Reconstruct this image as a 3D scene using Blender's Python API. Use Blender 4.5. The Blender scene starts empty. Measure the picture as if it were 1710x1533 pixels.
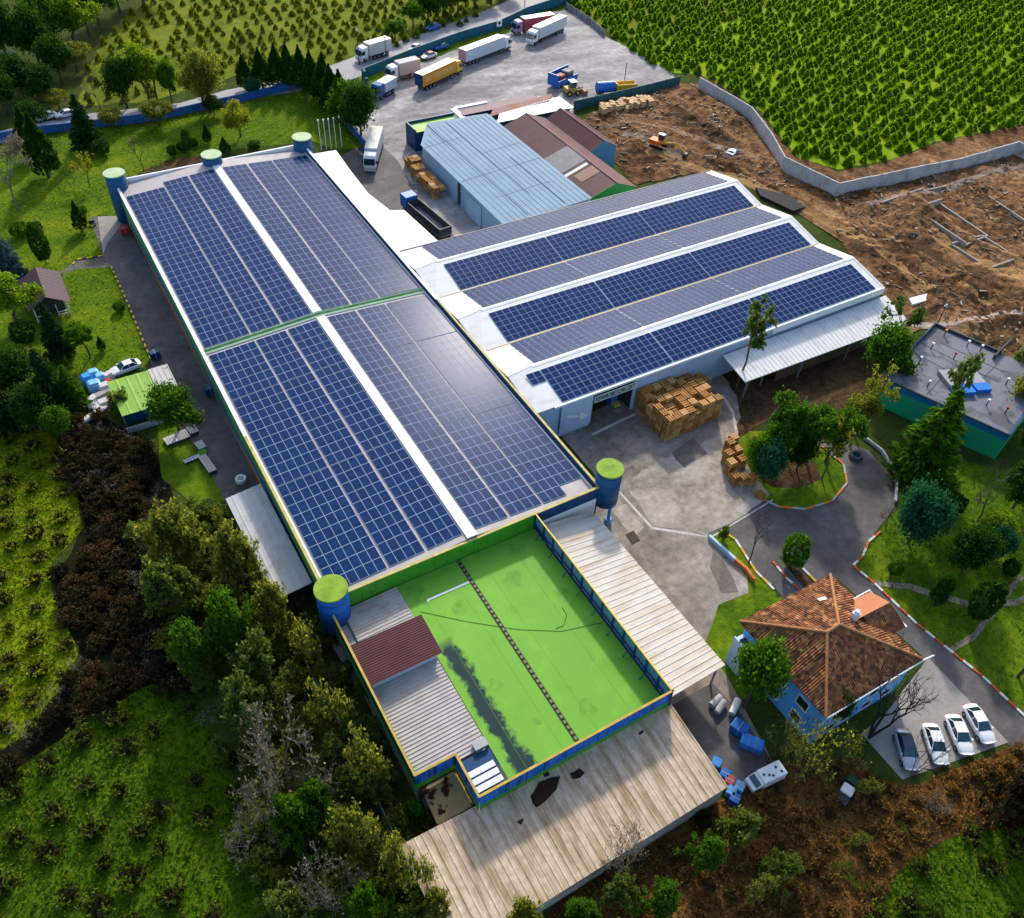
import bpy, bmesh, math, random
import numpy as np
from mathutils import Vector, Matrix, noise as mnoise
from mathutils.geometry import tessellate_polygon
C = bpy.context.scene.collection
scene = bpy.context.scene
rnd = random.Random(7)

# ------------------------------------------------------------------ camera
F_PX, YAW, PIT, ROLL = 1420.9725, 0.570837886, 0.790893792, 0.063185233
CAM = np.array([-12.6626, -36.6134, 83.12])
def _rot():
    cy, sy, cp, sp = math.cos(YAW), math.sin(YAW), math.cos(PIT), math.sin(PIT)
    f = np.array([sy*cp, cy*cp, -sp]); r = np.array([cy, -sy, 0.]); u = np.cross(r, f)
    cr, sr = math.cos(ROLL), math.sin(ROLL)
    return np.array([cr*r+sr*u, -sr*r+cr*u, f])
RM = _rot()
cam = bpy.data.cameras.new('camera'); cam.sensor_fit = 'HORIZONTAL'; cam.sensor_width = 36
cam.lens = F_PX/1710*36; cam.clip_end = 3000; cam.clip_start = 1
co = bpy.data.objects.new('camera', cam); C.objects.link(co)
m = Matrix.Identity(4)
for i in range(3):
    m[i][0], m[i][1], m[i][2], m[i][3] = RM[0][i], RM[1][i], -RM[2][i], CAM[i]
co.matrix_world = m; scene.camera = co

# ------------------------------------------------------------------ light
SUN_AZ, SUN_EL = 57.0, 32.0        # azimuth counted from +X towards +Y
SUN_STRENGTH, SKY_STRENGTH = 2.15, 0.15
w = bpy.data.worlds.new('World'); scene.world = w; w.use_nodes = True
nt = w.node_tree; bg = nt.nodes['Background']; sk = nt.nodes.new('ShaderNodeTexSky')
sk.sky_type = 'NISHITA'; sk.sun_disc = False
sk.sun_elevation = math.radians(SUN_EL); sk.sun_rotation = math.radians(90-SUN_AZ)
sk.air_density = 1.0; sk.dust_density = 2.0; sk.ozone_density = 1.0
nt.links.new(sk.outputs[0], bg.inputs[0]); bg.inputs[1].default_value = SKY_STRENGTH
sl = bpy.data.lights.new('sun', 'SUN'); sl.energy = SUN_STRENGTH; sl.angle = math.radians(3.5); sl.color = (1, .93, .82)
so = bpy.data.objects.new('sun', sl); C.objects.link(so)
d = Vector((math.cos(math.radians(SUN_AZ))*math.cos(math.radians(SUN_EL)), math.sin(math.radians(SUN_AZ))*math.cos(math.radians(SUN_EL)), math.sin(math.radians(SUN_EL))))
so.rotation_euler = d.to_track_quat('Z', 'Y').to_euler(); so.location = (60, 60, 120)
scene.view_settings.view_transform = 'Standard'; scene.view_settings.look = 'None'
scene.view_settings.exposure = 0.8; scene.view_settings.gamma = 1
scene.cycles.max_bounces = 6; scene.cycles.transparent_max_bounces = 4
scene.cycles.use_denoising = True

# ------------------------------------------------------------------ helpers
def G(u, v, z=0.0):
    """the world point at height z seen at photo pixel u, v"""
    dd = np.array([(u-855)/F_PX, -(v-766.5)/F_PX, 1.]) @ RM
    t = (z-CAM[2])/dd[2]
    p = CAM+t*dd
    return Vector((float(p[0]), float(p[1]), float(z)))
def proj(p):
    dd = RM @ (np.array(p)-CAM)
    return 855+F_PX*dd[0]/dd[2], 766.5-F_PX*dd[1]/dd[2], dd[2]
def hgt(top, base):
    b = G(*base); best = (1e9, 1)
    for k in range(2, 250):
        z = k*.1; pu, pv, _ = proj((b.x, b.y, z)); e = abs(pv-top[1])
        if e < best[0]: best = (e, z)
    return best[1]

class MB:
    def __init__(s): s.v = []; s.f = []; s.mi = []; s.uv = {}
    def face(s, pts, m=0):
        i = len(s.v); s.v += [tuple(p) for p in pts]; s.f.append(tuple(range(i, i+len(pts)))); s.mi.append(m)
    def box(s, x0, x1, y0, y1, z0, z1, m=0, M=None):
        c = [(x0,y0,z0),(x1,y0,z0),(x1,y1,z0),(x0,y1,z0),(x0,y0,z1),(x1,y0,z1),(x1,y1,z1),(x0,y1,z1)]
        if M is not None: c = [tuple(M @ Vector(p)) for p in c]
        i = len(s.v); s.v += c
        for q in ((3,2,1,0),(4,5,6,7),(0,1,5,4),(1,2,6,5),(2,3,7,6),(3,0,4,7)): s.f.append(tuple(i+k for k in q)); s.mi.append(m)
    def prism(s, poly, z0, z1, m=0, mtop=None):
        n = len(poly); i = len(s.v)
        a = sum(poly[k][0]*poly[(k+1) % n][1]-poly[(k+1) % n][0]*poly[k][1] for k in range(n))
        if a < 0: poly = list(reversed(poly))
        za = z0 if isinstance(z0, (list, tuple)) else [z0]*n; zb = z1 if isinstance(z1, (list, tuple)) else [z1]*n
        if a < 0: za = list(reversed(za)); zb = list(reversed(zb))
        s.v += [(p[0], p[1], z) for p, z in zip(poly, za)]+[(p[0], p[1], z) for p, z in zip(poly, zb)]
        for k in range(n):
            l = (k+1) % n; s.f.append((i+k, i+l, i+n+l, i+n+k)); s.mi.append(m)
        s.f.append(tuple(i+n+k for k in range(n))); s.mi.append(m if mtop is None else mtop)
        s.f.append(tuple(i+k for k in reversed(range(n)))); s.mi.append(m)
    def tube(s, p, q, r0, r1=None, n=8, m=0, cap=True):
        r1 = r0 if r1 is None else r1
        p, q = Vector(p), Vector(q); d = (q-p)
        if d.length < 1e-6: return
        d.normalize(); a = d.orthogonal().normalized(); b = d.cross(a); i = len(s.v)
        for c, r in ((p, r0), (q, r1)):
            for k in range(n):
                t = 2*math.pi*k/n; s.v.append(tuple(c+a*(r*math.cos(t))+b*(r*math.sin(t))))
        for k in range(n):
            l = (k+1) % n; s.f.append((i+k, i+l, i+n+l, i+n+k)); s.mi.append(m)
        if cap:
            s.f.append(tuple(i+n+k for k in range(n))); s.mi.append(m)
            s.f.append(tuple(i+k for k in reversed(range(n)))); s.mi.append(m)
    def corr(s, c00, c10, c11, c01, pitch, h, m=0, prof=((0, 0), (.72, 0), (.79, 1), (.93, 1), (1, 0))):
        """ribbed sheet: ribs run from edge c00-c10 to edge c01-c11, repeated along c00->c10"""
        c00, c10, c11, c01 = map(Vector, (c00, c10, c11, c01))
        L = (c10-c00).length; n = max(1, round(L/pitch)); nn = (c10-c00).cross(c01-c00).normalized()
        if nn.z < 0: nn = -nn
        ts = []
        for k in range(n):
            for a, b in prof[:-1]: ts.append(((k+a)/n, b))
        ts.append((1, 0)); i = len(s.v)
        for t, b in ts:
            s.v.append(tuple(c00.lerp(c10, t)+nn*(b*h))); s.v.append(tuple(c01.lerp(c11, t)+nn*(b*h)))
        for k in range(len(ts)-1):
            s.f.append((i+2*k, i+2*k+2, i+2*k+3, i+2*k+1)); s.mi.append(m)
    def build(s, name, mats, parent=None, off=(0, 0, 0), smooth=False, bevel=0):
        me = bpy.data.meshes.new(name)
        ox, oy, oz = off
        me.from_pydata([(x-ox, y-oy, z-oz) for x, y, z in s.v], [], s.f)
        for mm in (mats if isinstance(mats, (list, tuple)) else [mats]): me.materials.append(mm)
        me.polygons.foreach_set('material_index', s.mi)
        if smooth: me.polygons.foreach_set('use_smooth', [True]*len(s.f))
        me.update()
        return link(name, me, parent, off if parent is None else (0, 0, 0), bevel)
def link(name, me, parent=None, loc=(0, 0, 0), bevel=0):
    o = bpy.data.objects.new(name, me); C.objects.link(o); o.location = loc
    if parent is not None: o.parent = parent
    if bevel:
        b = o.modifiers.new('bevel', 'BEVEL'); b.width = bevel; b.segments = 2; b.limit_method = 'ANGLE'
    return o
def tag(o, label, cat, group=None, kind=None):
    o['label'] = label; o['category'] = cat
    if group: o['group'] = group
    if kind: o['kind'] = kind
    return o
def thing(name, label, cat, loc=(0, 0, 0), rz=0.0, group=None):
    o = bpy.data.objects.new(name, None); o.empty_display_size = .5; C.objects.link(o)
    o.location = loc; o.rotation_euler = (0, 0, rz)
    return tag(o, label, cat, group)
def copy_tree(o, parent=None):
    c = o.copy(); C.objects.link(c); c.parent = parent
    for ch in o.children: copy_tree(ch, c)
    return c
def npmesh(name, verts, faces_n, mats, mi=None, smooth=False):
    """verts (N,3), faces consecutive groups of faces_n"""
    me = bpy.data.meshes.new(name); n = len(verts); nf = n//faces_n
    me.vertices.add(n); me.vertices.foreach_set('co', np.asarray(verts, 'f').ravel())
    me.loops.add(n); me.loops.foreach_set('vertex_index', np.arange(n, dtype='i'))
    me.polygons.add(nf); me.polygons.foreach_set('loop_start', np.arange(0, n, faces_n, dtype='i'))
    me.polygons.foreach_set('loop_total', np.full(nf, faces_n, 'i'))
    for mm in (mats if isinstance(mats, (list, tuple)) else [mats]): me.materials.append(mm)
    if mi is not None: me.polygons.foreach_set('material_index', np.asarray(mi, 'i'))
    me.update(calc_edges=True); me.validate()
    return me

# ------------------------------------------------------------------ materials
def _nodes(name):
    mt = bpy.data.materials.new(name); mt.use_nodes = True; n = mt.node_tree
    n.nodes['Principled BSDF'].inputs['Specular IOR Level'].default_value = .12
    return mt, n, n.nodes['Principled BSDF']
def rgb(c): return (c[0], c[1], c[2], 1)
def _noise(n, scale, detail=6, rough=.6, vec=None, dist=0):
    t = n.nodes.new('ShaderNodeTexNoise'); t.inputs['Scale'].default_value = scale; t.inputs['Detail'].default_value = detail
    t.inputs['Roughness'].default_value = rough; t.inputs['Distortion'].default_value = dist
    if vec is not None: n.links.new(vec, t.inputs['Vector'])
    return t.outputs['Fac']
def _ramp(n, fac, stops):
    r = n.nodes.new('ShaderNodeValToRGB'); e = r.color_ramp.elements
    while len(e) < len(stops): e.new(.5)
    for k, (p, c) in enumerate(stops): e[k].position = p; e[k].color = rgb(c)
    n.links.new(fac, r.inputs[0]); return r.outputs[0]
def _mix(n, fac, a, b, mode='MIX'):
    x = n.nodes.new('ShaderNodeMix'); x.data_type = 'RGBA'; x.blend_type = mode
    for sock, val in ((x.inputs[0], fac), (x.inputs[6], a), (x.inputs[7], b)):
        if isinstance(val, (int, float)): sock.default_value = val
        elif isinstance(val, tuple): sock.default_value = rgb(val)
        else: n.links.new(val, sock)
    return x.outputs[2]
def _step(n, v, lo, hi):
    x = n.nodes.new('ShaderNodeMapRange'); x.inputs[1].default_value = lo; x.inputs[2].default_value = hi; n.links.new(v, x.inputs[0]); return x.outputs[0]
def _pos(n, scale=(1, 1, 1), rz=0):
    g = n.nodes.new('ShaderNodeNewGeometry'); mp = n.nodes.new('ShaderNodeMapping'); mp.inputs['Scale'].default_value = scale
    mp.inputs['Rotation'].default_value = (0, 0, rz)
    n.links.new(g.outputs['Position'], mp.inputs['Vector']); return mp.outputs[0]
def _bump(n, b, h, strength, dist=.1):
    x = n.nodes.new('ShaderNodeBump'); x.inputs['Strength'].default_value = strength; x.inputs['Distance'].default_value = dist
    n.links.new(h, x.inputs['Height']); n.links.new(x.outputs[0], b.inputs['Normal'])
def mat(name, c, rough=.6, var=.12, scale=1.5, dirt=None, dirt_scale=.35, dirt_amt=(.55, .75), stretch=(1, 1, 1), bump=0, bscale=8, metal=0, spec=.2, coat=0, rz=0):
    """plain surface: tone variation + optional wear patches with their own colour"""
    mt, n, b = _nodes(name); P = _pos(n)
    col = _ramp(n, _noise(n, scale, 5, .6, P), [(.3, tuple(x*(1-var) for x in c)), (.7, tuple(min(1, x*(1+var)) for x in c))])
    if dirt:
        f = _step(n, _noise(n, dirt_scale, 8, .65, _pos(n, stretch, rz)), *dirt_amt); col = _mix(n, f, col, dirt)
    n.links.new(col, b.inputs['Base Color']); b.inputs['Roughness'].default_value = rough; b.inputs['Metallic'].default_value = metal
    b.inputs['Specular IOR Level'].default_value = spec; b.inputs['Coat Weight'].default_value = coat
    if bump: _bump(n, b, _noise(n, bscale, 4, .6, P), bump)
    return mt
def soil(name, cs, scale=.25, fine=3.0, bump=.6, rough=.95, spec=.04, stretch=(1, 1, 1), rz=0, bscale=2.5, bdist=.3, mixf=.5):
    """ground: broad patches of the colours cs broken up by finer noise"""
    mt, n, b = _nodes(name); P = _pos(n, stretch, rz); P0 = _pos(n)
    a = _noise(n, scale, 8, .62, P, .4); f = _noise(n, fine, 8, .7, P0)
    ad = n.nodes.new('ShaderNodeMix'); ad.data_type = 'FLOAT'; ad.inputs[0].default_value = mixf
    n.links.new(a, ad.inputs[2]); n.links.new(f, ad.inputs[3])
    k = len(cs); stops = [(.34+.32*i/(k-1), c) for i, c in enumerate(cs)]
    n.links.new(_ramp(n, ad.outputs[0], stops), b.inputs['Base Color'])
    b.inputs['Roughness'].default_value = rough; b.inputs['Specular IOR Level'].default_value = spec
    if bump: _bump(n, b, _noise(n, bscale, 8, .7, P0), bump, bdist)
    return mt
def leaf(name, cs, trans=.35, rough=.55):
    """leaves: every leaf (mesh island) takes its own tone"""
    mt, n, b = _nodes(name); g = n.nodes.new('ShaderNodeNewGeometry'); k = len(cs)
    col = _ramp(n, g.outputs['Random Per Island'], [(i/(k-1), c) for i, c in enumerate(cs)])
    n.links.new(col, b.inputs['Base Color']); b.inputs['Roughness'].default_value = rough; b.inputs['Specular IOR Level'].default_value = .04
    if trans:
        t = n.nodes.new('ShaderNodeBsdfTranslucent'); mx = n.nodes.new('ShaderNodeMixShader'); mx.inputs[0].default_value = trans
        br = _mix(n, 1.0, col, (1.5, 1.5, .8), 'MULTIPLY')
        n.links.new(br, t.inputs[0]); n.links.new(b.outputs[0], mx.inputs[1]); n.links.new(t.outputs[0], mx.inputs[2])
        n.links.new(mx.outputs[0], n.nodes['Material Output'].inputs[0])
    return mt
def flat(name, c, rough=.5, **k): return mat(name, c, rough, var=.05, **k)

WHITE = flat('white_paint', (.8, .8, .79), .45)
ROOFWHITE = mat('white_sheet_metal', (.8, .8, .77), .5, .04, .6, dirt=(.55, .53, .48), dirt_scale=.5, dirt_amt=(.62, .85))
BLACK = flat('black_rubber', (.015, .015, .016), .8)
GLASS = flat('dark_glass', (.012, .03, .045), .08, spec=.8)
TEALGLASS = flat('teal_glass', (.02, .09, .11), .07, spec=.8)
STEEL = flat('grey_steel', (.3, .31, .32), .45, metal=.4)
DARKSTEEL = flat('dark_steel', (.05, .055, .065), .5)
WOOD = mat('pale_timber', (.56, .26, .065), .8, .3, .9, dirt=(.32, .13, .03), dirt_scale=.8, dirt_amt=(.5, .7))
WOODD = mat('brown_timber', (.22, .095, .028), .85, .3, 2)
BLUE = mat('blue_paint', (.02, .13, .45), .4, .15, .8)
DKBLUE = mat('dark_blue_paint', (.008, .05, .14), .5, .15, .6, dirt=(.02, .05, .07), dirt_scale=.6)
ORANGE = flat('orange_paint', (.75, .28, .02), .45)
YELLOW = flat('yellow_paint', (.72, .5, .06), .5)
RED = flat('red_paint', (.45, .03, .02), .5)
LIME = mat('green_roof_paint', (.29, .55, .07), .55, .1, .25, dirt=(.20, .40, .05), dirt_scale=.3, dirt_amt=(.5, .75))
GREEN = mat('green_paint', (.06, .30, .02), .4, .15, .4)
MAROON = mat('maroon_sheet', (.11, .035, .035), .5, .15, .6)
BARK = flat('bark', (.09, .065, .045), .9)
GREYBARK = flat('grey_bark', (.2, .165, .13), .9)
CONC = mat('pale_concrete', (.43, .43, .43), .85, .15, .8, dirt=(.2, .2, .2), dirt_scale=.4, stretch=(1, 1, .3), dirt_amt=(.5, .75))
# ------------------------------------------------------------------ ground
def wpoly(px, z=0): return [G(u, v, z) for u, v in px]
def inside(x, y, poly):
    c = False; j = len(poly)-1
    for i in range(len(poly)):
        xi, yi, xj, yj = poly[i][0], poly[i][1], poly[j][0], poly[j][1]
        if (yi > y) != (yj > y) and x < (xj-xi)*(y-yi)/(yj-yi)+xi: c = not c
        j = i
    return c
def rough_edge(P, jit, step=1.5, seed=0):
    out = []
    for i in range(len(P)):
        a, b = P[i], P[(i+1) % len(P)]; L = math.hypot(b[0]-a[0], b[1]-a[1]); n = max(1, int(L/step)) if jit else 1
        for k in range(n):
            t = k/n; x, y = a[0]+(b[0]-a[0])*t, a[1]+(b[1]-a[1])*t
            if jit:
                v = mnoise.noise_vector((x*.35, y*.35, seed))+mnoise.noise_vector((x*1.3, y*1.3, seed+5))*.5
                x += v.x*jit; y += v.y*jit
            out.append((x, y))
    return out
LAYER = [0]
def patch(name, px, material, label, jit=0, world=False, kind='structure', cat=None):
    LAYER[0] += 1; z = .0015*LAYER[0]
    P = [(p[0], p[1]) for p in (px if world else wpoly(px))]
    P = rough_edge(P, jit, seed=LAYER[0])
    tri = tessellate_polygon([[Vector((x, y, 0)) for x, y in P]])
    me = bpy.data.meshes.new(name); fs = []
    for t in tri:
        a, b, c = (P[k] for k in t)
        cr = (b[0]-a[0])*(c[1]-a[1])-(b[1]-a[1])*(c[0]-a[0]); fs.append(tuple(t) if cr > 0 else tuple(reversed(t)))
    me.from_pydata([(x, y, z) for x, y in P], [], fs); me.materials.append(material)
    o = link(name, me); tag(o, label, cat or name.replace('_', ' '), None, kind); return o, P, z
def zl(): return .0015*LAYER[0]

ROUGHGRASS = soil('rough_ground', [(.016, .026, .006), (.035, .06, .010), (.06, .085, .016), (.05, .045, .02)], .12, 1.6, .8)
LAWN = soil('lawn_grass', [(.018, .05, .004), (.06, .125, .006), (.13, .20, .008), (.24, .27, .016)], .11, 1.2, .9, bscale=3, bdist=.25, mixf=.4)
FIELD_BRIGHT = soil('bright_field_grass', [(.035, .07, .004), (.11, .17, .006), (.20, .27, .008), (.30, .30, .02)], .18, 1.5, .9, bscale=2.2)
FIELD_DARK = soil('dark_field_grass', [(.016, .042, .003), (.045, .10, .005), (.085, .16, .006), (.13, .18, .01)], .12, 1.5, .9, bscale=2.2)
FIELD_YELLOW = soil('yellow_field_grass', [(.04, .06, .008), (.10, .14, .012), (.19, .22, .016), (.20, .16, .05)], .10, 1.1, .9, bscale=1.8)
FIELD_LIME = soil('lime_field_grass', [(.07, .15, .004), (.16, .27, .006), (.25, .36, .008), (.32, .36, .012)], .06, 1.1, .9, bscale=1.8)
ASPHALT = soil('asphalt', [(.050, .044, .043), (.085, .076, .074), (.12, .109, .104), (.19, .172, .16)], .13, .9, .12, .8, .3, bscale=20, bdist=.02, mixf=.4)
YARDC = soil('stained_yard_concrete', [(.085, .068, .055), (.185, .152, .125), (.30, .252, .21), (.46, .40, .34)], .12, .8, .1, .8, .3, bscale=14, bdist=.02, mixf=.45)
WETYARD = soil('worn_wet_yard', [(.10, .092, .095), (.20, .187, .188), (.33, .31, .305), (.58, .55, .52)], .10, .6, .3, .75, .1, stretch=(.5, 1.6, 1), rz=.6, bscale=3, bdist=.05, mixf=.4)
ROADM = soil('pale_road', [(.22, .21, .22), (.3, .29, .3), (.36, .35, .36)], .1, 1, .1, .75, .3, bscale=14, bdist=.02)
PADM = soil('parking_concrete', [(.22, .2, .18), (.31, .285, .26), (.37, .345, .32)], .15, 1.5, .08, .85, .3, bscale=14, bdist=.02)
DIRT = soil('brown_soil', [(.028, .014, .007), (.11, .054, .025), (.26, .14, .064), (.52, .33, .18)], .075, .8, 1.0, stretch=(1.2, .7, 1), rz=-.5, bscale=1.7, bdist=.4, mixf=.5)
DIRT2 = soil('dark_soil', [(.025, .016, .01), (.06, .035, .02), (.12, .07, .035), (.17, .10, .055)], .2, 1.3, 1.0, bscale=2, bdist=.4)
SAND = soil('ochre_track_soil', [(.2, .11, .04), (.32, .18, .07), (.42, .26, .11)], .15, 1.2, .5, bscale=3)
BRACKEN = soil('dead_bracken_ground', [(.03, .018, .007), (.10, .052, .018), (.24, .115, .034), (.12, .10, .02)], .16, 1.6, 1.0, bscale=2, bdist=.4)
DARKSCRUB = soil('dark_scrub_ground', [(.006, .008, .003), (.014, .016, .006), (.03, .024, .012)], .2, 1.6, 1.0, bscale=2, bdist=.4)
STONEP = soil('stone_path', [(.12, .1, .07), (.24, .2, .15), (.36, .31, .25)], 1.2, 3, .4)
WHITELINE = mat('worn_line_paint', (.55, .51, .47), .8, .1, 2, dirt=(.36, .32, .28), dirt_scale=.8, dirt_amt=(.45, .65))

g = MB(); g.face([(-500, -300, 0), (700, -300, 0), (700, 800, 0), (-500, 800, 0)])
tag(g.build('ground', ROUGHGRASS), 'dark green rough ground under the whole place', 'ground', None, 'structure')

# fields and lawns
TLF = [(130, 178), (140, 130), (165, 80), (195, 42), (240, 5), (300, -50), (420, -60), (850, -60), (835, 0), (780, 40), (660, 80), (590, 100), (545, 112), (420, 118), (360, 140), (250, 168)]
patch('plantation_field', TLF, FIELD_YELLOW, 'yellowish grass of the young plantation above the road', .8, cat='field')
TRF = [(950, 0), (930, -60), (1800, -60), (1800, 190), (1712, 206), (1560, 238), (1480, 268), (1400, 284), (1330, 262), (1275, 190), (1240, 165), (1168, 124), (1120, 122), (1060, 90)]
_, TRP, _ = patch('plantation_field', TRF, FIELD_LIME, 'lime green grass of the big plantation behind the concrete wall', .6, cat='field')
patch('yellow_field', [(950, 0), (930, -60), (1330, -60), (1270, 20), (1130, 60), (1060, 86), (1010, 50)], FIELD_YELLOW, 'yellow grass in the corner of the big plantation beside the lorry yard', 1.5, cat='field')
LF1 = [(-60, 690), (40, 700), (95, 735), (118, 800), (140, 880), (88, 935), (82, 980), (108, 1030), (128, 1090), (100, 1160), (55, 1215), (-60, 1300)]
patch('spoil_strip', [(1168, 124), (1200, 140), (1250, 175), (1290, 215), (1330, 262), (1400, 286), (1480, 270), (1560, 240), (1712, 206), (1800, 190), (1800, 262), (1700, 262), (1500, 308), (1395, 329), (1303, 285), (1280, 240), (1250, 200), (1165, 150)], DIRT, 'brown spoil strip between the concrete wall and the plantation', .7, cat='soil')
_, LF1P, _ = patch('hazel_field', LF1, FIELD_BRIGHT, 'bright yellow-green grassy field at the left edge of the photo', .5, cat='field')
LF2 = [(-60, 1345), (60, 1260), (160, 1195), (250, 1140), (330, 1180), (385, 1280), (420, 1400), (500, 1590), (-60, 1590)]
_, LF2P, _ = patch('hazel_field', LF2, FIELD_DARK, 'dark green grassy field in the bottom left corner', .5, cat='field')
RF = [(1520, 1440), (1600, 1385), (1780, 1380), (1780, 1590), (1380, 1590), (1470, 1520)]
_, RFP, _ = patch('hazel_field', RF, FIELD_DARK, 'dark green grassy field in the bottom right corner', .6, cat='field')
SCR = [(100, 735), (150, 690), (250, 735), (300, 850), (250, 900), (240, 990), (330, 1160), (255, 1140), (150, 1200), (-60, 1345), (-60, 1300), (60, 1210), (135, 1100), (110, 1030), (85, 965), (142, 880)]
_, SCRP, _ = patch('scrub_ground', SCR, DARKSCRUB, 'near-black bramble ground between the two left fields', .5, cat='scrub ground')
BRK = [(1260, 1285), (1430, 1260), (1460, 1300), (1520, 1312), (1690, 1250), (1790, 1240), (1790, 1380), (1600, 1388), (1520, 1440), (1450, 1530), (1390, 1590), (860, 1590), (930, 1510), (1100, 1400), (1240, 1310)]
_, BRKP, _ = patch('bracken_ground', BRK, BRACKEN, 'rusty brown dead bracken ground below the parking bay', .5, cat='bracken ground')
_, LAWNP, _ = patch('lawn', [(-20, 250), (78, 225), (190, 207), (300, 188), (420, 167), (505, 146), (540, 165), (612, 246), (560, 250), (520, 235), (350, 255), (200, 310), (200, 360), (165, 362), (172, 428), (185, 445), (250, 600), (200, 660), (90, 640), (-20, 600)], LAWN, 'bright green lawn of the park left of the big hall', .25)
_, LAWN2P, _ = patch('lawn', [(1424, 945), (1448, 905), (1470, 885), (1500, 850), (1498, 790), (1560, 760), (1760, 800), (1760, 1260), (1712, 1195), (1640, 1130), (1530, 1040)], LAWN, 'shady green lawn with stone paths right of the tiled house', .25)
patch('lawn', [(1180, 1010), (1290, 975), (1300, 1000), (1400, 965), (1240, 1060), (1290, 1130), (1230, 1180), (1170, 1080)], LAWN, 'small green lawn around the tiled blue house', .2)
patch('lawn', [(255, 640), (300, 625), (350, 720), (385, 830), (340, 855), (270, 800)], LAWN, 'narrow green strip beside the left service road', .3)
patch('lawn', [(600, 128), (690, 92), (840, 45), (850, 52), (770, 80), (700, 105), (640, 140), (605, 160)], LAWN, 'grass verge between the teal wall and the parked lorries', .25)

# dirt and paving
YT = [(612, 160), (640, 142), (700, 106), (765, 82), (850, 54), (900, 22), (965, 15), (1010, 60), (1060, 85), (1120, 120), (1132, 140), (960, 183), (940, 300), (850, 390), (690, 420), (565, 262), (612, 248), (590, 200)]
patch('lorry_yard', YT, WETYARD, 'pale worn lorry yard with wet streaks behind the halls', .5, cat='yard')
patch('shaded_asphalt', [(565, 262), (625, 235), (660, 262), (700, 330), (760, 395), (690, 420)], ASPHALT, 'grey asphalt lane between the white canopy and the blue warehouse', .3, cat='asphalt')
patch('asphalt_road', [(150, 362), (205, 362), (450, 820), (380, 845), (352, 790), (262, 640), (250, 600), (186, 446), (125, 450), (100, 460), (98, 455), (128, 434), (172, 428)], ASPHALT, 'dark asphalt service road along the left side of the big hall', .05, cat='road')
patch('path', [(163, 362), (200, 360), (204, 372), (178, 408), (172, 426)], PADM, 'pale concrete square at the far end of the left service road', 0)
patch('road', [(-60, 232), (60, 206), (150, 190), (300, 172), (380, 150), (470, 132), (530, 118), (600, 92), (700, 58), (800, 22), (900, -20), (950, -60), (1010, -60), (930, 2), (880, 22), (740, 66), (690, 90), (600, 128), (545, 146), (420, 164), (270, 190), (75, 212), (-60, 262)], ROADM, 'pale grey country road running along the top of the photo', .15)
YR = [(930, 720), (985, 690), (1190, 600), (1250, 660), (1228, 740), (1262, 830), (1284, 836), (1182, 898), (1195, 905), (1290, 975), (1200, 1010), (1175, 1080), (1215, 1130), (1300, 1290), (1180, 1330), (1120, 1180), (990, 870), (1000, 800)]
patch('yard', YR, YARDC, 'stained concrete yard between the solar halls and the timber stacks', .08)
LANE = [(1200, 835), (1290, 833), (1262, 790), (1300, 700), (1380, 690), (1402, 735), (1450, 752), (1490, 795), (1495, 845), (1462, 890), (1424, 945), (1530, 1042), (1640, 1130), (1760, 1230), (1760, 1300), (1690, 1250), (1545, 1100), (1400, 968), (1310, 1002), (1290, 975), (1182, 898)]
patch('lane', LANE, ASPHALT, 'curving dark asphalt lane around the island and past the tiled house', .08)
patch('dark_asphalt', [(1120, 1178), (1190, 1140), (1235, 1190), (1300, 1285), (1215, 1312)], ASPHALT, 'dark asphalt patch under the canopy end beside the blue bundles', .1, cat='asphalt')
patch('parking_pad', [(1438, 1225), (1480, 1190), (1550, 1098), (1684, 1240), (1506, 1302)], PADM, 'concrete parking pad under the row of four cars', .03)
_, ISL, _ = patch('island_bed', [(1216, 760), (1262, 828), (1300, 846), (1345, 850), (1390, 836), (1414, 806), (1408, 775), (1370, 745), (1300, 720), (1240, 720)], LAWN, 'round grassy traffic island under the pine clump', .05, cat='island')
patch('island_soil', [(1268, 800), (1290, 770), (1360, 770), (1372, 800), (1330, 815), (1290, 815)], DIRT2, 'bare brown soil under the trees of the traffic island', .4, cat='soil')
patch('verge', [(1183, 899), (1200, 885), (1225, 900), (1264, 958), (1290, 984), (1250, 1000), (1248, 965), (1230, 940)], LAWN, 'grass verge behind the pale blue kerb wall in the yard', .06)
patch('verge', [(1290, 935), (1312, 925), (1362, 972), (1340, 985)], DIRT2, 'narrow planted strip with a small tree beside the house lane', .05)
patch('garden_path', [(1330, 1000), (1344, 985), (1300, 930), (1285, 935)], ASPHALT, 'dark asphalt ramp beside the tiled roof', .03, cat='path')
for px in ([(1030, 815), (1090, 880), (1180, 895), (1181, 898), (1088, 884), (1028, 817)], [(1140, 872), (1141, 873), (1190, 792), (1189, 791)], [(1204, 660), (1222, 690), (1230, 738), (1234, 737), (1226, 688), (1208, 658)], [(1182, 899), (1290, 834), (1291, 836), (1184, 901)], [(988, 724), (1060, 690), (1062, 693), (990, 728)]):
    patch('road_line', px, WHITELINE, 'thin pale line across the stained yard concrete', 0)
SLAB_L = soil('pale_slab_concrete', [(.15, .122, .098), (.33, .28, .235), (.52, .455, .39)], .16, .9, .1, .85, .03, bscale=14, bdist=.02)  # paler concrete tone for two patches of the yard
SLAB_D = soil('oily_and_shadow_slab', [(.10, .083, .07), (.17, .143, .12), (.25, .215, .18)], .3, 1.1, .1, .85, .03, bscale=14, bdist=.02)  # oil stain tone, reused for a painted wall shadow
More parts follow.
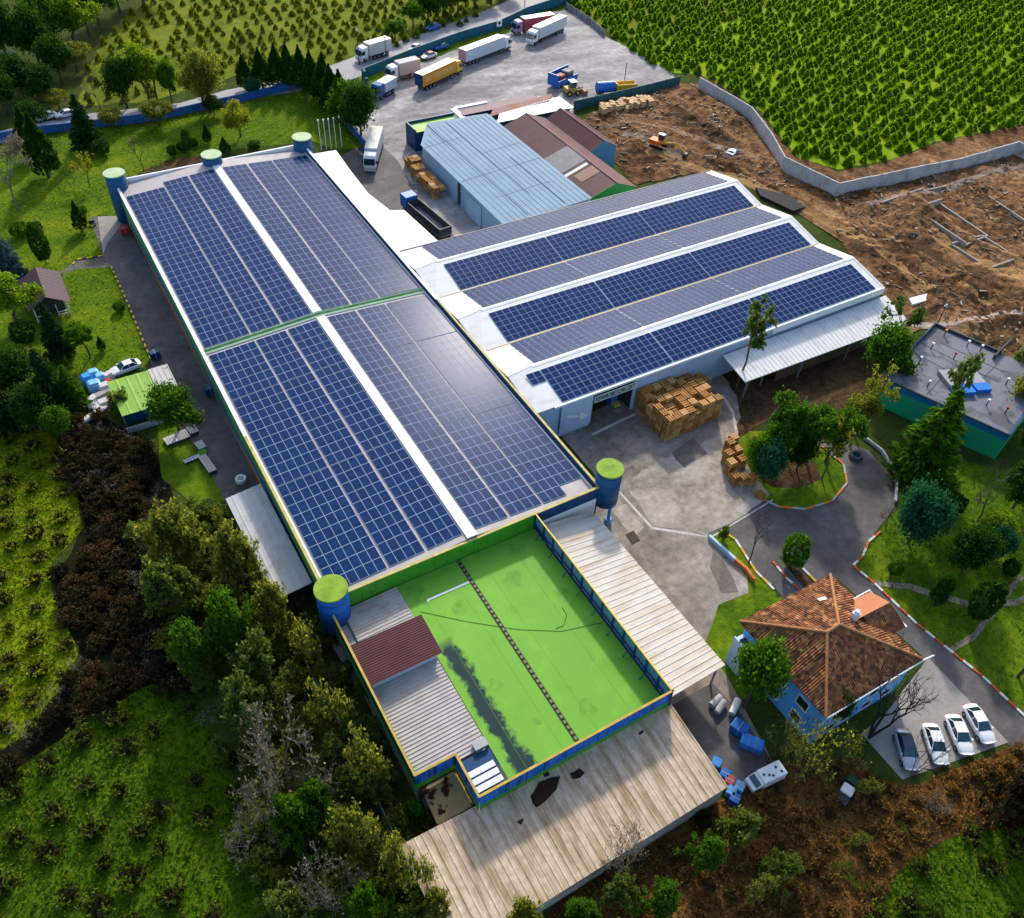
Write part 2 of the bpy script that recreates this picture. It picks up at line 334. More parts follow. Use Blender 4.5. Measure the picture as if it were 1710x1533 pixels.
for px, mt_, lb in (([(1040, 800), (1125, 762), (1215, 722), (1262, 800), (1285, 832), (1180, 893), (1092, 878)], SLAB_L, 'paler slabs in the middle of the yard'), ([(1120, 755), (1160, 733), (1180, 758), (1140, 782)], SLAB_D, 'dark oily patch before the timber stacks'), ([(1190, 920), (1215, 945), (1235, 985), (1205, 990), (1188, 950)], SLAB_D, 'wall shadow painted on the concrete beside the pale blue kerb wall'), ([(1020, 850), (1045, 840), (1075, 880), (1060, 895)], SLAB_L, 'pale scuffed patch by the corner drum downpipe')):
    patch('yard_stain_and_shadow', px, mt_, lb, .7, cat='stain')  # stains and scuffs, plus one wall shadow painted as a dark patch
patch('bare_soil', [(1190, 600), (1260, 590), (1430, 560), (1490, 640), (1440, 700), (1380, 690), (1300, 690), (1235, 735), (1228, 660)], DIRT2, 'dark brown bare soil in front of the long white canopy', .6, cat='soil')
for px, lb in (([(1455, 970), (1520, 975), (1620, 1005), (1700, 1000), (1760, 960), (1760, 972), (1700, 1012), (1620, 1016), (1520, 985), (1455, 978)], 'rough stone path crossing the right-hand lawn'), ([(1580, 1085), (1620, 1060), (1660, 1010), (1700, 960), (1712, 962), (1668, 1018), (1628, 1068), (1585, 1092)], 'rough stone path running up the right-hand lawn')):
    patch('stone_path', px, STONEP, lb, .12)
patch('flower_bed', [(228, 290), (262, 275), (300, 262), (340, 262), (335, 272), (260, 292)], DIRT2, 'bare planting bed behind the far end of the big hall', .3, cat='flower bed')

# construction ground: a height field with banks and furrows
CON = [(938, 230), (985, 190), (1135, 140), (1165, 140), (1250, 195), (1290, 260), (1396, 318), (1712, 255), (1790, 240), (1790, 720), (1700, 640), (1560, 540), (1520, 560), (1475, 500), (1400, 400), (1240, 300), (1180, 285), (1060, 310), (1000, 240)]
CP = [(p.x, p.y) for p in wpoly(CON)]
def seg_d(x, y, poly):
    b = 1e9
    for i in range(len(poly)):
        ax, ay = poly[i]; bx, by = poly[(i+1) % len(poly)]; dx, dy = bx-ax, by-ay
        t = max(0, min(1, ((x-ax)*dx+(y-ay)*dy)/(dx*dx+dy*dy+1e-9))); b = min(b, math.hypot(x-ax-t*dx, y-ay-t*dy))
    return b
RIDGES = [[(1350, 372), (1400, 398), (1468, 448), (1540, 478)], [(1445, 425), (1500, 460), (1560, 490)], [(1400, 345), (1480, 390), (1580, 460), (1690, 530)], [(1530, 350), (1600, 400), (1710, 440)], [(1480, 560), (1580, 550), (1700, 545)], [(1560, 470), (1640, 480), (1710, 500)], [(1120, 180), (1180, 215), (1230, 240)], [(1050, 215), (1130, 250), (1280, 310), (1420, 390)], [(1180, 170), (1240, 220), (1280, 280)]]
RW = [[(p.x, p.y) for p in wpoly(r)] for r in RIDGES]
def ridge_h(x, y):
    h = 0
    for r in RW:
        for a, b in zip(r[:-1], r[1:]):
            dx, dy = b[0]-a[0], b[1]-a[1]; t = max(0, min(1, ((x-a[0])*dx+(y-a[1])*dy)/(dx*dx+dy*dy)))
            q = math.hypot(x-a[0]-t*dx, y-a[1]-t*dy)
            h = max(h, .75*math.exp(-(q/1.3)**2))
    return h
def earth_z(x, y):
    e = min(1, seg_d(x, y, CP)/4); ca, sa = math.cos(-.45), math.sin(-.45); u, v2 = x*ca-y*sa, x*sa+y*ca
    h = 1.3*mnoise.fractal((u*.045, v2*.075, 3), 1, 2, 3)+.55*mnoise.fractal((u*.22+7, v2*.28, 9), .7, 2, 5)+.22*mnoise.noise((x*.75+9, y*.75, 5))+.5
    return .10+(max(0, h)+ridge_h(x, y))*e
xs = [p[0] for p in CP]; ys = [p[1] for p in CP]; st = .55
vid = {}; vv = []; ff = []
x0, y0 = min(xs), min(ys); nx, ny = int((max(xs)-x0)/st)+2, int((max(ys)-y0)/st)+2
def dv(i, j):
    if (i, j) not in vid:
        x, y = x0+i*st, y0+j*st; e = min(1, seg_d(x, y, CP)/4)
        ca, sa = math.cos(-.45), math.sin(-.45); u, v2 = x*ca-y*sa, x*sa+y*ca
        vid[(i, j)] = len(vv); vv.append((x, y, earth_z(x, y)))
    return vid[(i, j)]
for i in range(nx):
    for j in range(ny):
        if inside(x0+(i+.5)*st, y0+(j+.5)*st, CP): ff.append((dv(i, j), dv(i+1, j), dv(i+1, j+1), dv(i, j+1)))
me = bpy.data.meshes.new('construction_ground'); me.from_pydata(vv, [], ff); me.materials.append(DIRT)
tag(link('construction_ground', me), 'churned brown earth of the construction site behind the halls', 'construction ground', None, 'structure')

def track(name, px, wd, material, label, lift=.05):
    P = [(p.x, p.y) for p in wpoly(px)]; Q = []
    for a, b in zip(P[:-1], P[1:]):
        n = max(1, int(math.hypot(b[0]-a[0], b[1]-a[1])/1.0)); Q += [(a[0]+(b[0]-a[0])*k/n, a[1]+(b[1]-a[1])*k/n) for k in range(n)]
    Q.append(P[-1]); bb = MB(); prev = None; m_ = 5
    for k, (x, y) in enumerate(Q):
        q0, q1 = Q[max(0, k-1)], Q[min(len(Q)-1, k+1)]; dx, dy = q1[0]-q0[0], q1[1]-q0[1]; L = math.hypot(dx, dy)+1e-9; nx_, ny_ = -dy/L, dx/L; ww = wd*(.7+.6*mnoise.noise((x*.2, y*.2, 1))+.25)
        row = []
        for j in range(m_+1):
            o_ = (j/m_-.5)*ww+mnoise.noise((x*.6, y*.6, 4))*.3; xx, yy = x+nx_*o_, y+ny_*o_; row.append((xx, yy, earth_z(xx, yy)+lift*(1 if 0 < j < m_ else -1.5)))
        if prev:
            for j in range(m_): bb.face([prev[j], prev[j+1], row[j+1], row[j]])
        prev = row
    me = bb.build(name, material); tag(me, label, 'track', None, 'structure')
for px, wd, mt_, lb in (([(1075, 250), (1150, 280), (1240, 300), (1330, 345), (1420, 398), (1500, 448), (1545, 492)], 3.4, SAND, 'ochre vehicle track along the end of the gabled hall'), ([(1395, 345), (1480, 400), (1580, 470), (1650, 520)], 1.1, SAND, 'thin ochre trench line across the brown earth'), ([(1500, 318), (1590, 380), (1680, 430), (1740, 470)], 1.6, SAND, 'ochre trench line under the concrete wall'), ([(1440, 350), (1530, 330), (1640, 300), (1720, 275)], 2.6, soil('pink_grey_soil', [(.12, .08, .06), (.26, .19, .15), (.36, .27, .22)], .2, 1.2, .6), 'pinkish soil strip at the foot of the concrete wall'), ([(1520, 545), (1600, 545), (1660, 535), (1720, 540)], 1.6, soil('pale_mud', [(.2, .15, .12), (.42, .34, .29), (.5, .43, .38)], .3, 1.2, .4), 'pale muddy rut behind the flat grey roof'), ([(1000, 215), (1060, 205), (1120, 215), (1180, 240), (1240, 275)], 2.2, soil('light_clay', [(.13, .075, .04), (.27, .17, .1), (.36, .24, .15)], .2, 1.2, .6), 'light clay track through the fenced brown earth'), ([(1560, 430), (1620, 455), (1690, 480)], 1.2, DIRT2, 'dark wet furrow in the brown earth'), ([(1420, 410), (1470, 440), (1530, 478)], 2.4, DIRT2, 'dark open trench beside the ochre track'), ([(1480, 540), (1560, 520), (1640, 505), (1720, 510)], 2.2, DIRT2, 'dark furrow behind the lamp post'), ([(1500, 400), (1570, 440), (1640, 475)], 7, DIRT2, 'broad damp dark patch of earth'), ([(1620, 330), (1690, 370), (1740, 395)], 8, DIRT2, 'broad dark dug patch under the concrete wall'), ([(1120, 190), (1180, 222), (1225, 250)], 6, DIRT2, 'dark damp ground inside the wall corner'), ([(1560, 395), (1640, 440), (1720, 480)], 4, SAND, 'broad ochre graded strip'), ([(1040, 225), (1080, 235), (1130, 262)], 5, soil('grey_clay', [(.12, .085, .06), (.22, .165, .125), (.3, .24, .19)], .2, 1.2, .6), 'grey clay patch by the maroon sheds'), ([(1630, 560), (1680, 575), (1730, 600)], 5, DIRT2, 'dark torn earth behind the parapet')):
    track('earth_track', px, wd, mt_, lb)

for px, lb in (([(1528, 352), (1570, 338), (1650, 392), (1612, 408), (1528, 352)], 'pale rectangular foundation outline under the concrete wall'), ([(1590, 405), (1640, 392), (1700, 430), (1655, 446), (1590, 405)], 'second pale foundation outline on the brown earth'), ([(1650, 330), (1712, 372), (1760, 404)], 'long pale kerb line of the foundations'), ([(1470, 342), (1540, 318), (1580, 310)], 'pale pipe trench edge at the foot of the concrete wall')):
    P = [(p.x, p.y) for p in wpoly(px, .8)]; bb = MB()
    for (xa, ya), (xb, yb) in zip(P[:-1], P[1:]):
        L = math.hypot(xb-xa, yb-ya); zt = sum(earth_z(xa+(xb-xa)*t/8, ya+(yb-ya)*t/8) for t in range(9))/9+.3; M = Matrix.Translation((xa, ya, 0)) @ Matrix.Rotation(math.atan2(yb-ya, xb-xa), 4, 'Z'); bb.box(0, L, -.16, .16, zt-1.5, zt, 0, M)
    tag(bb.build('foundation_kerb', mat('dusty_concrete', (.34, .29, .24), .9, .2, 1), None, (P[0][0], P[0][1], 0)), lb, 'foundation')

# ------------------------------------------------------------------ solar panels
def panel_material():
    mt, n, b = _nodes('solar_panel_glass'); u = n.nodes.new('ShaderNodeUVMap'); s = n.nodes.new('ShaderNodeSeparateXYZ'); n.links.new(u.outputs[0], s.inputs[0])
    def m(op, a, bb=None, c=None):
        x = n.nodes.new('ShaderNodeMath'); x.operation = op
        for k, val in enumerate((a, bb, c)):
            if val is None: continue
            if isinstance(val, (int, float)): x.inputs[k].default_value = val
            else: n.links.new(val, x.inputs[k])
        return x.outputs[0]
    def edge(v, w_): return m('GREATER_THAN', m('ABSOLUTE', m('SUBTRACT', v, .5)), .5-w_)
    fr = m('MAXIMUM', edge(s.outputs[0], .022), edge(s.outputs[1], .015))
    cx = edge(m('FRACT', m('MULTIPLY', s.outputs[0], 6)), .045); cy = edge(m('FRACT', m('MULTIPLY', s.outputs[1], 10)), .03)
    cell = m('MAXIMUM', cx, cy); mid = m('LESS_THAN', m('ABSOLUTE', m('SUBTRACT', s.outputs[1], .5)), .012)
    g_ = n.nodes.new('ShaderNodeNewGeometry')
    base = _ramp(n, _noise(n, .9, 3, .6, g_.outputs['Position']), [(.3, (.0045, .019, .070)), (.7, (.007, .032, .122))])
    col = _mix(n, m('MULTIPLY', m('MAXIMUM', cell, mid), .3), base, (.12, .18, .36)); col = _mix(n, fr, col, (.36, .44, .60))
    n.links.new(col, b.inputs['Base Color']); b.inputs['Roughness'].default_value = .2; b.inputs['Specular IOR Level'].default_value = .03
    rr = n.nodes.new('ShaderNodeMix'); rr.data_type = 'FLOAT'; n.links.new(fr, rr.inputs[0]); rr.inputs[2].default_value = .26; rr.inputs[3].default_value = .7; n.links.new(rr.outputs[0], b.inputs['Roughness'])
    return mt
PANEL = panel_material()
def panel_mesh(w_, l_, name='solar_panel'):
    me = bpy.data.meshes.new(name); h = .04; a, b = w_/2, l_/2
    v = [(-a,-b,0),(a,-b,0),(a,b,0),(-a,b,0),(-a,-b,h),(a,-b,h),(a,b,h),(-a,b,h)]
    me.from_pydata(v, [], [(4,5,6,7),(0,1,5,4),(1,2,6,5),(2,3,7,6),(3,0,4,7)]); me.materials.append(PANEL)
    uv = me.uv_layers.new(name='UVMap').data
    for k, q in enumerate(((0,0),(1,0),(1,1),(0,1))): uv[k].uv = q
    for k in range(4, 20): uv[k].uv = (.01, .01)
    me.update(); return me
def place_panels(root, slots, w_, l_, n_near=100):
    """slots: (x, y, z, Matrix3 rotation). The nearest n_near as parts of their own, the rest as one part"""
    ro = root.location; me = panel_mesh(w_, l_)
    key = lambda s_: (s_[0]-CAM[0])**2+(s_[1]-CAM[1])**2
    slots = sorted(slots, key=key)
    for x, y, z, R in slots[:n_near]:
        o = link('solar_panel', me, root, (x-ro.x, y-ro.y, z-ro.z)); o.rotation_euler = R.to_euler()
    V, UV = [], []; h = .04; a, b = w_/2, l_/2
    base = [Vector(p) for p in ((-a,-b,0),(a,-b,0),(a,b,0),(-a,b,0),(-a,-b,h),(a,-b,h),(a,b,h),(-a,b,h))]
    for x, y, z, R in slots[n_near:]:
        c = [R @ p for p in base]; o = Vector((x-ro.x, y-ro.y, z-ro.z))
        for q in ((4,5,6,7),(0,1,5,4),(1,2,6,5),(2,3,7,6),(3,0,4,7)): V += [tuple(c[k]+o) for k in q]
        UV += [0,0,1,0,1,1,0,1]+[.01]*32
    me = npmesh('solar_panel_field', np.array(V), 4, PANEL); me.uv_layers.new(name='UVMap').data.foreach_set('uv', np.array(UV, 'f'))
    o = link('solar_panel_field', me, root); o['kind'] = 'stuff'
def local_build(mb, name, mats, root, **k): return mb.build(name, mats, root, off=tuple(root.location), **k)

# ------------------------------------------------------------------ big solar hall
HW, HY0, HY1, ZP, ZE, ZR = 35.2, 17.6, 120.0, 7.0, 6.15, 7.15
def mural():
    mt, n, b = _nodes('mural_green_wall'); g_ = n.nodes.new('ShaderNodeNewGeometry'); s = n.nodes.new('ShaderNodeSeparateXYZ'); n.links.new(g_.outputs['Position'], s.inputs[0])
    wv = n.nodes.new('ShaderNodeMath'); wv.operation = 'SINE'; sc = n.nodes.new('ShaderNodeMath'); sc.operation = 'MULTIPLY'; sc.inputs[1].default_value = .13
    n.links.new(s.outputs[1], sc.inputs[0]); n.links.new(sc.outputs[0], wv.inputs[0])
    ad = n.nodes.new('ShaderNodeMath'); ad.operation = 'MULTIPLY_ADD'; n.links.new(wv.outputs[0], ad.inputs[0]); ad.inputs[1].default_value = .9; n.links.new(s.outputs[2], ad.inputs[2])
    c = _ramp(n, _step(n, ad.outputs[0], 0, 8), [(0, (.5, .12, .02)), (.16, (.5, .33, .03)), (.2, (.02, .1, .3)), (.42, (.02, .12, .35)), (.45, (.06, .3, .02)), (.72, (.09, .36, .02)), (.76, (.15, .4, .55)), (.83, (.015, .05, .11))])
    c2 = _mix(n, .12, c, _ramp(n, _noise(n, .5), [(.3, (.02, .02, .02)), (.7, (.3, .3, .3))])); n.links.new(c2, b.inputs['Base Color']); b.inputs['Roughness'].default_value = .5
    n.nodes[-1].name; return mt
MURAL = mural()
hall = thing('factory_hall', 'long low factory hall whose wide roof of solar panels is crossed by a green gutter', 'factory', (17.6, 68.8, 0))
b = MB(); b.box(0, .25, HY0, HY1, 0, ZP-.15, 0); b.box(.25, HW-.25, HY1-.25, HY1, 0, ZP-.15, 1); b.box(HW-.25, HW, HY0, HY1, 0, ZP-.12, 2)
b.box(.25, 26, HY0, HY0+.25, 0, ZP-.12, 3); b.box(26, HW-.25, HY0, HY0+.25, 5.0, ZP-.12, 2); b.box(26, HW-.25, HY0+.002, HY0+.25, 0, 5.0, 1)
for k in range(14):   # vertical pleats of the green parapet
    x = 2+k*1.75; b.box(x, x+.18, HY0-.07, HY0, 4.45, ZP-.2, 3)
local_build(b, 'wall', [MURAL, WHITE, DKBLUE, GREEN], hall)
b = MB(); b.face([(.25, HY0+.25, ZE), (17.6, HY0+.25, ZR), (17.6, HY1-.25, ZR), (.25, HY1-.25, ZE)]); b.face([(17.6, HY0+.25, ZR), (HW-.25, HY0+.25, ZE), (HW-.25, HY1-.25, ZE), (17.6, HY1-.25, ZR)])
local_build(b, 'roof', mat('pale_roof_sheet', (.42, .38, .37), .6, .1, .5, dirt=(.3, .27, .25), dirt_scale=.4), hall)
b = MB(); b.box(-.12, .3, 46, HY1+.1, ZP-.15, ZP); b.box(-.12, HW+.1, HY1-.27, HY1+.1, ZP-.148, ZP+.003); local_build(b, 'white_coping', WHITE, hall)
b = MB(); b.box(-.12, .22, HY0-.1, 46, ZP-.15, ZP); b.box(-.1, HW+.1, HY0-.1, HY0+.22, ZP-.12, ZP+.004); b.box(HW-.2, HW+.12, HY0+.22, 62, ZP-.12, ZP+.01); local_build(b, 'yellow_coping', mat('yellow_coping', (.48, .40, .13), .6, .25, 1), hall)
b = MB(); b.box(HW-.3, HW+.12, 62, HY1-.3, ZP-.12, ZP+.01); b.box(HW-.62, HW-.5, HY0+.3, HY1-.3, ZE, ZE+.22); b.box(.3, .5, HY0+.3, HY1-.3, ZE, ZE+.12); local_build(b, 'flashing', WHITE, hall)
b = MB(); b.box(16.95, 18.25, HY0+.26, 65.2, ZR-.02, ZR+.16); b.box(16.95, 18.25, 66.65, HY1-.3, ZR-.02, ZR+.16)
for k in range(6): b.box(16.9, 18.3, 30+16*k-.08, 30+16*k+.08, ZR-.02, ZR+.19)
local_build(b, 'ridge_skylight', flat('white_skylight', (.85, .85, .85), .35), hall)
b = MB()
for sx, xa, xb in ((1, .3, 17.6), (-1, HW-.3, 17.6)):
    b.face([(xa, 65.3, ZE+.10), (xb, 65.3, ZR+.10), (xb, 65.55, ZR+.22), (xa, 65.55, ZE+.22)], 1); b.face([(xa, 65.55, ZE+.22), (xb, 65.55, ZR+.22), (xb, 65.9, ZR-.0), (xa, 65.9, ZE+.02)], 0)
    b.face([(xa, 65.9, ZE+.02), (xb, 65.9, ZR+.02), (xb, 66.25, ZR+.25), (xa, 66.25, ZE+.25)], 0); b.face([(xa, 66.25, ZE+.25), (xb, 66.25, ZR+.25), (xb, 66.5, ZR+.10), (xa, 66.5, ZE+.10)], 1)
local_build(b, 'roof_gutter', [mat('green_gutter', (.13, .33, .12), .5, .3, .8), flat('pale_green_edge', (.55, .7, .5))], hall)
sl_ = math.atan2(ZR-ZE, 17.35)
def hall_slots():
    out = []; strips = [(.75, 6), (7.6, 4), (12.35, 4)]
    cols = [(x0_+1.1*k+.55, j) for j, (x0_, n_) in enumerate(strips) for k in range(n_)]
    for side in (0, 1):
        R = Matrix.Rotation(-sl_ if side == 0 else sl_, 3, 'Y')
        for xc, j in cols:
            z = ZE+(xc-.25)*math.tan(sl_)+.07; x = xc if side == 0 else HW-xc
            for sec, (ya, n_, first) in enumerate(((18.75, 26, 10), (66.75, 28, 4))):
                for r in range(n_):
                    if sec == 1 and r == n_-1 and j == 0 and side == 0: continue
                    if sec == 0 and r == 0 and side == 1 and xc < 4.2: continue
                    gap = .14*sum(1 for q in (first, first+10, first+20) if r >= q)
                    out.append((x, ya+1.76*r+.88+gap, z, R))
    return out
place_panels(hall, hall_slots(), 1.07, 1.73)

# corner towers
def tower(x, y, r, ztop, zbot, label, pale=False, pipe=None):
    t = thing('corner_tower', label, 'tower', (x, y, 0), 0, 'round towers at the roof corners of the big hall')
    a = MB(); a.tube((x, y, zbot), (x, y, ztop), r, r, 40)
    o = local_build(a, 'drum', mat('tower_blue', (.012, .085, .20) if pale is not None else (.01, .11, .42), .45, .2, .4), t)
    for p in o.data.polygons: p.use_smooth = len(p.vertices) == 4
    a = MB(); a.tube((x, y, ztop-.02), (x, y, ztop+.16), r+.12, r+.10, 40)
    mt, n, bb = _nodes('tower_lid'); c = _ramp(n, _noise(n, .8, 6, .6, _pos(n)), [(.35, (.15, .27, .02) if not pale else (.36, .46, .24)), (.6, (.24, .38, .03) if not pale else (.48, .58, .36))])
    g_ = n.nodes.new('ShaderNodeTexCoord'); vo = _step(n, _noise(n, .9, 8, .7, g_.outputs['Object']), .6, .64); c = _mix(n, vo, c, (.10, .13, .05) if not pale else (.4, .48, .3))
    n.links.new(c, bb.inputs['Base Color']); bb.inputs['Roughness'].default_value = .6
    local_build(a, 'lid', mt, t)
    a = MB()
    for z in np.arange(max(zbot, 2)+.7, ztop-.3, 1.5): a.tube((x, y, float(z)), (x, y, float(z)+.08), r+.025, r+.025, 40)
    local_build(a, 'hoop', flat('hoop_blue', (.008, .05, .12)), t)
    if pipe:
        a = MB(); a.tube((x+.3, y-r+.6, 0.4), (x+.3, y-r+.6, zbot), .22, .22, 12); a.tube((x+.3, y-r+.6, 0), (x+.3, y-r+.6, .9), .5, .45, 14); local_build(a, 'downpipe', flat('pale_blue', (.12, .3, .55)), t)
    return t
tower(.3, 118.7, 1.75, 8.9, 0, 'tall dark blue corner tower rising from the ground at the far left roof corner', True)
tower(17.5, 119.2, 1.75, 8.6, 5, 'pale-lidded blue drum in the middle of the far roof edge', True)
tower(34.9, 119.2, 1.75, 8.6, 3, 'pale-lidded blue drum at the far right roof corner beside the flagpoles', True)
tower(.4, 17.4, 1.7, 8.9, 2.6, 'bright blue drum with stained lime lid at the near left corner among trees', None)
tower(36.6, 17.9, 1.6, 9.2, 3.6, 'dark blue drum with stained lime lid and downpipe at the near right corner', False, True)

# ------------------------------------------------------------------ gabled solar hall
X0, X1, ZV, ZG = 35.45, 102.4, 6.3, 7.75
YS = [77.6, 70.3, 62.95, 55.5, 48.1, 40.65, 33.2]; ZS = [ZV, ZG, ZV, ZG, ZV, ZG, ZV]
h2 = thing('gabled_hall', 'white factory hall with three low parallel gables striped with solar panels', 'factory', (69, 55, 0))
b = MB()
for i in range(6):
    y1, y2, z1, z2 = YS[i], YS[i+1], ZS[i], ZS[i+1]
    xa = 39.2 if z1 == ZG else X0; xb = 39.2 if z2 == ZG else X0
    b.face([(xa, y1, z1), (xb, y2, z2), (X1, y2, z2), (X1, y1, z1)])
for i in (1, 3, 5): b.face([(39.2, YS[i], ZG), (X0, YS[i-1], ZV), (X0, YS[i], ZG-.55)]); b.face([(39.2, YS[i], ZG), (X0, YS[i], ZG-.55), (X0, YS[i+1], ZV)])
local_build(b, 'roof', mat('white_gable_roof', (.74, .73, .70), .6, .05, .8, dirt=(.5, .47, .41), dirt_scale=.6, dirt_amt=(.52, .8), stretch=(.25, 1.2, 1)), h2)
LB = mat('pale_blue_cladding', (.42, .52, .66), .5, .06, .6)
b = MB()
zc = [(YS[k], ZS[k]-.1) for k in range(7)]
b.face([(X1-.1, y, z) for y, z in zc]+[(X1-.1, 33.3, 0), (X1-.1, 77.5, 0)])
b.box(X0, X1-.2, 77.3, 77.5, 0, ZV-.1)
DX0, DX1 = 44.9, 52.2
b.box(X0, DX0, 33.35, 33.5, 0, ZV-.1); b.box(DX1, X1-.12, 33.35, 33.5, 0, ZV-.1); b.box(DX0, DX1, 33.42, 33.5, 5.75, ZV-.1)
for k in range(100):
    x = DX1+.25+k*.5
    if x < X1-.4: b.box(x, x+.1, 33.31, 33.36, 0, ZV-.2)
local_build(b, 'wall', LB, h2)
b = MB(); b.box(DX0-.1, DX1+.2, 38.4, 38.5, 0, 5.7); b.box(DX0-.2, DX0-.1, 33.55, 38.4, 0, 5.7); b.box(DX1+.1, DX1+.2, 33.55, 38.4, 0, 5.7); b.box(DX0-.2, DX1+.2, 33.55, 38.5, 5.7, 5.75); local_build(b, 'doorway', DARKSTEEL, h2)
b = MB(); b.box(39.6, DX0-.05, 33.0, 33.12, .9, 6.0); local_build(b, 'sliding_door', mat('door_panel_blue', (.45, .54, .68), .45, .05), h2)
b = MB(); b.prism([(40.6, 32.95), (40.6, 32.99), (43.2, 32.99), (43.2, 32.95)], [3.6, 3.6, 2.6, 2.6], [3.95, 3.95, 2.95, 2.95]); b.prism([(42.9, 32.93), (42.9, 32.99), (44.3, 32.99), (44.3, 32.93)], [2.2, 2.2, 2.45, 2.45], [3.7, 3.7, 2.5, 2.5]); local_build(b, 'arrow_marking', WHITE, h2)
b = MB(); b.box(X0+3, X1+.1, 33.0, 33.3, ZV-.32, ZV+.02); b.box(78, X1, 32.9, 33.02, ZV-1.0, ZV-.1); local_build(b, 'fascia', WHITE, h2)
b = MB()
for i in (2, 4): b.box(36.2, X1-.1, YS[i]-.12, YS[i]+.12, ZV-.02, ZV+.10)
local_build(b, 'valley_gutter', flat('ochre_gutter', (.5, .36, .2)), h2)
b = MB(); b.box(36.2, X1, 77.55, 77.75, ZV-.15, ZV+.12); local_build(b, 'eave_gutter', DARKSTEEL, h2)
b = MB()
for i in (1, 3, 5):
    b.face([(39.2, YS[i]-.35, ZG-.03), (X1, YS[i]-.35, ZG-.03), (X1, YS[i], ZG+.06), (39.2, YS[i], ZG+.06)]); b.face([(39.2, YS[i], ZG+.06), (X1, YS[i], ZG+.06), (X1, YS[i]+.25, ZG-.01), (39.2, YS[i]+.25, ZG-.01)])
for i in range(6):
    p, q = Vector((X1-.25, YS[i], ZS[i]+.05)), Vector((X1-.25, YS[i+1], ZS[i+1]+.05)); b.face([p, q, q+Vector((.35, 0, .05)), p+Vector((.35, 0, .05))])
local_build(b, 'ridge_cap', mat('white_cap', (.76, .76, .73), .6, .05, 1, dirt=(.5, .47, .42), dirt_scale=.7, dirt_amt=(.56, .75)), h2)
b = MB()
for i in (1, 3, 5):
    b.tube((39.2, YS[i], ZG+.015), (X0, YS[i], ZG-.535), .025, .025, 4)
local_build(b, 'lap_seam', flat('grey_joint', (.33, .32, .3)), h2)
# lettering board over the door
b = MB(); b.box(DX0+.1, DX1-.05, 32.86, 32.96, 4.55, 5.72); sign = local_build(b, 'sign_board', flat('sign_grey_green', (.5, .56, .5)), h2)
tc = bpy.data.curves.new('sign_lettering', 'FONT'); tc.body = 'KEIWROBETLMN ZKT'; tc.size = 1.15; tc.extrude = .02; tc.align_x = 'CENTER'; tc.align_y = 'CENTER'
tm = bpy.data.objects.new('t', tc); C.objects.link(tm); dg = bpy.context.evaluated_depsgraph_get(); tme = bpy.data.meshes.new_from_object(tm.evaluated_get(dg)); bpy.data.objects.remove(tm)
tme.materials.clear(); tme.materials.append(flat('black_lettering', (.01, .012, .012)))
wx = max(v.co.x for v in tme.vertices)-min(v.co.x for v in tme.vertices)
for v in tme.vertices: v.co.x *= 6.7/wx
lt = link('sign_lettering', tme, h2, ((DX0+DX1)/2-69, 32.83-55, 5.13)); lt.rotation_euler = (math.pi/2, 0, 0); lt.parent = sign
sign_slots = []
a2 = math.atan2(ZG-ZV, 7.4)
for i in range(6):
    south = i % 2 == 1; yr, yv = (YS[i], YS[i+1]) if south else (YS[i+1], YS[i]); s_ = -1 if south else 1
    R = Matrix.Rotation(a2 if south else -a2, 3, 'X'); L = abs(yr-yv); nr = 6 if south else 6
    t0 = 1.15 if south else .45; pr = (L/math.cos(a2)-t0-.25)/nr
    for k in range(54):
        x = 39.9+1.12*k+.56+(.18 if k >= 17 else 0)+(.18 if k >= 34 else 0)
        for r in range(nr):
            q = (t0+(r+.5)*pr)*math.cos(a2)
            sign_slots.append((x, yr+s_*q, ZG-q*math.tan(a2)+.07, R))
    if i == 5:
        for k in range(2):
            for r in range(2): q = (t0+(r+.5)*pr)*math.cos(a2); sign_slots.append((37.6+1.12*k+.5, yr+s_*q, ZG-q*math.tan(a2)+.07, R))
place_panels(h2, sign_slots, 1.085, .985)

# machine and crate glimpsed inside the door
t = thing('blue_machine', 'blue machine with yellow tray just inside the open hall door', 'machine', (50.6, 35.4, 0)); b = MB(); b.box(50.0, 51.2, 35.2, 36.4, 0, 2.6); b.box(49.9, 51.3, 35.1, 36.5, 2.6, 2.75)
local_build(b, 'cabinet', BLUE, t, bevel=.05); b = MB(); b.box(50.1, 51.2, 34.3, 35.15, .5, .75); local_build(b, 'tray', YELLOW, t)

# ------------------------------------------------------------------ front block with lime green roof
fb = thing('green_roof_block', 'flat lime green roofed block with blue parapets in front of the big hall', 'building', (13, 4, 0))
ZF = 4.4
mt, n, bb = _nodes('lime_roof_membrane'); P = _pos(n)
c = _ramp(n, _noise(n, .3, 6, .6, P), [(.3, (.145, .36, .035)), (.7, (.19, .44, .045))]); c = _mix(n, _step(n, _noise(n, 2.2, 8, .7, P), .64, .8), c, (.10, .22, .04)); c = _mix(n, _step(n, _noise(n, .16, 5, .6, P), .5, .56), c, (.16, .38, .042)); c = _mix(n, _step(n, _noise(n, 5.0, 4, .6, _pos(n, (1, .15, 1))), .62, .75), c, (.115, .28, .035))
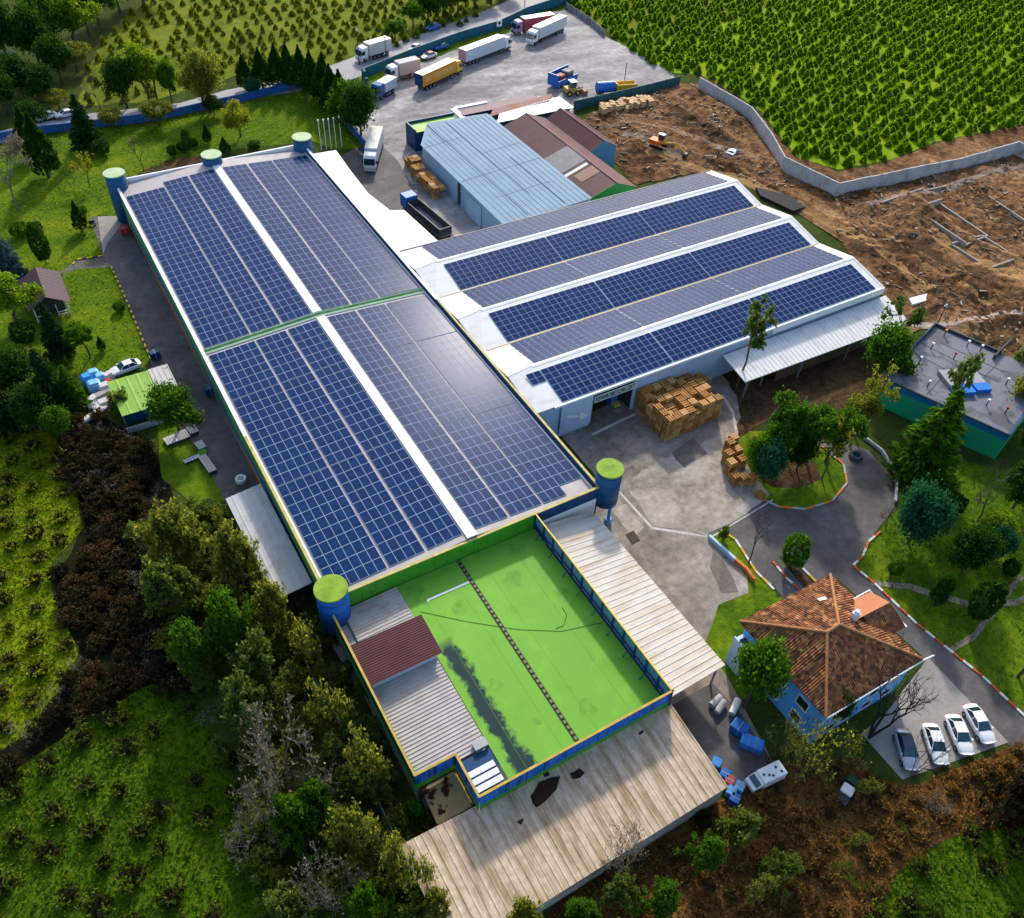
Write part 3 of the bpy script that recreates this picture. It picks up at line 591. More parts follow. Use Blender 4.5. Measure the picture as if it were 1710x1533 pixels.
# dark algae stain down the left part, wandering along a line
s = n.nodes.new('ShaderNodeSeparateXYZ'); g_ = n.nodes.new('ShaderNodeNewGeometry'); n.links.new(g_.outputs['Position'], s.inputs[0])
nz = _noise(n, .38, 9, .75, P); ln = n.nodes.new('ShaderNodeMath'); ln.operation = 'MULTIPLY_ADD'; n.links.new(s.outputs[1], ln.inputs[0]); ln.inputs[1].default_value = -.02; ln.inputs[2].default_value = 9.45
df = n.nodes.new('ShaderNodeMath'); df.operation = 'SUBTRACT'; n.links.new(s.outputs[0], df.inputs[0]); n.links.new(ln.outputs[0], df.inputs[1])
wob = n.nodes.new('ShaderNodeMath'); wob.operation = 'MULTIPLY_ADD'; n.links.new(nz, wob.inputs[0]); wob.inputs[1].default_value = 4.4; wob.inputs[2].default_value = -2.2
ad = n.nodes.new('ShaderNodeMath'); ad.operation = 'ADD'; n.links.new(df.outputs[0], ad.inputs[0]); n.links.new(wob.outputs[0], ad.inputs[1])
ab = n.nodes.new('ShaderNodeMath'); ab.operation = 'ABSOLUTE'; n.links.new(ad.outputs[0], ab.inputs[0])
band = _step(n, ab.outputs[0], 1.15, .55); yl = _step(n, s.outputs[1], 9.0, 7.6); mm = n.nodes.new('ShaderNodeMath'); mm.operation = 'MULTIPLY'; n.links.new(band, mm.inputs[0]); n.links.new(yl, mm.inputs[1])
c = _mix(n, mm.outputs[0], c, (.012, .035, .036)); n.links.new(c, bb.inputs['Base Color']); bb.inputs['Roughness'].default_value = .55
LIMEROOF = mt
b = MB(); b.prism([(7.7, -8.7), (25.8, -8.7), (25.8, HY0-.08), (7.7, HY0-.08)], 4.0, ZF); local_build(b, 'green_roof', LIMEROOF, fb)
b = MB(); b.prism([(-.05, -4.0), (4.0, -4.0), (4.0, -8.45), (25.8, -8.45), (25.8, HY0-.1), (-.05, HY0-.1)], 0, 3.95); local_build(b, 'wall', mat('grey_render', (.3, .3, .29), .85, .15, .6, dirt=(.16, .15, .13)), fb)
GREYCORR = mat('weathered_grey_sheet', (.47, .42, .385), .7, .12, .7, dirt=(.24, .17, .12), dirt_scale=.45, dirt_amt=(.54, .75), stretch=(.35, 1.2, 1))
b = MB(); b.corr((7.7, 11.0, 4.5), (7.7, HY0-.2, 4.5), (1.2, HY0-.2, 4.2), (1.2, 11.0, 4.2), .42, .07); b.corr((7.6, -3.9, 4.5), (7.6, 8.2, 4.5), (.3, 8.2, 4.2), (.3, -3.9, 4.2), .42, .07); local_build(b, 'corrugated_roof', GREYCORR, fb)
b = MB()
for k in range(1, 9, 2):
    if abs(7.7+k*2.05-15.5) > .5: b.box(7.7+k*2.05, 7.73+k*2.05, -8.6, HY0-.15, ZF, ZF+.008)
local_build(b, 'membrane_seam', flat('faded_seam', (.125, .31, .035), .8), fb)
PUD = mat('dried_puddle', (.145, .345, .036), .7, .18, 1.5)
for k, (x, y, r_) in enumerate(((20, 12, 1.0), (23.6, 8, .8), (24.3, -3, 1.1), (11.5, 1.5, .7), (18.4, -5.4, .9), (12.6, 11.6, .8), (22.4, 15.2, 1.2), (9.2, 15.6, .9), (24.6, 2.2, .6), (17.8, 8.6, .45), (13.2, -3.8, .5))):
    q = rough_edge([(x+r_*math.cos(t*.7)*(1+.5*math.sin(t*2.1+k)), y+r_*1.3*math.sin(t*.7)) for t in range(9)], .35, .3, k); b = MB(); b.face([(a_, b_, ZF+.004) for a_, b_ in q]); local_build(b, 'puddle_mark', PUD, fb)
b = MB(); b.box(15.3, 15.75, -8.6, HY0-.12, ZF, ZF+.07)
for k in range(40): b.box(15.38, 15.67, -8.3+k*.65, -7.95+k*.65, ZF+.07, ZF+.09, 1)
local_build(b, 'roof_seam', [mat('black_seam', (.03, .028, .02), .8, .3, 2), flat('tan_seam_plate', (.2, .17, .1))], fb)
b = MB(); b.box(10.0, 15.25, 14.05, 14.3, ZF, ZF+.05); b.box(9.9, 10.05, 13.9, 14.25, ZF, ZF+.06); local_build(b, 'white_pipe', WHITE, fb)
cb = MB(); pts = [(8.6, 13.2), (12.5, 9.6), (17, 6.0), (21, 3.6), (25.6, 2.4)]
for p, q in zip(pts[:-1], pts[1:]): cb.tube((p[0], p[1], ZF+.03), (q[0], q[1], ZF+.03), .02, .02, 5)
pts = [(20.6, 4.2), (21.5, 4.1), (22.6, 5.1), (22.7, 6.2)]
for p, q in zip(pts[:-1], pts[1:]): cb.tube((p[0], p[1], ZF+.03), (q[0], q[1], ZF+.03), .025, .025, 5)
local_build(cb, 'roof_cable', BLACK, fb)
# right screen of blue frames, open bars
b = MB(); b.box(25.86, 26.02, -9.0, HY0-.15, 6.86, 7.0); local_build(b, 'yellow_rail', YELLOW, fb)
b = MB(); b.box(25.88, 26.0, -9.0, HY0-.15, 4.4, 4.75); b.box(25.7, 25.86, -8.9, HY0-.2, 5.3, 5.38)
for k in range(14): b.box(25.8, 26.05, -9.0+k*2.03, -8.8+k*2.03, 4.2, 6.86)
for k in range(9): y = -8.2+k*3; b.tube((25.0, y, ZF), (25.85, y, 5.4), .05, .05, 6)
local_build(b, 'screen_frame', flat('deep_blue_frame', (.01, .045, .14)), fb)
b = MB(); b.corr((25.95, -9.0, 4.8), (25.95, HY0-.2, 4.8), (25.95, HY0-.2, 6.86), (25.95, -9.0, 6.86), .3, .05); local_build(b, 'screen_sheet', mat('blue_grey_mesh', (.13, .26, .33), .5, .2, 1.5), fb)
# blue parapets
bp = [((4.0, -8.9), (26.05, -8.9)), ((3.9, -4.3), (3.9, -8.9)), ((-.3, -4.3), (3.9, -4.3)), ((-.3, 15.4), (-.3, -4.3))]
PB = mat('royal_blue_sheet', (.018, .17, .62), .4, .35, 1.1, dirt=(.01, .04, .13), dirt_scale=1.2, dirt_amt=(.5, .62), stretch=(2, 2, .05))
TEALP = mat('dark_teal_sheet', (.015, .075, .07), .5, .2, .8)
b = MB(); y2 = MB()
for k, ((xa, ya), (xb, yb)) in enumerate(bp):
    dx, dy = xb-xa, yb-ya; L = math.hypot(dx, dy); M = Matrix.Translation((xa, ya, 0)) @ Matrix.Rotation(math.atan2(dy, dx), 4, 'Z')
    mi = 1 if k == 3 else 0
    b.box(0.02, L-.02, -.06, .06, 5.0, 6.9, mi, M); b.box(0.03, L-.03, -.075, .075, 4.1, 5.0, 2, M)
    for q in range(int(L/.5)): b.box(q*.5, q*.5+.12, -.1, -.06, 5.0, 6.9, mi, M)
    y2.box(-.08, L+.08, -.12, .12, 6.9, 7.0+.003*k, 0, M)
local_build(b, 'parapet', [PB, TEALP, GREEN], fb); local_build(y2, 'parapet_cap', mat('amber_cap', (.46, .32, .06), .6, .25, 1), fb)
# maroon roof room on the grey roof
b = MB(); b.box(.3, 7.7, 7.1, 11.2, 4.3, 5.75); local_build(b, 'roof_room', mat('pale_blue_render', (.5, .6, .7), .6, .05), fb)
b = MB(); b.corr((-.1, 6.6, 5.85), (-.1, 11.6, 6.35), (8.05, 11.6, 6.35), (8.05, 6.6, 5.85), .28, .04); rr_ = local_build(b, 'maroon_roof', MAROON, fb)
b = MB(); b.box(4.5, 7.6, -6.2, -4.2, 2.6, 4.42)
local_build(b, 'sunken_bay', [DKBLUE], fb)
b = MB()
for k in range(3): b.box(4.4, 7.3, -6.1-k*.8, -5.5-k*.8, 4.42, 4.55)
b.box(4.4, 7.7, -8.7, -6.2, 3.9, 4.41, 1)
local_build(b, 'white_slabs', [flat('white_slab', (.7, .7, .7)), DARKSTEEL], fb)
b = MB(); b.box(6.2, 7.6, -4.1, -3.2, 4.55, 4.95); local_build(b, 'roof_hatch', STEEL, fb)
b = MB(); b.prism([(0.0, -8.2), (3.8, -8.2), (3.8, -4.4), (0.2, -4.4)], 3.5, 3.75)
mt, n, bb = _nodes('tan_slab'); P = _pos(n); c = _ramp(n, _noise(n, 1, 5, .6, P), [(.3, (.34, .22, .09)), (.7, (.45, .31, .14))]); c = _mix(n, _step(n, _noise(n, .45, 5, .6, P), .56, .6), c, (.05, .015, .008)); n.links.new(c, bb.inputs['Base Color']); bb.inputs['Roughness'].default_value = .8
local_build(b, 'tan_slab', mt, fb)

# ------------------------------------------------------------------ canopies
def canopy(name, label, poly4, zs, pitch, rib, material, edge, posts, mid=None, thick=.12):
    """poly4: corners c00,c10 (rib repeat edge) c11,c01"""
    cx = sum(p[0] for p in poly4)/4; cy = sum(p[1] for p in poly4)/4
    t = thing(name, label, 'canopy', (cx, cy, 0)); c = [(p[0], p[1], z) for p, z in zip(poly4, zs)]
    b = MB(); b.corr(*c, pitch, rib); local_build(b, 'roof_sheet', material, t)
    b = MB(); b.prism([p[:2] for p in poly4], [z-.03-thick for z in zs], [z-.03 for z in zs]); local_build(b, 'edge_beam', edge, t)
    for x, y, zt in posts:
        b = MB(); b.box(x-.09, x+.09, y-.09, y+.09, 0, zt); local_build(b, 'post', STEEL, t)
    return t
WSHEET = mat('white_ribbed_sheet', (.62, .565, .49), .65, .08, .7, dirt=(.42, .30, .18), dirt_scale=.45, dirt_amt=(.48, .74), stretch=(.3, 1.7, 1))
canopy('canopy', 'long white ribbed canopy roof with rust streaks along the right side of the green-roofed block', [(26.1, -8.6), (26.1, 17.3), (33.8, 16.6), (34.2, -8.2)], [4.75, 4.75, 4.25, 4.25], .82, .045, WSHEET, WHITE, [(33.6, y, 4.1) for y in (-7.8, -1, 5, 11, 16)])
TAN = mat('weathered_tan_sheet', (.60, .47, .34), .85, .22, 1.4, dirt=(.30, .20, .10), dirt_scale=.6, dirt_amt=(.42, .66), stretch=(2.2, .28, 1))
fc = canopy('canopy', 'big weathered tan canopy roof with dark holes at the front of the site', [(-3.8, -8.3), (26.3, -9.05), (26.2, -18.4), (-3.6, -18.6)], [4.15, 4.15, 3.3, 3.3], .74, .05, TAN, flat('pale_wall_edge', (.55, .53, .5)), [(x, -18, 3.1) for x in (0, 5, 10, 15, 20, 25.5)])
b = MB(); b.box(-3.4, 25.9, -18.3, -18.1, 0, 3.1); local_build(b, 'front_wall', mat('dull_white_wall', (.5, .48, .44), .8, .1, .5, dirt=(.3, .27, .22), dirt_scale=.6), fc)
def blob(px_list, z):
    P = [G(u, v, z) for u, v in px_list]
    return [(p.x, p.y) for p in P]
ROT = mat('rotten_dark_patch', (.03, .015, .008), .9, .4, 1.5)
for pl in ([(886, 1330), (900, 1308), (920, 1300), (935, 1297), (928, 1320), (910, 1338), (896, 1348), (889, 1343)], [(952, 1292), (960, 1288), (966, 1282), (976, 1290), (968, 1298), (956, 1301)], [(1066, 1226), (1074, 1221), (1075, 1224), (1068, 1229)], [(903, 1288), (912, 1284), (918, 1296), (910, 1300)], [(862, 1372), (875, 1366), (870, 1376)]):
    q = blob(pl, 4.0); q = rough_edge(q, .12, .3, 3); zt = lambda y: 4.15-(-8.6-y)*.87/9.6
    b = MB(); b.prism(q, [zt(y)+.02 for x, y in q], [zt(y)+.09 for x, y in q]); local_build(b, 'rotten_patch', ROT, fc)
rc = canopy('canopy', 'long white canopy on thin posts along the front of the gabled solar hall', [(68.5, 33.0), (103.6, 33.0), (102.5, 26.6), (68.2, 27.3)], [4.5, 4.5, 3.7, 3.7], .8, .05, mat('white_canopy_sheet', (.72, .71, .68), .5, .06, .6, dirt=(.4, .38, .34), dirt_scale=.5, stretch=(1.5, .3, 1)), WHITE, [(69, 27.6, 3.6), (70.6, 28.6, 3.6), (73.4, 28.6, 3.6), (80, 27.4, 3.6), (90, 27.2, 3.6), (101.5, 27, 3.6)])
b = MB(); b.box(76, 102, 28.3, 28.45, 0, 3.5); local_build(b, 'back_screen', mat('rusty_boards', (.16, .09, .05), .8, .3, .8, dirt=(.05, .03, .02), dirt_scale=.7), rc)
canopy('canopy', 'small grey canopy leaning on the left wall of the big hall', [(-4.9, 40.4), (-.35, 40.4), (-.2, 23), (-4.6, 23)], [3.2, 3.7, 3.7, 3.2], .9, .05, mat('grey_canopy_sheet', (.5, .5, .5), .6, .08, .8, dirt=(.3, .3, .28), dirt_scale=.6), STEEL, [(-4.6, 40, 3), (-4.6, 32, 3)])
t = thing('canopy', 'plain white flat canopy along the right edge of the big solar hall', 'canopy', (39, 100, 0)); b = MB()
ow = [(35.5, 80.2), (44.6, 80.2), (43.8, 92.6), (41.5, 93.5), (40.4, 101), (41.0, 112), (41.6, 119.6), (36.4, 120.0), (35.5, 119)]
b.prism(ow, 4.2, 4.5); local_build(b, 'roof_slab', flat('bright_white_slab', (.85, .85, .83)), t)
for x, y in ((41, 118.8), (40.2, 110), (40, 101), (43, 92), (43.8, 82)):
    b = MB(); b.box(x-.1, x+.1, y-.1, y+.1, 0, 4.2); local_build(b, 'post', STEEL, t)

# ------------------------------------------------------------------ blue-grey warehouse
t = thing('warehouse', 'blue-grey warehouse with a broad smooth metal roof behind the gabled solar hall', 'warehouse', (66, 100, 0))
wp = [(57.2, 79), (75.2, 79), (75.2, 118.6), (62.5, 121.2), (57.6, 113.5)]
b = MB(); b.prism(wp, 0, [4.9, 6.05, 6.05, 5.2, 4.9]); local_build(b, 'wall', mat('pale_blue_wall', (.33, .45, .56), .6, .06, .5), t)
RB = mat('blue_grey_roof_sheet', (.15, .26, .37), .65, .09, .35, dirt=(.13, .235, .345), dirt_scale=.25, dirt_amt=(.5, .7), spec=.2)
b = MB(); L3 = [(57.0, 78.9, 5.0), (75.4, 78.9, 6.2), (75.4, 118.8, 6.2), (62.5, 121.5, 5.0+5.5*1.2/18.4), (57.3, 113.6, 5.0+.3*1.2/18.4)]; b.face(L3); ro_ = local_build(b, 'roof', RB, t)
b = MB()
def rz_(x): return 5.0+(x-57.0)*1.2/18.4
for xa, ya, xb, yb in ((62, 112, 62.3, 120.5), (66, 96, 66.2, 120), (57.5, 96.5, 75, 96.7), (62.2, 80, 62.4, 112), (70, 80, 70.2, 100), (66, 104, 75, 104.15), (60, 88, 72, 88.15), (57.5, 112, 66, 112.15), (66.2, 86, 66.4, 96)):
    b.face([(xa, ya, rz_(xa)+.02), (xb, ya, rz_(xb)+.02), (xb, yb, rz_(xb)+.02), (xa, yb, rz_(xa)+.02)])
local_build(b, 'roof_seam', flat('dark_roof_seam', (.06, .10, .13), .8, spec=.1), t)
b = MB()
for k in range(16):
    x = 58.4+k*1.08; ye = 118.8 if x > 63 else 112.6+(x-57.3)*1.2; zz = rz_(x); b.face([(x-.05, 79, zz+.004), (x, 79, zz+.06), (x, ye, zz+.06), (x-.05, ye, zz+.004)]); b.face([(x, 79, zz+.06), (x+.05, 79, zz+.008), (x+.05, ye, zz+.008), (x, ye, zz+.06)])
local_build(b, 'roof_rib', RB, t)
b = MB(); b.box(57.05, 57.2, 96.5, 97.2, .3, 4.7); local_build(b, 'side_door', DARKSTEEL, t)
b = MB(); b.box(57.06, 57.2, 88, 93.5, 0, 4.1); local_build(b, 'roller_door', mat('door_blue_pale', (.4, .5, .6)), t)

# maroon gabled sheds
def gable_shed(label, xl, xr, xw, y0_, y1_, ze, zr, endmat, name='gabled_shed', patchy=False):
    t = thing(name, label, 'shed', ((xl+xw)/2, (y0_+y1_)/2, 0))
    b = MB(); b.box(xl+.2, xw-.2, y0_+.2, y1_-.2, 0, ze-.1); b.face([(xl+.2, y0_+.19, ze-.1), (xw-.2, y0_+.19, ze-.1), (xr, y0_+.19, zr-.1)]); local_build(b, 'wall', endmat, t)
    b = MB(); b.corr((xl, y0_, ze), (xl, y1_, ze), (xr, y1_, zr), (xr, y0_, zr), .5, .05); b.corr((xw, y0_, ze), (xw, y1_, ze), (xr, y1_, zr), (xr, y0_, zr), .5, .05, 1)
    local_build(b, 'roof', [MAROON, mat('lit_maroon_sheet', (.25, .12, .11), .6, .12, .6)], t)  # sunward slope gets a lit copy of the maroon, light put into colour
    b = MB(); b.tube((xr, y0_, zr+.04), (xr, y1_, zr+.04), .13, .13, 8); local_build(b, 'ridge_cap', mat('faded_ridge', (.3, .16, .15)), t)
    if patchy:
        b = MB(); f = lambda x: ze+(x-xl)*(zr-ze)/(xr-xl)+.06
        for ya, yb, xa, xb, mi in ((91, 97.6, xl+.1, xr-.2, 0), (89.4, 90.2, xl, xr-.6, 1), (85.8, 88.6, xl+1.5, xr-.3, 2)): b.face([(xa, ya, f(xa)), (xb, ya, f(xb)), (xb, yb, f(xb)), (xa, yb, f(xa))], mi)
        local_build(b, 'roof_patch', [mat('grey_translucent_sheet', (.17, .17, .19), .5, .2, 1), WHITE, mat('rust_patch', (.28, .15, .1))], t)
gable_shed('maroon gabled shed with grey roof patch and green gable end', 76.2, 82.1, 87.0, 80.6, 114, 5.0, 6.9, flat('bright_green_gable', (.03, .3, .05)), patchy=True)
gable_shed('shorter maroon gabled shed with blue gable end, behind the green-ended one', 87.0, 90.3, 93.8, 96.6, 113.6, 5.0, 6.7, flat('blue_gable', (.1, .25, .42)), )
t = thing('lean_to', 'low lean-to with mauve, rusty and pale blue roof strips beside the lorry yard', 'shed', (84, 121, 0))
b = MB(); b.prism([(72.2, 117), (95.3, 117), (95.3, 124), (91, 126.5), (72.2, 126.5)], 0, 4.3); local_build(b, 'wall', DKBLUE, t)
b = MB(); b.corr((71.8, 122.6, 4.9), (91.6, 122.6, 4.9), (91.6, 127, 4.4), (71.8, 127, 4.4), .6, .05); local_build(b, 'mauve_roof', mat('mauve_sheet', (.2, .11, .13), .6), t)
b = MB(); b.corr((76.5, 119.6, 5.0), (92.3, 121.0, 5.0), (95.6, 124.8, 4.7), (79, 122.6, 5.0), .6, .05); local_build(b, 'rusty_roof', mat('rust_sheet', (.27, .08, .025), .7, .2, .4, dirt=(.24, .12, .12), dirt_scale=.25, dirt_amt=(.45, .55)), t)
b = MB(); b.corr((76.4, 116.2, 5.0), (95.9, 116.2, 4.9), (96.0, 122.4, 4.9), (79, 119.8, 5.05), .9, .03); local_build(b, 'pale_roof', mat('pale_blue_roof', (.42, .5, .56), .4), t)
b = MB(); b.box(70.9, 72.1, 118.5, 127, 4.2, 4.7); b.box(72.1, 80, 126.8, 127.6, 4.2, 4.68); local_build(b, 'white_edge', WHITE, t)
t = thing('flat_roof_annexe', 'tiny lime-roofed annexe with dark teal walls at the corner of the blue warehouse', 'annexe', (65, 122.5, 0)); b = MB(); b.box(59.8, 70.6, 120.9, 125.2, 0, 3.9); local_build(b, 'wall', DKBLUE, t); b = MB(); b.box(59.8, 70.8, 125.2, 125.5, 0, 4.6); b.box(59.5, 59.8, 121, 125.5, 0, 4.6); local_build(b, 'parapet', DKBLUE, t)
b = MB(); b.box(60, 70.5, 121.0, 125.1, 3.9, 4.05); local_build(b, 'roof', LIME, t)
# ------------------------------------------------------------------ tiled house
hs = thing('tiled_house', 'blue-walled house under a brown clay-tiled hip roof with a small orange dormer', 'house', (44.8, -12, 0))
HB = mat('house_blue_render', (.10, .40, .85), .7, .1, .5, dirt=(.2, .5, .82), dirt_scale=.3)
b = MB(); b.box(38.25, 51.2, -18.25, -6.2, 0, 6.3); local_build(b, 'wall', HB, hs)
b = MB(); b.box(51.2, 52.9, -14.4, -9.8, 0, 6.2); local_build(b, 'wing_wall', HB, hs)
def tile_material(name, ax):
    mt, n, bb = _nodes(name); P = _pos(n)
    wv = n.nodes.new('ShaderNodeTexWave'); wv.bands_direction = ax; wv.inputs['Scale'].default_value = 1.05; wv.inputs['Distortion'].default_value = .4; wv.inputs['Detail'].default_value = 2; n.links.new(P, wv.inputs[0])
    w2 = n.nodes.new('ShaderNodeTexWave'); w2.bands_direction = 'Y' if ax == 'X' else 'X'; w2.inputs['Scale'].default_value = .95; w2.wave_profile = 'SAW'; n.links.new(P, w2.inputs[0])
    vo = n.nodes.new('ShaderNodeTexVoronoi'); vo.inputs['Scale'].default_value = 2.6; n.links.new(P, vo.inputs['Vector'])
    sp = n.nodes.new('ShaderNodeSeparateColor'); n.links.new(vo.outputs['Color'], sp.inputs[0])
    c = _ramp(n, sp.outputs[0], [(.05, (.10, .05, .03)), (.35, (.23, .088, .042)), (.7, (.35, .135, .058)), (.95, (.52, .24, .10))])
    c = _mix(n, _step(n, _noise(n, .35, 6, .6, P), .5, .75), c, (.17, .09, .05)); n.links.new(c, bb.inputs['Base Color']); bb.inputs['Roughness'].default_value = .85
    h = n.nodes.new('ShaderNodeMath'); h.operation = 'ADD'; n.links.new(wv.outputs['Fac'], h.inputs[0]); n.links.new(w2.outputs['Fac'], h.inputs[1]); _bump(n, bb, h.outputs[0], 1, .14); return mt
TX, TY = tile_material('clay_tiles_front', 'X'), tile_material('clay_tiles_side', 'Y')
SW, SE_, NE, NW = (38.0, -18.4, 6.25), (52.0, -18.5, 6.25), (51.4, -5.6, 6.25), (37.9, -5.5, 6.25); RA, RB_ = (43.0, -12.2, 9.4), (44.8, -12.1, 9.4)
def tiled(b, c00, c10, r1, r0, mi, step=.26):
    """slope of rounded tile columns running down from ridge r0-r1 to eave c00-c10"""
    c00, c10, r0, r1 = map(Vector, (c00, c10, r0, r1)); L = (c10-c00).length; n = int(L/step); ex = (c10-c00)/L; nn = (c10-c00).cross(r0-c00).normalized(); nn = nn if nn.z > 0 else -nn
    def top(s_):
        # height reached by a column at distance s_ along the eave
        a, c = (r0-c00).dot(ex), (r1-c00).dot(ex); up0 = (r0-c00)-ex*a; up1 = (r1-c00)-ex*c
        if s_ < a: return up0*(s_/a)
        if s_ > c: return up1*((L-s_)/(L-c))
        return up0.lerp(up1, (s_-a)/(c-a+1e-6))
    for k in range(n):
        sa, sb = k*L/n, (k+1)*L/n; sm = (sa+sb)/2; ra, rb, rm = top(sa), top(sb), top(sm)
        A, B_, M_ = c00+ex*sa, c00+ex*sb, c00+ex*sm+nn*.05
        b.face([A, M_, M_+rm, A+ra], mi); b.face([M_, B_, B_+rb, M_+rm], mi)
b = MB(); tiled(b, SW, SE_, RB_, RA, 0); tiled(b, SE_, NE, RB_, RB_, 1); tiled(b, NE, NW, RA, RB_, 0); tiled(b, NW, SW, RA, RA, 1)
b.prism([(38.0, -18.4), (52.0, -18.5), (51.4, -5.6), (37.9, -5.5)], 6.05, 6.2, 0)
rf = local_build(b, 'roof', [TX, TY], hs)
b = MB()
for p, q in ((SW, RA), (NW, RA), (SE_, RB_), (NE, RB_), (RA, RB_)): b.tube(Vector(p)+Vector((0, 0, .08)), Vector(q)+Vector((0, 0, .1)), .16, .16, 8)
o = local_build(b, 'ridge_tile', mat('orange_ridge_tile', (.38, .17, .07), .8, .25, 3), hs)
# side dormer with its own little gable
b = MB(); r0, r1 = (47.2, -12.1, 8.1), (53.4, -12.1, 7.6); b.face([r0, r1, (53.6, -9.5, 6.35), (49.6, -9.5, 6.55)], 0); tiled(b, (49.0, -14.8, 6.5), (53.6, -14.8, 6.3), r1, r0, 1)
local_build(b, 'dormer_roof', [mat('plain_orange_tiles', (.42, .16, .075), .75, .15, 4), TX], hs)  # one slope in plain orange, the other in the main roof tiles
b = MB(); b.face([(53.0, -14.4, 6.2), (53.0, -9.8, 6.2), (53.0, -12.1, 7.5)]); b.box(53.5, 53.7, -14.9, -9.4, 6.2, 6.42); b.box(49.5, 53.7, -9.5, -9.36, 6.25, 6.5); local_build(b, 'dormer_trim', WHITE, hs)
b = MB(); b.box(47.5, 48.2, -12.2, -11.5, 7.9, 9.1); b.tube((47.85, -11.85, 9.1), (47.85, -11.85, 9.5), .3, .25, 10); local_build(b, 'roof_vent', flat('white_vent', (.7, .72, .75)), hs)
b = MB(); b.face([(46.6, -8.2, 7.62), (47.5, -8.5, 7.68), (47.6, -8.1, 7.58), (46.7, -7.8, 7.5)]); local_build(b, 'loose_white_sheet', WHITE, hs)
def house_window(x0, x1, y0_, y1_, z0, z1, lb=None):
    b = MB(); xv = x1-x0 < .2
    if xv: b.box(x0-.08, x0+.0, y0_-.1, y1_+.1, z0-.12, z0); b.box(x0-.06, x0+.0, y0_-.1, y0_, z0, z1); b.box(x0-.06, x0+.0, y1_, y1_+.1, z0, z1); b.box(x0-.06, x0, y0_-.1, y1_+.1, z1, z1+.1)
    else: b.box(x0-.1, x1+.1, y0_-.08, y0_, z0-.12, z0); b.box(x0-.1, x0, y0_-.06, y0_, z0, z1); b.box(x1, x1+.1, y0_-.06, y0_, z0, z1); b.box(x0-.1, x1+.1, y0_-.06, y0_, z1, z1+.1)
    wn = local_build(b, 'window', WHITE, hs); p = MB()
    if xv: p.box(x0-.02, x0+.01, y0_, y1_, z0, z1)
    else: p.box(x0, x1, y0_-.02, y0_+.01, z0, z1)
    pn = local_build(p, 'pane', GLASS, hs); pn.parent = wn
for yy in (-9.2, -12.4, -15.6): house_window(38.25, 38.3, yy-.7, yy+.7, 3.7, 5.1); house_window(38.25, 38.3, yy-.6, yy+.6, 1.0, 2.3)
for xx in (40.6, 42.9, 46, 49): house_window(xx-.7, xx+.7, -18.25, -18.2, 3.4, 4.7); house_window(xx-.7, xx+.7, -18.25, -18.2, .9, 2.2)
b = MB(); b.box(36.9, 38.2, -8.4, -6.3, 0, 4.6); b.box(36.8, 38.2, -8.5, -8.35, 4.6, 5.2); b.box(36.8, 36.95, -8.35, -6.3, 4.6, 5.2); b.box(36.95, 38.2, -8.35, -6.3, 4.6, 4.7); b.box(37.2, 38.1, -7.7, -6.7, 4.7, 4.72, 1); local_build(b, 'porch', [flat('pale_porch', (.55, .68, .8)), GLASS], hs)
b = MB(); b.tube((52.0, -18.6, 6.15), (53.6, -18.75, 6.1), .1, .1, 8); b.tube((38.0, -18.5, 6.15), (52, -18.65, 6.15), .08, .08, 8); local_build(b, 'gutter', WHITE, hs)

# ------------------------------------------------------------------ green walled flat-roofed building on the right
gb = thing('flat_roof_building', 'emerald green walled building with grey flat roof, vents and a blue roof hatch', 'building', (99, 9, 0))
TP = [(86.2, 17.6), (92.6, .6), (110.5, 6.0), (107.3, 13.2), (107.6, 13.3), (103.9, 23.2)]
def teal_wall():
    mt, n, bb = _nodes('emerald_wall'); g_ = n.nodes.new('ShaderNodeNewGeometry'); s = n.nodes.new('ShaderNodeSeparateXYZ'); n.links.new(g_.outputs['Position'], s.inputs[0])
    c = _mix(n, _step(n, s.outputs[2], 3.69, 3.7), _ramp(n, _noise(n, .5), [(.3, (.01, .34, .17)), (.7, (.02, .42, .22))]), (.02, .16, .36)); n.links.new(c, bb.inputs['Base Color']); bb.inputs['Roughness'].default_value = .6; return mt
b = MB(); b.prism(TP, 0, 4.75); local_build(b, 'wall', teal_wall(), gb)
b = MB(); b.prism([(86.5, 17.4), (92.75, .95), (110.2, 6.3), (103.7, 22.9)], 4.76, 4.8); local_build(b, 'roof', mat('grey_roof_felt', (.16, .17, .195), .55, .12, .4, dirt=(.09, .095, .11), dirt_scale=.25, dirt_amt=(.5, .56)), gb)
b = MB()
for (xa, ya), (xb, yb), h in (((86.2, 17.6), (103.9, 23.2), .7), ((103.9, 23.2), (107.3, 13.3), .45), ((105.0, 13.0), (111, 14.6), .8), ((86.2, 17.6), (92.6, .6), .12), ((92.6, .6), (110.5, 6), .12)):
    L = math.hypot(xb-xa, yb-ya); M = Matrix.Translation((xa, ya, 0)) @ Matrix.Rotation(math.atan2(yb-ya, xb-xa), 4, 'Z'); b.box(0, L, -.12, .12, 4.752, 4.8+h, 0, M)
local_build(b, 'parapet', flat('dark_parapet', (.05, .055, .07)), gb)
b = MB()
for xa, ya, xb, yb in ((95, 20, 98, 8), (98.2, 21, 101, 9), (90, 8, 105, 12), (89, 12, 97, 14.5), (101, 19.5, 104, 10)):
    L = math.hypot(xb-xa, yb-ya); M = Matrix.Translation((xa, ya, 0)) @ Matrix.Rotation(math.atan2(yb-ya, xb-xa), 4, 'Z'); b.box(0, L, -.06, .06, 4.8, 4.83, 0, M)
local_build(b, 'roof_cable', DARKSTEEL, gb)
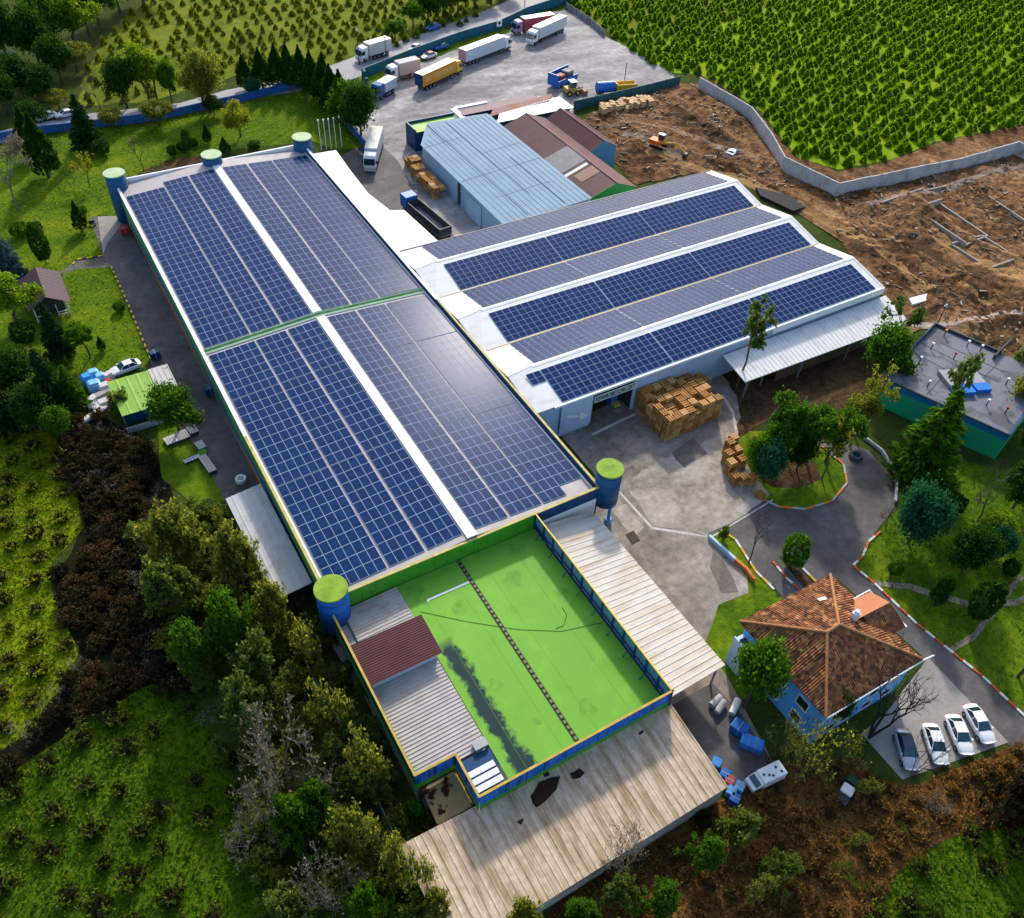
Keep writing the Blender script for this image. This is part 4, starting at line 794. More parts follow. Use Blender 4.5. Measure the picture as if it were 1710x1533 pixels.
b = MB(); M = Matrix.Translation((96.2, 10.6, 0)) @ Matrix.Rotation(-.36, 4, 'Z'); b.box(-3.2, 2.6, -.3, 3.2, 4.8, 5.4, 0, M); b.box(-3.2, -.2, -2.2, -.3, 4.8, 5.5, 1, M); b.box(.2, 2.6, -1.9, -.3, 4.8, 5.5, 1, M); local_build(b, 'roof_hatch', [mat('grey_hatch', (.3, .3, .31)), flat('bright_blue_hatch', (.01, .17, .6))], gb)
for x, y, c in ((103.0, 20.6, ORANGE), (103.9, 17.0, WHITE), (104.9, 15.3, WHITE), (99.5, 15.9, RED), (93.9, 17.7, WHITE), (101.6, 8.1, WHITE), (94.9, 6.3, WHITE), (95.9, 3.9, RED), (98.3, 19.2, WHITE), (90.5, 13.2, WHITE)):
    b = MB(); b.tube((x, y, 4.8), (x, y, 5.75), .09, .09, 8); b.tube((x, y, 5.75), (x, y, 6.0), .22, .2, 10, 1); local_build(b, 'roof_vent', [DARKSTEEL, c], gb)

# ------------------------------------------------------------------ park hut, green-roofed shed
hut = thing('park_hut', 'small wooden hut with a plum-brown gabled roof and white railing on the lawn', 'hut', (-16.6, 96.6, 0))
b = MB(); b.box(-18.7, -14.6, 94.6, 100.8, 0, 2.5); b.face([(-18.7, 94.6, 2.5), (-14.6, 94.6, 2.5), (-16.65, 94.6, 4)]); local_build(b, 'wall', DARKSTEEL, hut)
b = MB()
for xe in (-19.8, -13.6): b.corr((xe, 92.6, 2.5), (xe, 102, 2.5), (-16.7, 102, 4.3), (-16.7, 92.6, 4.3), .5, .03)
local_build(b, 'roof', mat('plum_roof_sheet', (.085, .05, .06), .65, .1, 1), hut)
b = MB()
for xa, xb, ya, yb in ((-19, -17.4, 93, 93.1), (-15.9, -14.2, 93, 93.1), (-14.2, -14.1, 93, 94.6), (-19.1, -19, 93, 94.6)):
    b.box(xa, xb, ya, yb, .9, 1.0); b.box(xa, xb, ya, yb, .45, .52); b.box(xa, xa+.1, ya, ya+.1, 0, 2.4); b.box(xb-.1, xb, yb-.1, yb, 0, 2.4)
local_build(b, 'railing', WHITE, hut)
gs = thing('open_shed', 'lime green roofed open shed with a stretch of pale sheeting beside the service road', 'shed', (-9, 66, 0))
b = MB(); b.corr((-12.9, 69.9, 2.9), (-7.3, 69.9, 2.9), (-7.2, 62.2, 2.5), (-12.6, 62.2, 2.5), 1.4, .04); local_build(b, 'green_roof', mat('lime_sheet', (.24, .43, .06), .55, .1, .7, dirt=(.1, .16, .05), dirt_scale=.7, dirt_amt=(.6, .75)), gs)
b = MB(); b.corr((-7.2, 70.2, 2.8), (-4.4, 70.4, 2.7), (-4.3, 63.2, 2.4), (-7.1, 62.8, 2.45), .7, .08); local_build(b, 'pale_roof', mat('pale_sheeting', (.55, .51, .48), .7, .08, 1, dirt=(.3, .26, .22), dirt_scale=.5), gs)
b = MB(); b.box(-12.5, -7.4, 63.0, 63.1, .2, 2.4); local_build(b, 'front_wall', DKBLUE, gs); b = MB(); b.box(-12.5, -4.6, 69.5, 69.6, 0, 2.7); local_build(b, 'back_wall', DKBLUE, gs); b = MB(); b.box(-12.7, -6.5, 61.3, 61.5, 0, .9); local_build(b, 'low_wall', CONC, gs)
for x, y in ((-12.5, 62.5), (-12.6, 69.6), (-7.3, 62.6), (-4.5, 63.4), (-4.6, 70)): b = MB(); b.box(x-.08, x+.08, y-.08, y+.08, 0, 2.5); local_build(b, 'post', STEEL, gs)

# ------------------------------------------------------------------ walls, fences, kerbs
def wall_line(name, label, cat, px, h, th, mt, world=False, segs=1.0, step=0, capm=None, posts=None):
    P = px if world else [(p.x, p.y) for p in wpoly(px)]
    mx = sum(p[0] for p in P)/len(P); my = sum(p[1] for p in P)/len(P)
    t = thing(name, label, cat, (mx, my, 0)); b = MB(); cp = MB(); ps = MB()
    for (xa, ya), (xb, yb) in zip(P[:-1], P[1:]):
        L = math.hypot(xb-xa, yb-ya); M = Matrix.Translation((xa, ya, 0)) @ Matrix.Rotation(math.atan2(yb-ya, xb-xa), 4, 'Z')
        if segs > 1:
            n = max(1, int(L/segs))
            for k in range(n): b.box(k*L/n+.015, (k+1)*L/n-.015, -th/2, th/2, 0, h+(rnd.random()-.5)*step, 0, M)
        else: b.box(0, L, -th/2, th/2, 0, h, 0, M)
        if capm: cp.box(-.05, L+.05, -th/2-.06, th/2+.06, h+.03, h+.12, 0, M)
        if posts:
            for k in range(int(L/posts)+1): ps = MB(); ps.box(k*posts-.06, k*posts+.06, -th/2-.08, th/2+.08, 0, h+.1, 0, M); local_build(ps, 'post', DARKSTEEL, t)
    local_build(b, 'panel', mt, t)
    if capm: local_build(cp, 'coping', capm, t)
    return t
wall_line('concrete_wall', 'tall pale concrete wall zigzagging between the brown earth and the plantation', 'wall', [(1165, 150), (1250, 200), (1282, 243), (1305, 285), (1395, 329), (1500, 306), (1600, 286), (1692, 258), (1712, 268), (1790, 262)], 3.1, .3, CONC, segs=4, step=.12)
BW = mat('blue_wall_paint', (.02, .11, .36), .6, .2, .5, dirt=(.03, .06, .12), dirt_scale=.7)
wall_line('garden_wall', 'low blue wall between the park lawn and the country road', 'wall', [(-30, 240), (75, 223), (190, 210), (270, 200), (345, 182), (420, 166), (500, 146), (535, 148)], 1.6, .25, BW, capm=BW)
wall_line('garden_wall', 'low blue wall hidden under the cypress row beside the lorry yard', 'wall', [(535, 148), (560, 190), (614, 250)], 1.6, .25, BW, capm=BW)
wall_line('boundary_wall', 'long dark teal wall between the country road and the lorry yard', 'wall', [(605, 132), (690, 97), (770, 68), (832, 50), (882, 26), (945, 5), (985, -20)], 2.4, .25, mat('teal_wall_paint', (.015, .11, .16), .6, .2, .5))
wall_line('yard_fence', 'dark teal sheet fence between the lorry yard and the brown earth', 'fence', [(958, 184), (1020, 170), (1080, 156), (1134, 142)], 2.2, .12, mat('teal_fence_sheet', (.02, .10, .11), .6, .25, .7), posts=6)
wall_line('yard_fence', 'wire fence with grey posts along the plantation side of the lorry yard', 'fence', [(945, 14), (985, 40), (1010, 62)], 1.6, .04, flat('grey_wire', (.25, .25, .25)), posts=3)
wall_line('slat_fence', 'broken pale blue slat fence running down through the overgrown trees', 'fence', [(495, 1085), (540, 1165), (580, 1235), (610, 1295), (650, 1385), (690, 1470), (730, 1560)], 1.8, .08, mat('peeling_blue_slats', (.22, .38, .42), .7, .4, 2, dirt=(.03, .05, .04), dirt_scale=.5, dirt_amt=(.5, .58)), segs=1.1, step=.5, posts=3.2)
wall_line('retaining_kerb', 'grey concrete edge along the left foot of the green-roofed block', 'kerb', [(560, 1075), (620, 1170), (690, 1300), (735, 1370)], .4, 1.0, mat('old_concrete_edge', (.34, .32, .30), .9, .2, 1))
wall_line('kerb_wall', 'low pale blue kerb wall with an orange end in the middle of the yard', 'wall', [(1183, 899), (1226, 938)], .7, .35, flat('pale_blue_kerb', (.38, .55, .65)))
wall_line('kerb_wall', 'low orange curved kerb wall at the yard edge', 'wall', [(1226, 938), (1246, 955), (1258, 972)], .7, .35, flat('orange_kerb', (.6, .17, .03)))
wall_line('retaining_wall', 'grey kerb wall curling along the lane past the big conifer', 'wall', [(1398, 695), (1440, 730), (1472, 755), (1497, 795), (1494, 840)], .5, .3, CONC)
def kerb(label, px, ca, cb, unit=1.0, w_=.28, h=.18):
    P = [(p.x, p.y) for p in wpoly(px)]; b = MB(); acc = 0
    for (xa, ya), (xb, yb) in zip(P[:-1], P[1:]):
        L = math.hypot(xb-xa, yb-ya); M = Matrix.Translation((xa, ya, 0)) @ Matrix.Rotation(math.atan2(yb-ya, xb-xa), 4, 'Z'); n = max(1, round(L/unit))
        for k in range(n): b.box(k*L/n+.01, (k+1)*L/n-.01, -w_/2, w_/2, 0, h, acc % 2, M); acc += 1
    o = b.build('striped_kerb', [ca, cb], None, (P[0][0], P[0][1], 0)); return tag(o, label, 'kerb', 'striped kerbstones along lanes and lawns')
KR = mat('kerb_red', (.5, .1, .03), .7, .25, 2); KW = mat('kerb_white', (.62, .6, .55), .7, .15, 2); KY = mat('kerb_yellow', (.55, .38, .03), .7, .2, 2); KD = mat('kerb_dark', (.04, .04, .04), .8)
kerb('long red and white kerb curving from the right-hand lawn tip down past the house', [(1470, 888), (1450, 905), (1440, 930), (1424, 945), (1460, 975), (1530, 1042), (1640, 1130), (1712, 1198), (1760, 1240)], KR, KW, 1.25)
kerb('yellow and black kerb between the left service road and the lawn', [(186, 446), (215, 510), (252, 600)], KY, KD, .8)
kerb('yellow and black kerb bordering the lawn side path near the hut', [(172, 428), (128, 434), (122, 442)], KY, KD, .8)
kerb('orange and white kerb around the round traffic island', [(1262, 829), (1300, 847), (1345, 851), (1390, 837), (1414, 807), (1408, 776), (1372, 746)], mat('kerb_orange', (.55, .17, .03), .7, .2, 2), mat('kerb_grey', (.35, .35, .34), .8), 1.6)
kerb('cream kerb curving along the grass verge above the house', [(1204, 886), (1228, 902), (1262, 955), (1292, 985)], KW, KY, 1.2)
kerb('red and white kerb on the ramp beside the tiled roof', [(1290, 938), (1312, 965), (1334, 985)], KR, KW, 1.0)
kerb('white kerb on the lane side of the narrow planted strip', [(1314, 924), (1340, 950), (1362, 972)], KW, KY, 1.4)

# ------------------------------------------------------------------ vehicles
TYRE = BLACK
def wheel(b, x, y, r, w_=.24): b.tube((x, y-w_/2, r), (x, y+w_/2, r), r, r, 18, 0); b.tube((x, y-w_/2-.01, r), (x, y+w_/2+.01, r), r*.55, r*.55, 12, 1)
def car_parts(root, body, roofm, L=4.6, W=1.82):
    st = [(-L/2, .62, .55, .78), (-L/2+.12, .80, .42, .92), (-1.6, .9, .3, 1.0), (-.6, .91, .28, .98), (.6, .91, .28, .96), (1.35, .89, .3, .93), (L/2-.3, .80, .34, .78), (L/2-.06, .62, .42, .66)]
    b = MB(); rings = []
    for x, hw, z0, z1 in st:
        hw *= W/1.82; s_ = [(hw*.86, z0), (hw, z0+.16), (hw, z1-.2), (hw*.93, z1-.05), (hw*.6, z1), (-hw*.6, z1), (-hw*.93, z1-.05), (-hw, z1-.2), (-hw, z0+.16), (-hw*.86, z0)]
        rings.append([(x, y, z) for y, z in s_])
    i = 0; n = 10
    for r in rings: b.v += r
    for k in range(len(rings)-1):
        for j in range(n): l = (j+1) % n; b.f.append((k*n+j, k*n+l, (k+1)*n+l, (k+1)*n+j)); b.mi.append(0)
    b.f.append(tuple(range(n))); b.mi.append(0); b.f.append(tuple((len(rings)-1)*n+j for j in reversed(range(n)))); b.mi.append(0)
    b.build('body', body, root, smooth=True)
    lo = [(-1.75, .74, .97), (.95, .76, .93)]; hi = [(-1.15, .58, 1.44), (.12, .60, 1.46)]
    A = [(-1.78, -.76, .96), (-1.78, .76, .96), (.98, .78, .93), (.98, -.78, .93)]; B_ = [(-1.1, -.57, 1.43), (-1.1, .57, 1.43), (.15, .6, 1.45), (.15, -.6, 1.45)]
    def quad(nm, p, mt): q = MB(); q.face(p); q.build(nm, mt, root)
    quad('rear_window', [A[0], B_[0], B_[1], A[1]], GLASS if body is not WHITE else TEALGLASS); quad('windscreen', [A[2], B_[2], B_[3], A[3]], TEALGLASS)
    quad('side_window', [A[1], B_[1], B_[2], A[2]], GLASS); quad('side_window', [A[3], B_[3], B_[0], A[0]], GLASS)
    q = MB(); q.face([(B_[0][0], B_[0][1], 1.44), (B_[3][0], B_[3][1], 1.455), (.15, 0, 1.5), (-1.1, 0, 1.48)]); q.face([(-1.1, 0, 1.48), (.15, 0, 1.5), (.15, .6, 1.455), (-1.1, .57, 1.44)])
    for p_, q_ in ((A[0], B_[0]), (A[1], B_[1]), (A[2], B_[2]), (A[3], B_[3])): q.tube(p_, q_, .045, .045, 6)
    for s_ in (-1, 1): q.tube((-.45, s_*.77, .97), (-.5, s_*.6, 1.45), .04, .04, 6); q.tube((-1.1, s_*.58, 1.43), (.15, s_*.6, 1.45), .04, .04, 6)
    q.build('roof', roofm, root)
    for x in (-1.38, 1.42):
        for s_ in (-1, 1): q = MB(); wheel(q, x, s_*.8, .33); q.build('wheel', [TYRE, STEEL], root)
    for s_ in (-1, 1):
        q = MB(); q.box(.62, .82, s_*.92-.1, s_*.92+.1, .95, 1.08); q.build('mirror', body, root)
        q = MB(); q.box(L/2-.32, L/2-.1, s_*.62-.14, s_*.62+.14, .62, .73); q.build('headlight', flat('lamp_glass', (.6, .62, .65), .15), root)
        q = MB(); q.box(-L/2+.0, -L/2+.1, s_*.6-.14, s_*.6+.14, .72, .86); q.build('tail_light', RED, root)
CW = flat('car_white', (.8, .81, .82), .25, coat=.5); CS = flat('car_silver', (.42, .46, .52), .3, metal=.2, coat=.5); CD = flat('car_navy', (.01, .03, .09), .2, coat=.6)
def car(front, rear, body, roofm, label, group=None, name='parked_car', W=1.82, cat='car'):
    a, c = G(*front), G(*rear); d_ = a-c; ct = (a+c)/2
    t = thing(name, label, cat, (ct.x, ct.y, zl()), math.atan2(d_.y, d_.x), group); car_parts(t, body, roofm, W=W); return t
pg = 'cars parked side by side on the concrete pad'
car((1519, 1287), (1502, 1228), CS, CD, 'silver car with a dark blue roof, leftmost of the four parked cars', pg)
car((1568, 1279), (1548, 1217), CW, CW, 'white car with branch shadows, next to the dark-roofed car', pg)
car((1610, 1262), (1586, 1203), CW, CW, 'white car parked second from the lane end of the row', pg)
car((1648, 1245), (1614, 1184), CW, CW, 'white car parked nearest the lane at the right end of the row', pg)
p = G(1410, 1326); t = thing('utility_cart', 'small dark cart with a white cover and green box in the brown undergrowth', 'cart', (p.x, p.y, 0), .35)
b = MB(); b.box(-1.5, 1.6, -.6, .6, .35, .75); b.build('bed', DARKSTEEL, t, bevel=.05); b = MB(); b.box(-.5, .6, -.6, .6, .75, 1.2); b.build('cover', WHITE, t, bevel=.15); b = MB(); b.box(.8, 1.6, -.6, .6, .75, 1.25); b.build('box', flat('bottle_green', (.01, .06, .04)), t, bevel=.05)
for x in (-1, 1):
    for s_ in (-1, 1): b = MB(); wheel(b, x, s_*.62, .35); b.build('wheel', [TYRE, STEEL], t)

def semi(front, rear_top, cabm, boxm, label, roofm=WHITE, ht=3.9, group='lorries parked in the yard', sidemark=None, rearm=None, gapped=False, name='semi_trailer_truck', skirt=DARKSTEEL, base=0.03, L=None):
    a, c = G(front[0], front[1]), G(rear_top[0], rear_top[1], ht); d_ = Vector((a.x-c.x, a.y-c.y, 0)); L = L or d_.length
    t = thing(name, label, 'lorry', (a.x, a.y, base), math.atan2(d_.y, d_.x), group)
    b = MB(); q = [(-2.25, .9), (-.05, .9), (0, 1.5), (-.35, 2.9), (-.7, 3.3), (-2.25, 3.5)]
    b.v = [(x, -1.22, z) for x, z in q]+[(x, 1.22, z) for x, z in q]; n = len(q)
    for k in range(n): l = (k+1) % n; b.f.append((k, l, n+l, n+k)); b.mi.append(0)
    b.f += [tuple(range(n-1, -1, -1)), tuple(range(n, 2*n))]; b.mi += [0, 0]; b.build('cab', cabm, t, bevel=.08)
    b = MB(); b.face([(.03, -1.08, 1.62), (.03, 1.08, 1.62), (-.29, 1.08, 2.82), (-.29, -1.08, 2.82)]); b.build('windscreen', GLASS, t)
    for s_ in (-1, 1):
        b = MB(); b.face([(-1.3, s_*1.24, 1.8), (-.25, s_*1.24, 1.8), (-.5, s_*1.24, 2.7), (-1.3, s_*1.24, 2.7)][::s_]); b.build('side_window', GLASS, t)
        b = MB(); b.box(-.2, -.05, s_*1.4-.12, s_*1.4+.12, 1.9, 2.6); b.build('mirror', DARKSTEEL, t)
        b = MB(); b.box(-.02, .06, s_*.85-.2, s_*.85+.2, .95, 1.15); b.build('headlight', flat('lamp_glass', (.6, .62, .65), .15), t)
    b = MB(); b.box(-.25, .05, -1.2, 1.2, .35, .88); b.build('bumper', DARKSTEEL if cabm is not WHITE else flat('light_bumper', (.55, .56, .58)), t)
    x0_ = -2.7
    b = MB(); b.box(-L, x0_, -1.26, 1.26, 1.15, ht); bx = b.build('trailer_box', boxm, t, bevel=.03)
    b = MB(); b.box(-L-.01, x0_-.02, -1.24, 1.24, ht, ht+.03); b.build('trailer_roof', roofm, t)
    if rearm is not None: b = MB(); b.box(-L-.05, -L, -1.22, 1.22, 1.2, ht-.1); b.build('rear_door', rearm, t)
    b = MB(); b.box(-L+.1, -.3, -.5, .5, .6, 1.15); b.box(-L+5, -5, -1.2, -1.1, .5, 1.1); b.box(-L+5, -5, 1.1, 1.2, .5, 1.1); b.build('chassis', skirt, t)
    for x in (-1.2, -4.2, -L+1.5, -L+2.8, -L+4.1):
        for s_ in (-1, 1): b = MB(); wheel(b, x, s_*1.05, .5, .32); b.build('wheel', [TYRE, STEEL], t)
    if sidemark:
        tc = bpy.data.curves.new('side_lettering', 'FONT'); tc.body = sidemark; tc.size = 1.5; tc.align_x = 'CENTER'; tc.align_y = 'CENTER'; tc.extrude = .01
        tm = bpy.data.objects.new('t', tc); C.objects.link(tm); dg = bpy.context.evaluated_depsgraph_get(); tme = bpy.data.meshes.new_from_object(tm.evaluated_get(dg)); bpy.data.objects.remove(tm)
        tme.materials.clear(); tme.materials.append(flat('pale_lettering', (.75, .6, .32)))
        wx = max(v.co.x for v in tme.vertices)-min(v.co.x for v in tme.vertices)
        for v in tme.vertices: v.co.x *= (L-5)/wx
        o = link('side_lettering', tme, bx, ((-L+x0_)/2, -1.28, 2.5)); o.rotation_euler = (math.pi/2, 0, 0)
    return t
PBX = mat('pale_grey_box', (.55, .58, .62), .5, .06, .5)
semi((618, 289), (630, 211), WHITE, PBX, 'white lorry facing the camera beside the white canopy strip', mat('cream_truck_roof', (.62, .59, .54), .5, .08, .5, dirt=(.4, .36, .3), dirt_scale=.5))
semi((766, 121), (699, 124), YELLOW, ORANGE, 'orange lorry with pale lettering and dark rear door', rearm=DKBLUE, sidemark='BIST OOMPEROR')
semi((848, 81), (772, 83), WHITE, PBX, 'silver-grey lorry parked end to end with the orange one', rearm=mat('faded_red_door', (.45, .25, .25)))
semi((857, 58), (923, 22), flat('violet_cab', (.3, .22, .36)), mat('dull_red_box', (.33, .06, .08), .5, .15, .8), 'lorry with dull red sides and violet front, parked beside a white-cabbed one')
semi((884, 76), (941, 25), WHITE, PBX, 'white-cabbed grey lorry in front of the dull red one')
semi((599, 104), (648, 62), WHITE, mat('cream_box', (.6, .56, .5), .5, .06, .5), 'cream box lorry driving on the country road behind the teal wall', group=None)
semi((648, 136), (697, 96), WHITE, mat('dirty_white_box', (.5, .47, .47), .5, .06, .5), 'dirty white box lorry with orange underside on the grass verge', mat('dusty_roof', (.4, .38, .38)), skirt=ORANGE)
semi((626, 168), (655, 127), flat('lorry_blue_cab', (.03, .12, .32)), mat('pale_teal_box', (.42, .5, .53), .5), 'blue-cabbed lorry with white roof nearest the tall blue banner pole', ht=3.2)
p, q = G(1098, 246, .5), G(1146, 262, .5); t = thing('excavator', 'small orange crawler excavator with its dark boom laid along the brown earth', 'excavator', (p.x, p.y, .5), math.atan2(q.y-p.y, q.x-p.x))
for s_ in (-1, 1):
    b = MB(); b.box(-1.6, 1.7, s_*1.0-.25, s_*1.0+.25, 0, .7); b.build('crawler_track', BLACK, t, bevel=.25)
b = MB(); b.box(-1.9, .9, -1.05, 1.05, .75, 1.7); b.build('body', flat('excavator_orange', (.7, .13, .02)), t, bevel=.12)
b = MB(); b.box(-.3, 1.0, .1, 1.0, 1.7, 2.8); b.build('cab', GLASS, t, bevel=.08); b = MB(); b.box(-.4, 1.1, .05, 1.05, 2.8, 2.9); b.build('cab_roof', WHITE, t)
b = MB(); b.tube((.9, -.3, 1.4), (4.2, -.3, 2.2), .28, .22, 8); b.tube((4.2, -.3, 2.2), (6.6, -.3, .8), .22, .18, 8); b.build('boom', flat('boom_yellow', (.6, .33, .03)), t)
b = MB(); b.prism([(6.3, -.9), (7.3, -.9), (7.3, .3), (6.3, .3)], .0, .9); b.build('bucket', DARKSTEEL, t, bevel=.1)
# open tipper beside the white strip
a = G(688, 352); t = thing('tipper_truck', 'long dark open tipper with a bright blue cab beside the white canopy strip', 'lorry', (47.8, 100.6, zl()), math.radians(95), None)
b = MB(); b.box(-2.3, 0, -1.3, 1.3, .9, 3.3); b.build('cab', BLUE, t, bevel=.1)
b = MB(); b.face([(.02, -1.1, 1.8), (.02, 1.1, 1.8), (.02, 1.1, 2.8), (.02, -1.1, 2.8)]); b.build('windscreen', GLASS, t)
b = MB(); b.box(-14.2, -2.6, -1.3, 1.3, 1.0, 1.2, 1); b.box(-14.2, -2.6, -1.3, -1.18, 1.2, 2.7); b.box(-14.2, -2.6, 1.18, 1.3, 1.2, 2.7); b.box(-14.2, -14.05, -1.18, 1.18, 1.2, 2.7); b.box(-2.75, -2.6, -1.18, 1.18, 1.2, 2.8)
for k in range(9): b.box(-14+k*1.4, -13.85+k*1.4, -1.36, 1.36, .95, 2.7 if False else 1.05)
b.build('tipper_bed', [DARKSTEEL, STEEL], t)
b = MB(); b.box(-14, -.3, -.5, .5, .6, 1.0); b.build('chassis', DARKSTEEL, t)
for x in (-1.2, -4, -11, -12.4, -13.5):
    for s_ in (-1, 1): b = MB(); wheel(b, x, s_*1.05, .5, .32); b.build('wheel', [TYRE, STEEL], t)
car((700, 103), (732, 92), WHITE, RED, 'white-fronted van with a red roof behind the orange lorry', None, 'van', cat='van')
car((684, 90), (702, 80), WHITE, WHITE, 'small white van beside the white and orange lorry', None, 'van', cat='van')
car((722, 86), (750, 78), BLUE, CD, 'blue car with dark roof parked on the verge by the lorries', None)
car((708, 55), (740, 44), BLUE, BLUE, 'blue pickup driving on the country road at the top', None, 'pickup', cat='pickup')
for k, (f_, r_, lb) in enumerate((((66, 203), (92, 196), 'white car on the road behind the tall dark cypress pair'), ((94, 199), (128, 192), 'pale car on the road directly behind the dark conifer'))): car(f_, r_, CW, CW, lb, 'cars on the country road')
car((190, 628), (232, 612), CW, CW, 'white van with dark side windows parked above the green-roofed shed', None, 'van', W=1.9, cat='van')
p, q = G(1250, 1316), G(1300, 1292); t = thing('van', 'small white van with marked roof parked among branches below the blue bundles', 'van', ((p.x+q.x)/2, (p.y+q.y)/2, zl()), math.atan2(p.y-q.y, p.x-q.x)); t.scale = (.82, .82, .82)
b = MB(); b.box(-2.4, 1.1, -.95, .95, .35, 2.0); b.build('cargo_body', CW, t, bevel=.16)
b = MB(); b.prism([(1.12, -.9), (2.5, -.9), (2.5, .9), (1.12, .9)], .35, [1.85, 1.0, 1.0, 1.85]); b.build('cab', CW, t, bevel=.1)
b = MB(); b.face([(1.42, -.78, 1.72), (2.1, -.78, 1.3), (2.1, .78, 1.3), (1.42, .78, 1.72)]); b.build('windscreen', TEALGLASS, t)
for x, y in ((-1.9, .3), (-1.5, -.4), (-.6, .35), (-.2, .1), (.4, -.2)): b = MB(); b.box(x, x+.3, y, y+.25, 2.0, 2.08); b.build('roof_plate', DARKSTEEL, t)
for x in (-1.5, 1.5):
    for s_ in (-1, 1): b = MB(); wheel(b, x, s_*.85, .34); b.build('wheel', [TYRE, STEEL], t)

# yard machines
t = thing('skip_lorry', 'dark blue open skip heaped with scrap at the edge of the lorry yard', 'skip', (107.5, 138.5, 0), .35)
b = MB(); b.box(-4, 4, -1.6, 1.6, .6, .8); b.box(-4, -3.8, -1.6, 1.6, .8, 3.4); b.box(-3.8, 4, 1.45, 1.6, .8, 3.2); b.box(-3.8, 4, -1.6, -1.45, .8, 1.9); b.build('skip', BLUE, t)
b = MB(); b.box(-2.2, 0, -1, 1, .8, 2.6, 0); b.box(.4, 2.8, -1.2, 1.2, .8, 2.9, 1); b.build('scrap_load', [mat('red_scrap', (.3, .06, .05)), mat('grey_scrap', (.12, .13, .16), .6, .3, 1)], t, bevel=.3)
b = MB(); wheel(b, -2, -1.4, .5); wheel(b, 2, -1.4, .5); b.build('wheel', [TYRE, STEEL], t)
t = thing('wheel_loader', 'ochre wheel loader with a scoop bucket parked beside the blue skip', 'loader', (106.5, 132.3, 0), -.1)
b = MB(); b.box(-2.2, .6, -1.1, 1.1, .7, 1.8); b.build('body', mat('ochre_machine', (.55, .33, .1), .6), t, bevel=.15)
b = MB(); b.box(-1, .4, -.9, .9, 1.8, 3.1); b.build('cab', GLASS, t, bevel=.1); b = MB(); b.box(-1.1, .5, -1, 1, 3.1, 3.2); b.build('cab_roof', WHITE, t)
b = MB(); b.box(2.0, 3.4, -1.4, 1.4, .2, .35); b.box(2.0, 2.15, -1.4, 1.4, .35, 1.3); b.box(2, 3.4, -1.4, -1.28, .35, .9); b.box(2, 3.4, 1.28, 1.4, .35, .9); b.box(.6, 2, -.7, -.5, .9, 1.2); b.box(.6, 2, .5, .7, .9, 1.2); b.build('bucket', mat('rust_machine', (.4, .2, .1)), t)
for x in (-1.5, .7):
    for s_ in (-1, 1): b = MB(); wheel(b, x, s_*1.1, .65, .4); b.build('wheel', [TYRE, YELLOW], t)
t = thing('dumper', 'yellow dumper bed coupled to a blue barrel beside the teal fence', 'dumper', (116.5, 128.6, 0), -.25)
b = MB(); b.tube((-5, 0, 1.6), (-.6, 0, 1.6), 1.25, 1.25, 20); o = b.build('barrel', BLUE, t)
b = MB(); b.box(-.2, 5, -1.2, 1.2, 1.0, 1.2); b.box(-.2, 5, -1.2, -1.05, 1.2, 2.3); b.box(-.2, 5, 1.05, 1.2, 1.2, 2.3); b.box(-.2, 0, -1.05, 1.05, 1.2, 2.4); b.build('dumper_bed', flat('dumper_yellow', (.65, .4, .03)), t)
b = MB(); b.box(-5, 5, -.5, .5, .5, .95); b.build('chassis', DARKSTEEL, t)
for x in (-4, 0, 4):
    for s_ in (-1, 1): b = MB(); wheel(b, x, s_*1.0, .5, .3); b.build('wheel', [TYRE, STEEL], t)
def lamp(u, v, h, label, name='street_lamp', head=True):
    p = G(u, v); t = thing(name, label, 'lamp', (p.x, p.y, 0)); b = MB(); b.tube((0, 0, 0), (0, 0, h), .12, .07, 8); b.tube((0, 0, 0), (0, 0, .5), .25, .2, 8); b.build('pole', DARKSTEEL, t)
    b = MB(); b.tube((0, 0, h-.05), (0, 0, h+.35), .35, .12, 10); b.build('lamp_head', flat('lamp_white', (.6, .6, .62)), t)
lamp(1042, 140, 5, 'dark pole with a pale lamp standing by the yellow dumper')
lamp(612, 170, 7, 'tall dark blue pole with a folded banner at the yard corner', 'banner_pole')
t = G(612, 170); b = MB(); b.prism([(-.35, -.3), (.35, -.3), (.45, .3), (-.3, .35)], .3, 5.4); tag(b.build('folded_banner', mat('banner_blue', (.015, .05, .12), .7, .3, 1), None), 'dark blue folded banner hanging on the yard corner pole', 'banner'); bpy.data.objects['folded_banner'].location = (t.x+.25, t.y-.2, 0)
lamp(600, 108, 8, 'tall dark lamp post standing in front of the cream lorry')
lamp(645, 106, 6, 'shorter dark lamp post at the rear of the cream lorry')
lamp(1195, 275, 3.6, 'short dark leaning post at the far corner of the gabled hall')
lamp(1562, 548, 4.5, 'dark lamp post behind the flat grey roof')
# banner sign
p = G(833, 60); t = thing('round_sign', 'small white sign with a dark disc on a post in the lorry yard', 'sign', (p.x, p.y, 0)); b = MB(); b.box(-.1, .1, -.1, .1, 0, 3); b.build('post', DARKSTEEL, t); b = MB(); b.box(-.7, .7, -.1, .0, 2.4, 4.2); b.build('board', WHITE, t); b = MB(); b.tube((0, -.13, 3.3), (0, -.1, 3.3), .4, .4, 16); b.build('disc', BLACK, t)
# flagpoles
fp = None
for k, u in enumerate(((537, 251), (545.5, 250), (553.5, 249), (562, 247), (571, 245))):
    p = G(*u); t = thing('flagpole', 'bare white flagpole in the row of five behind the hall corner', 'flagpole', (p.x, p.y, 0), 0, 'five white flagpoles in a row'); b = MB(); b.tube((0, 0, 0), (0, 0, 6.2), .1, .07, 8); b.build('pole', WHITE, t); b = MB(); b.tube((0, 0, 6.2), (0, 0, 6.5), .2, .16, 10); b.build('finial', WHITE, t)
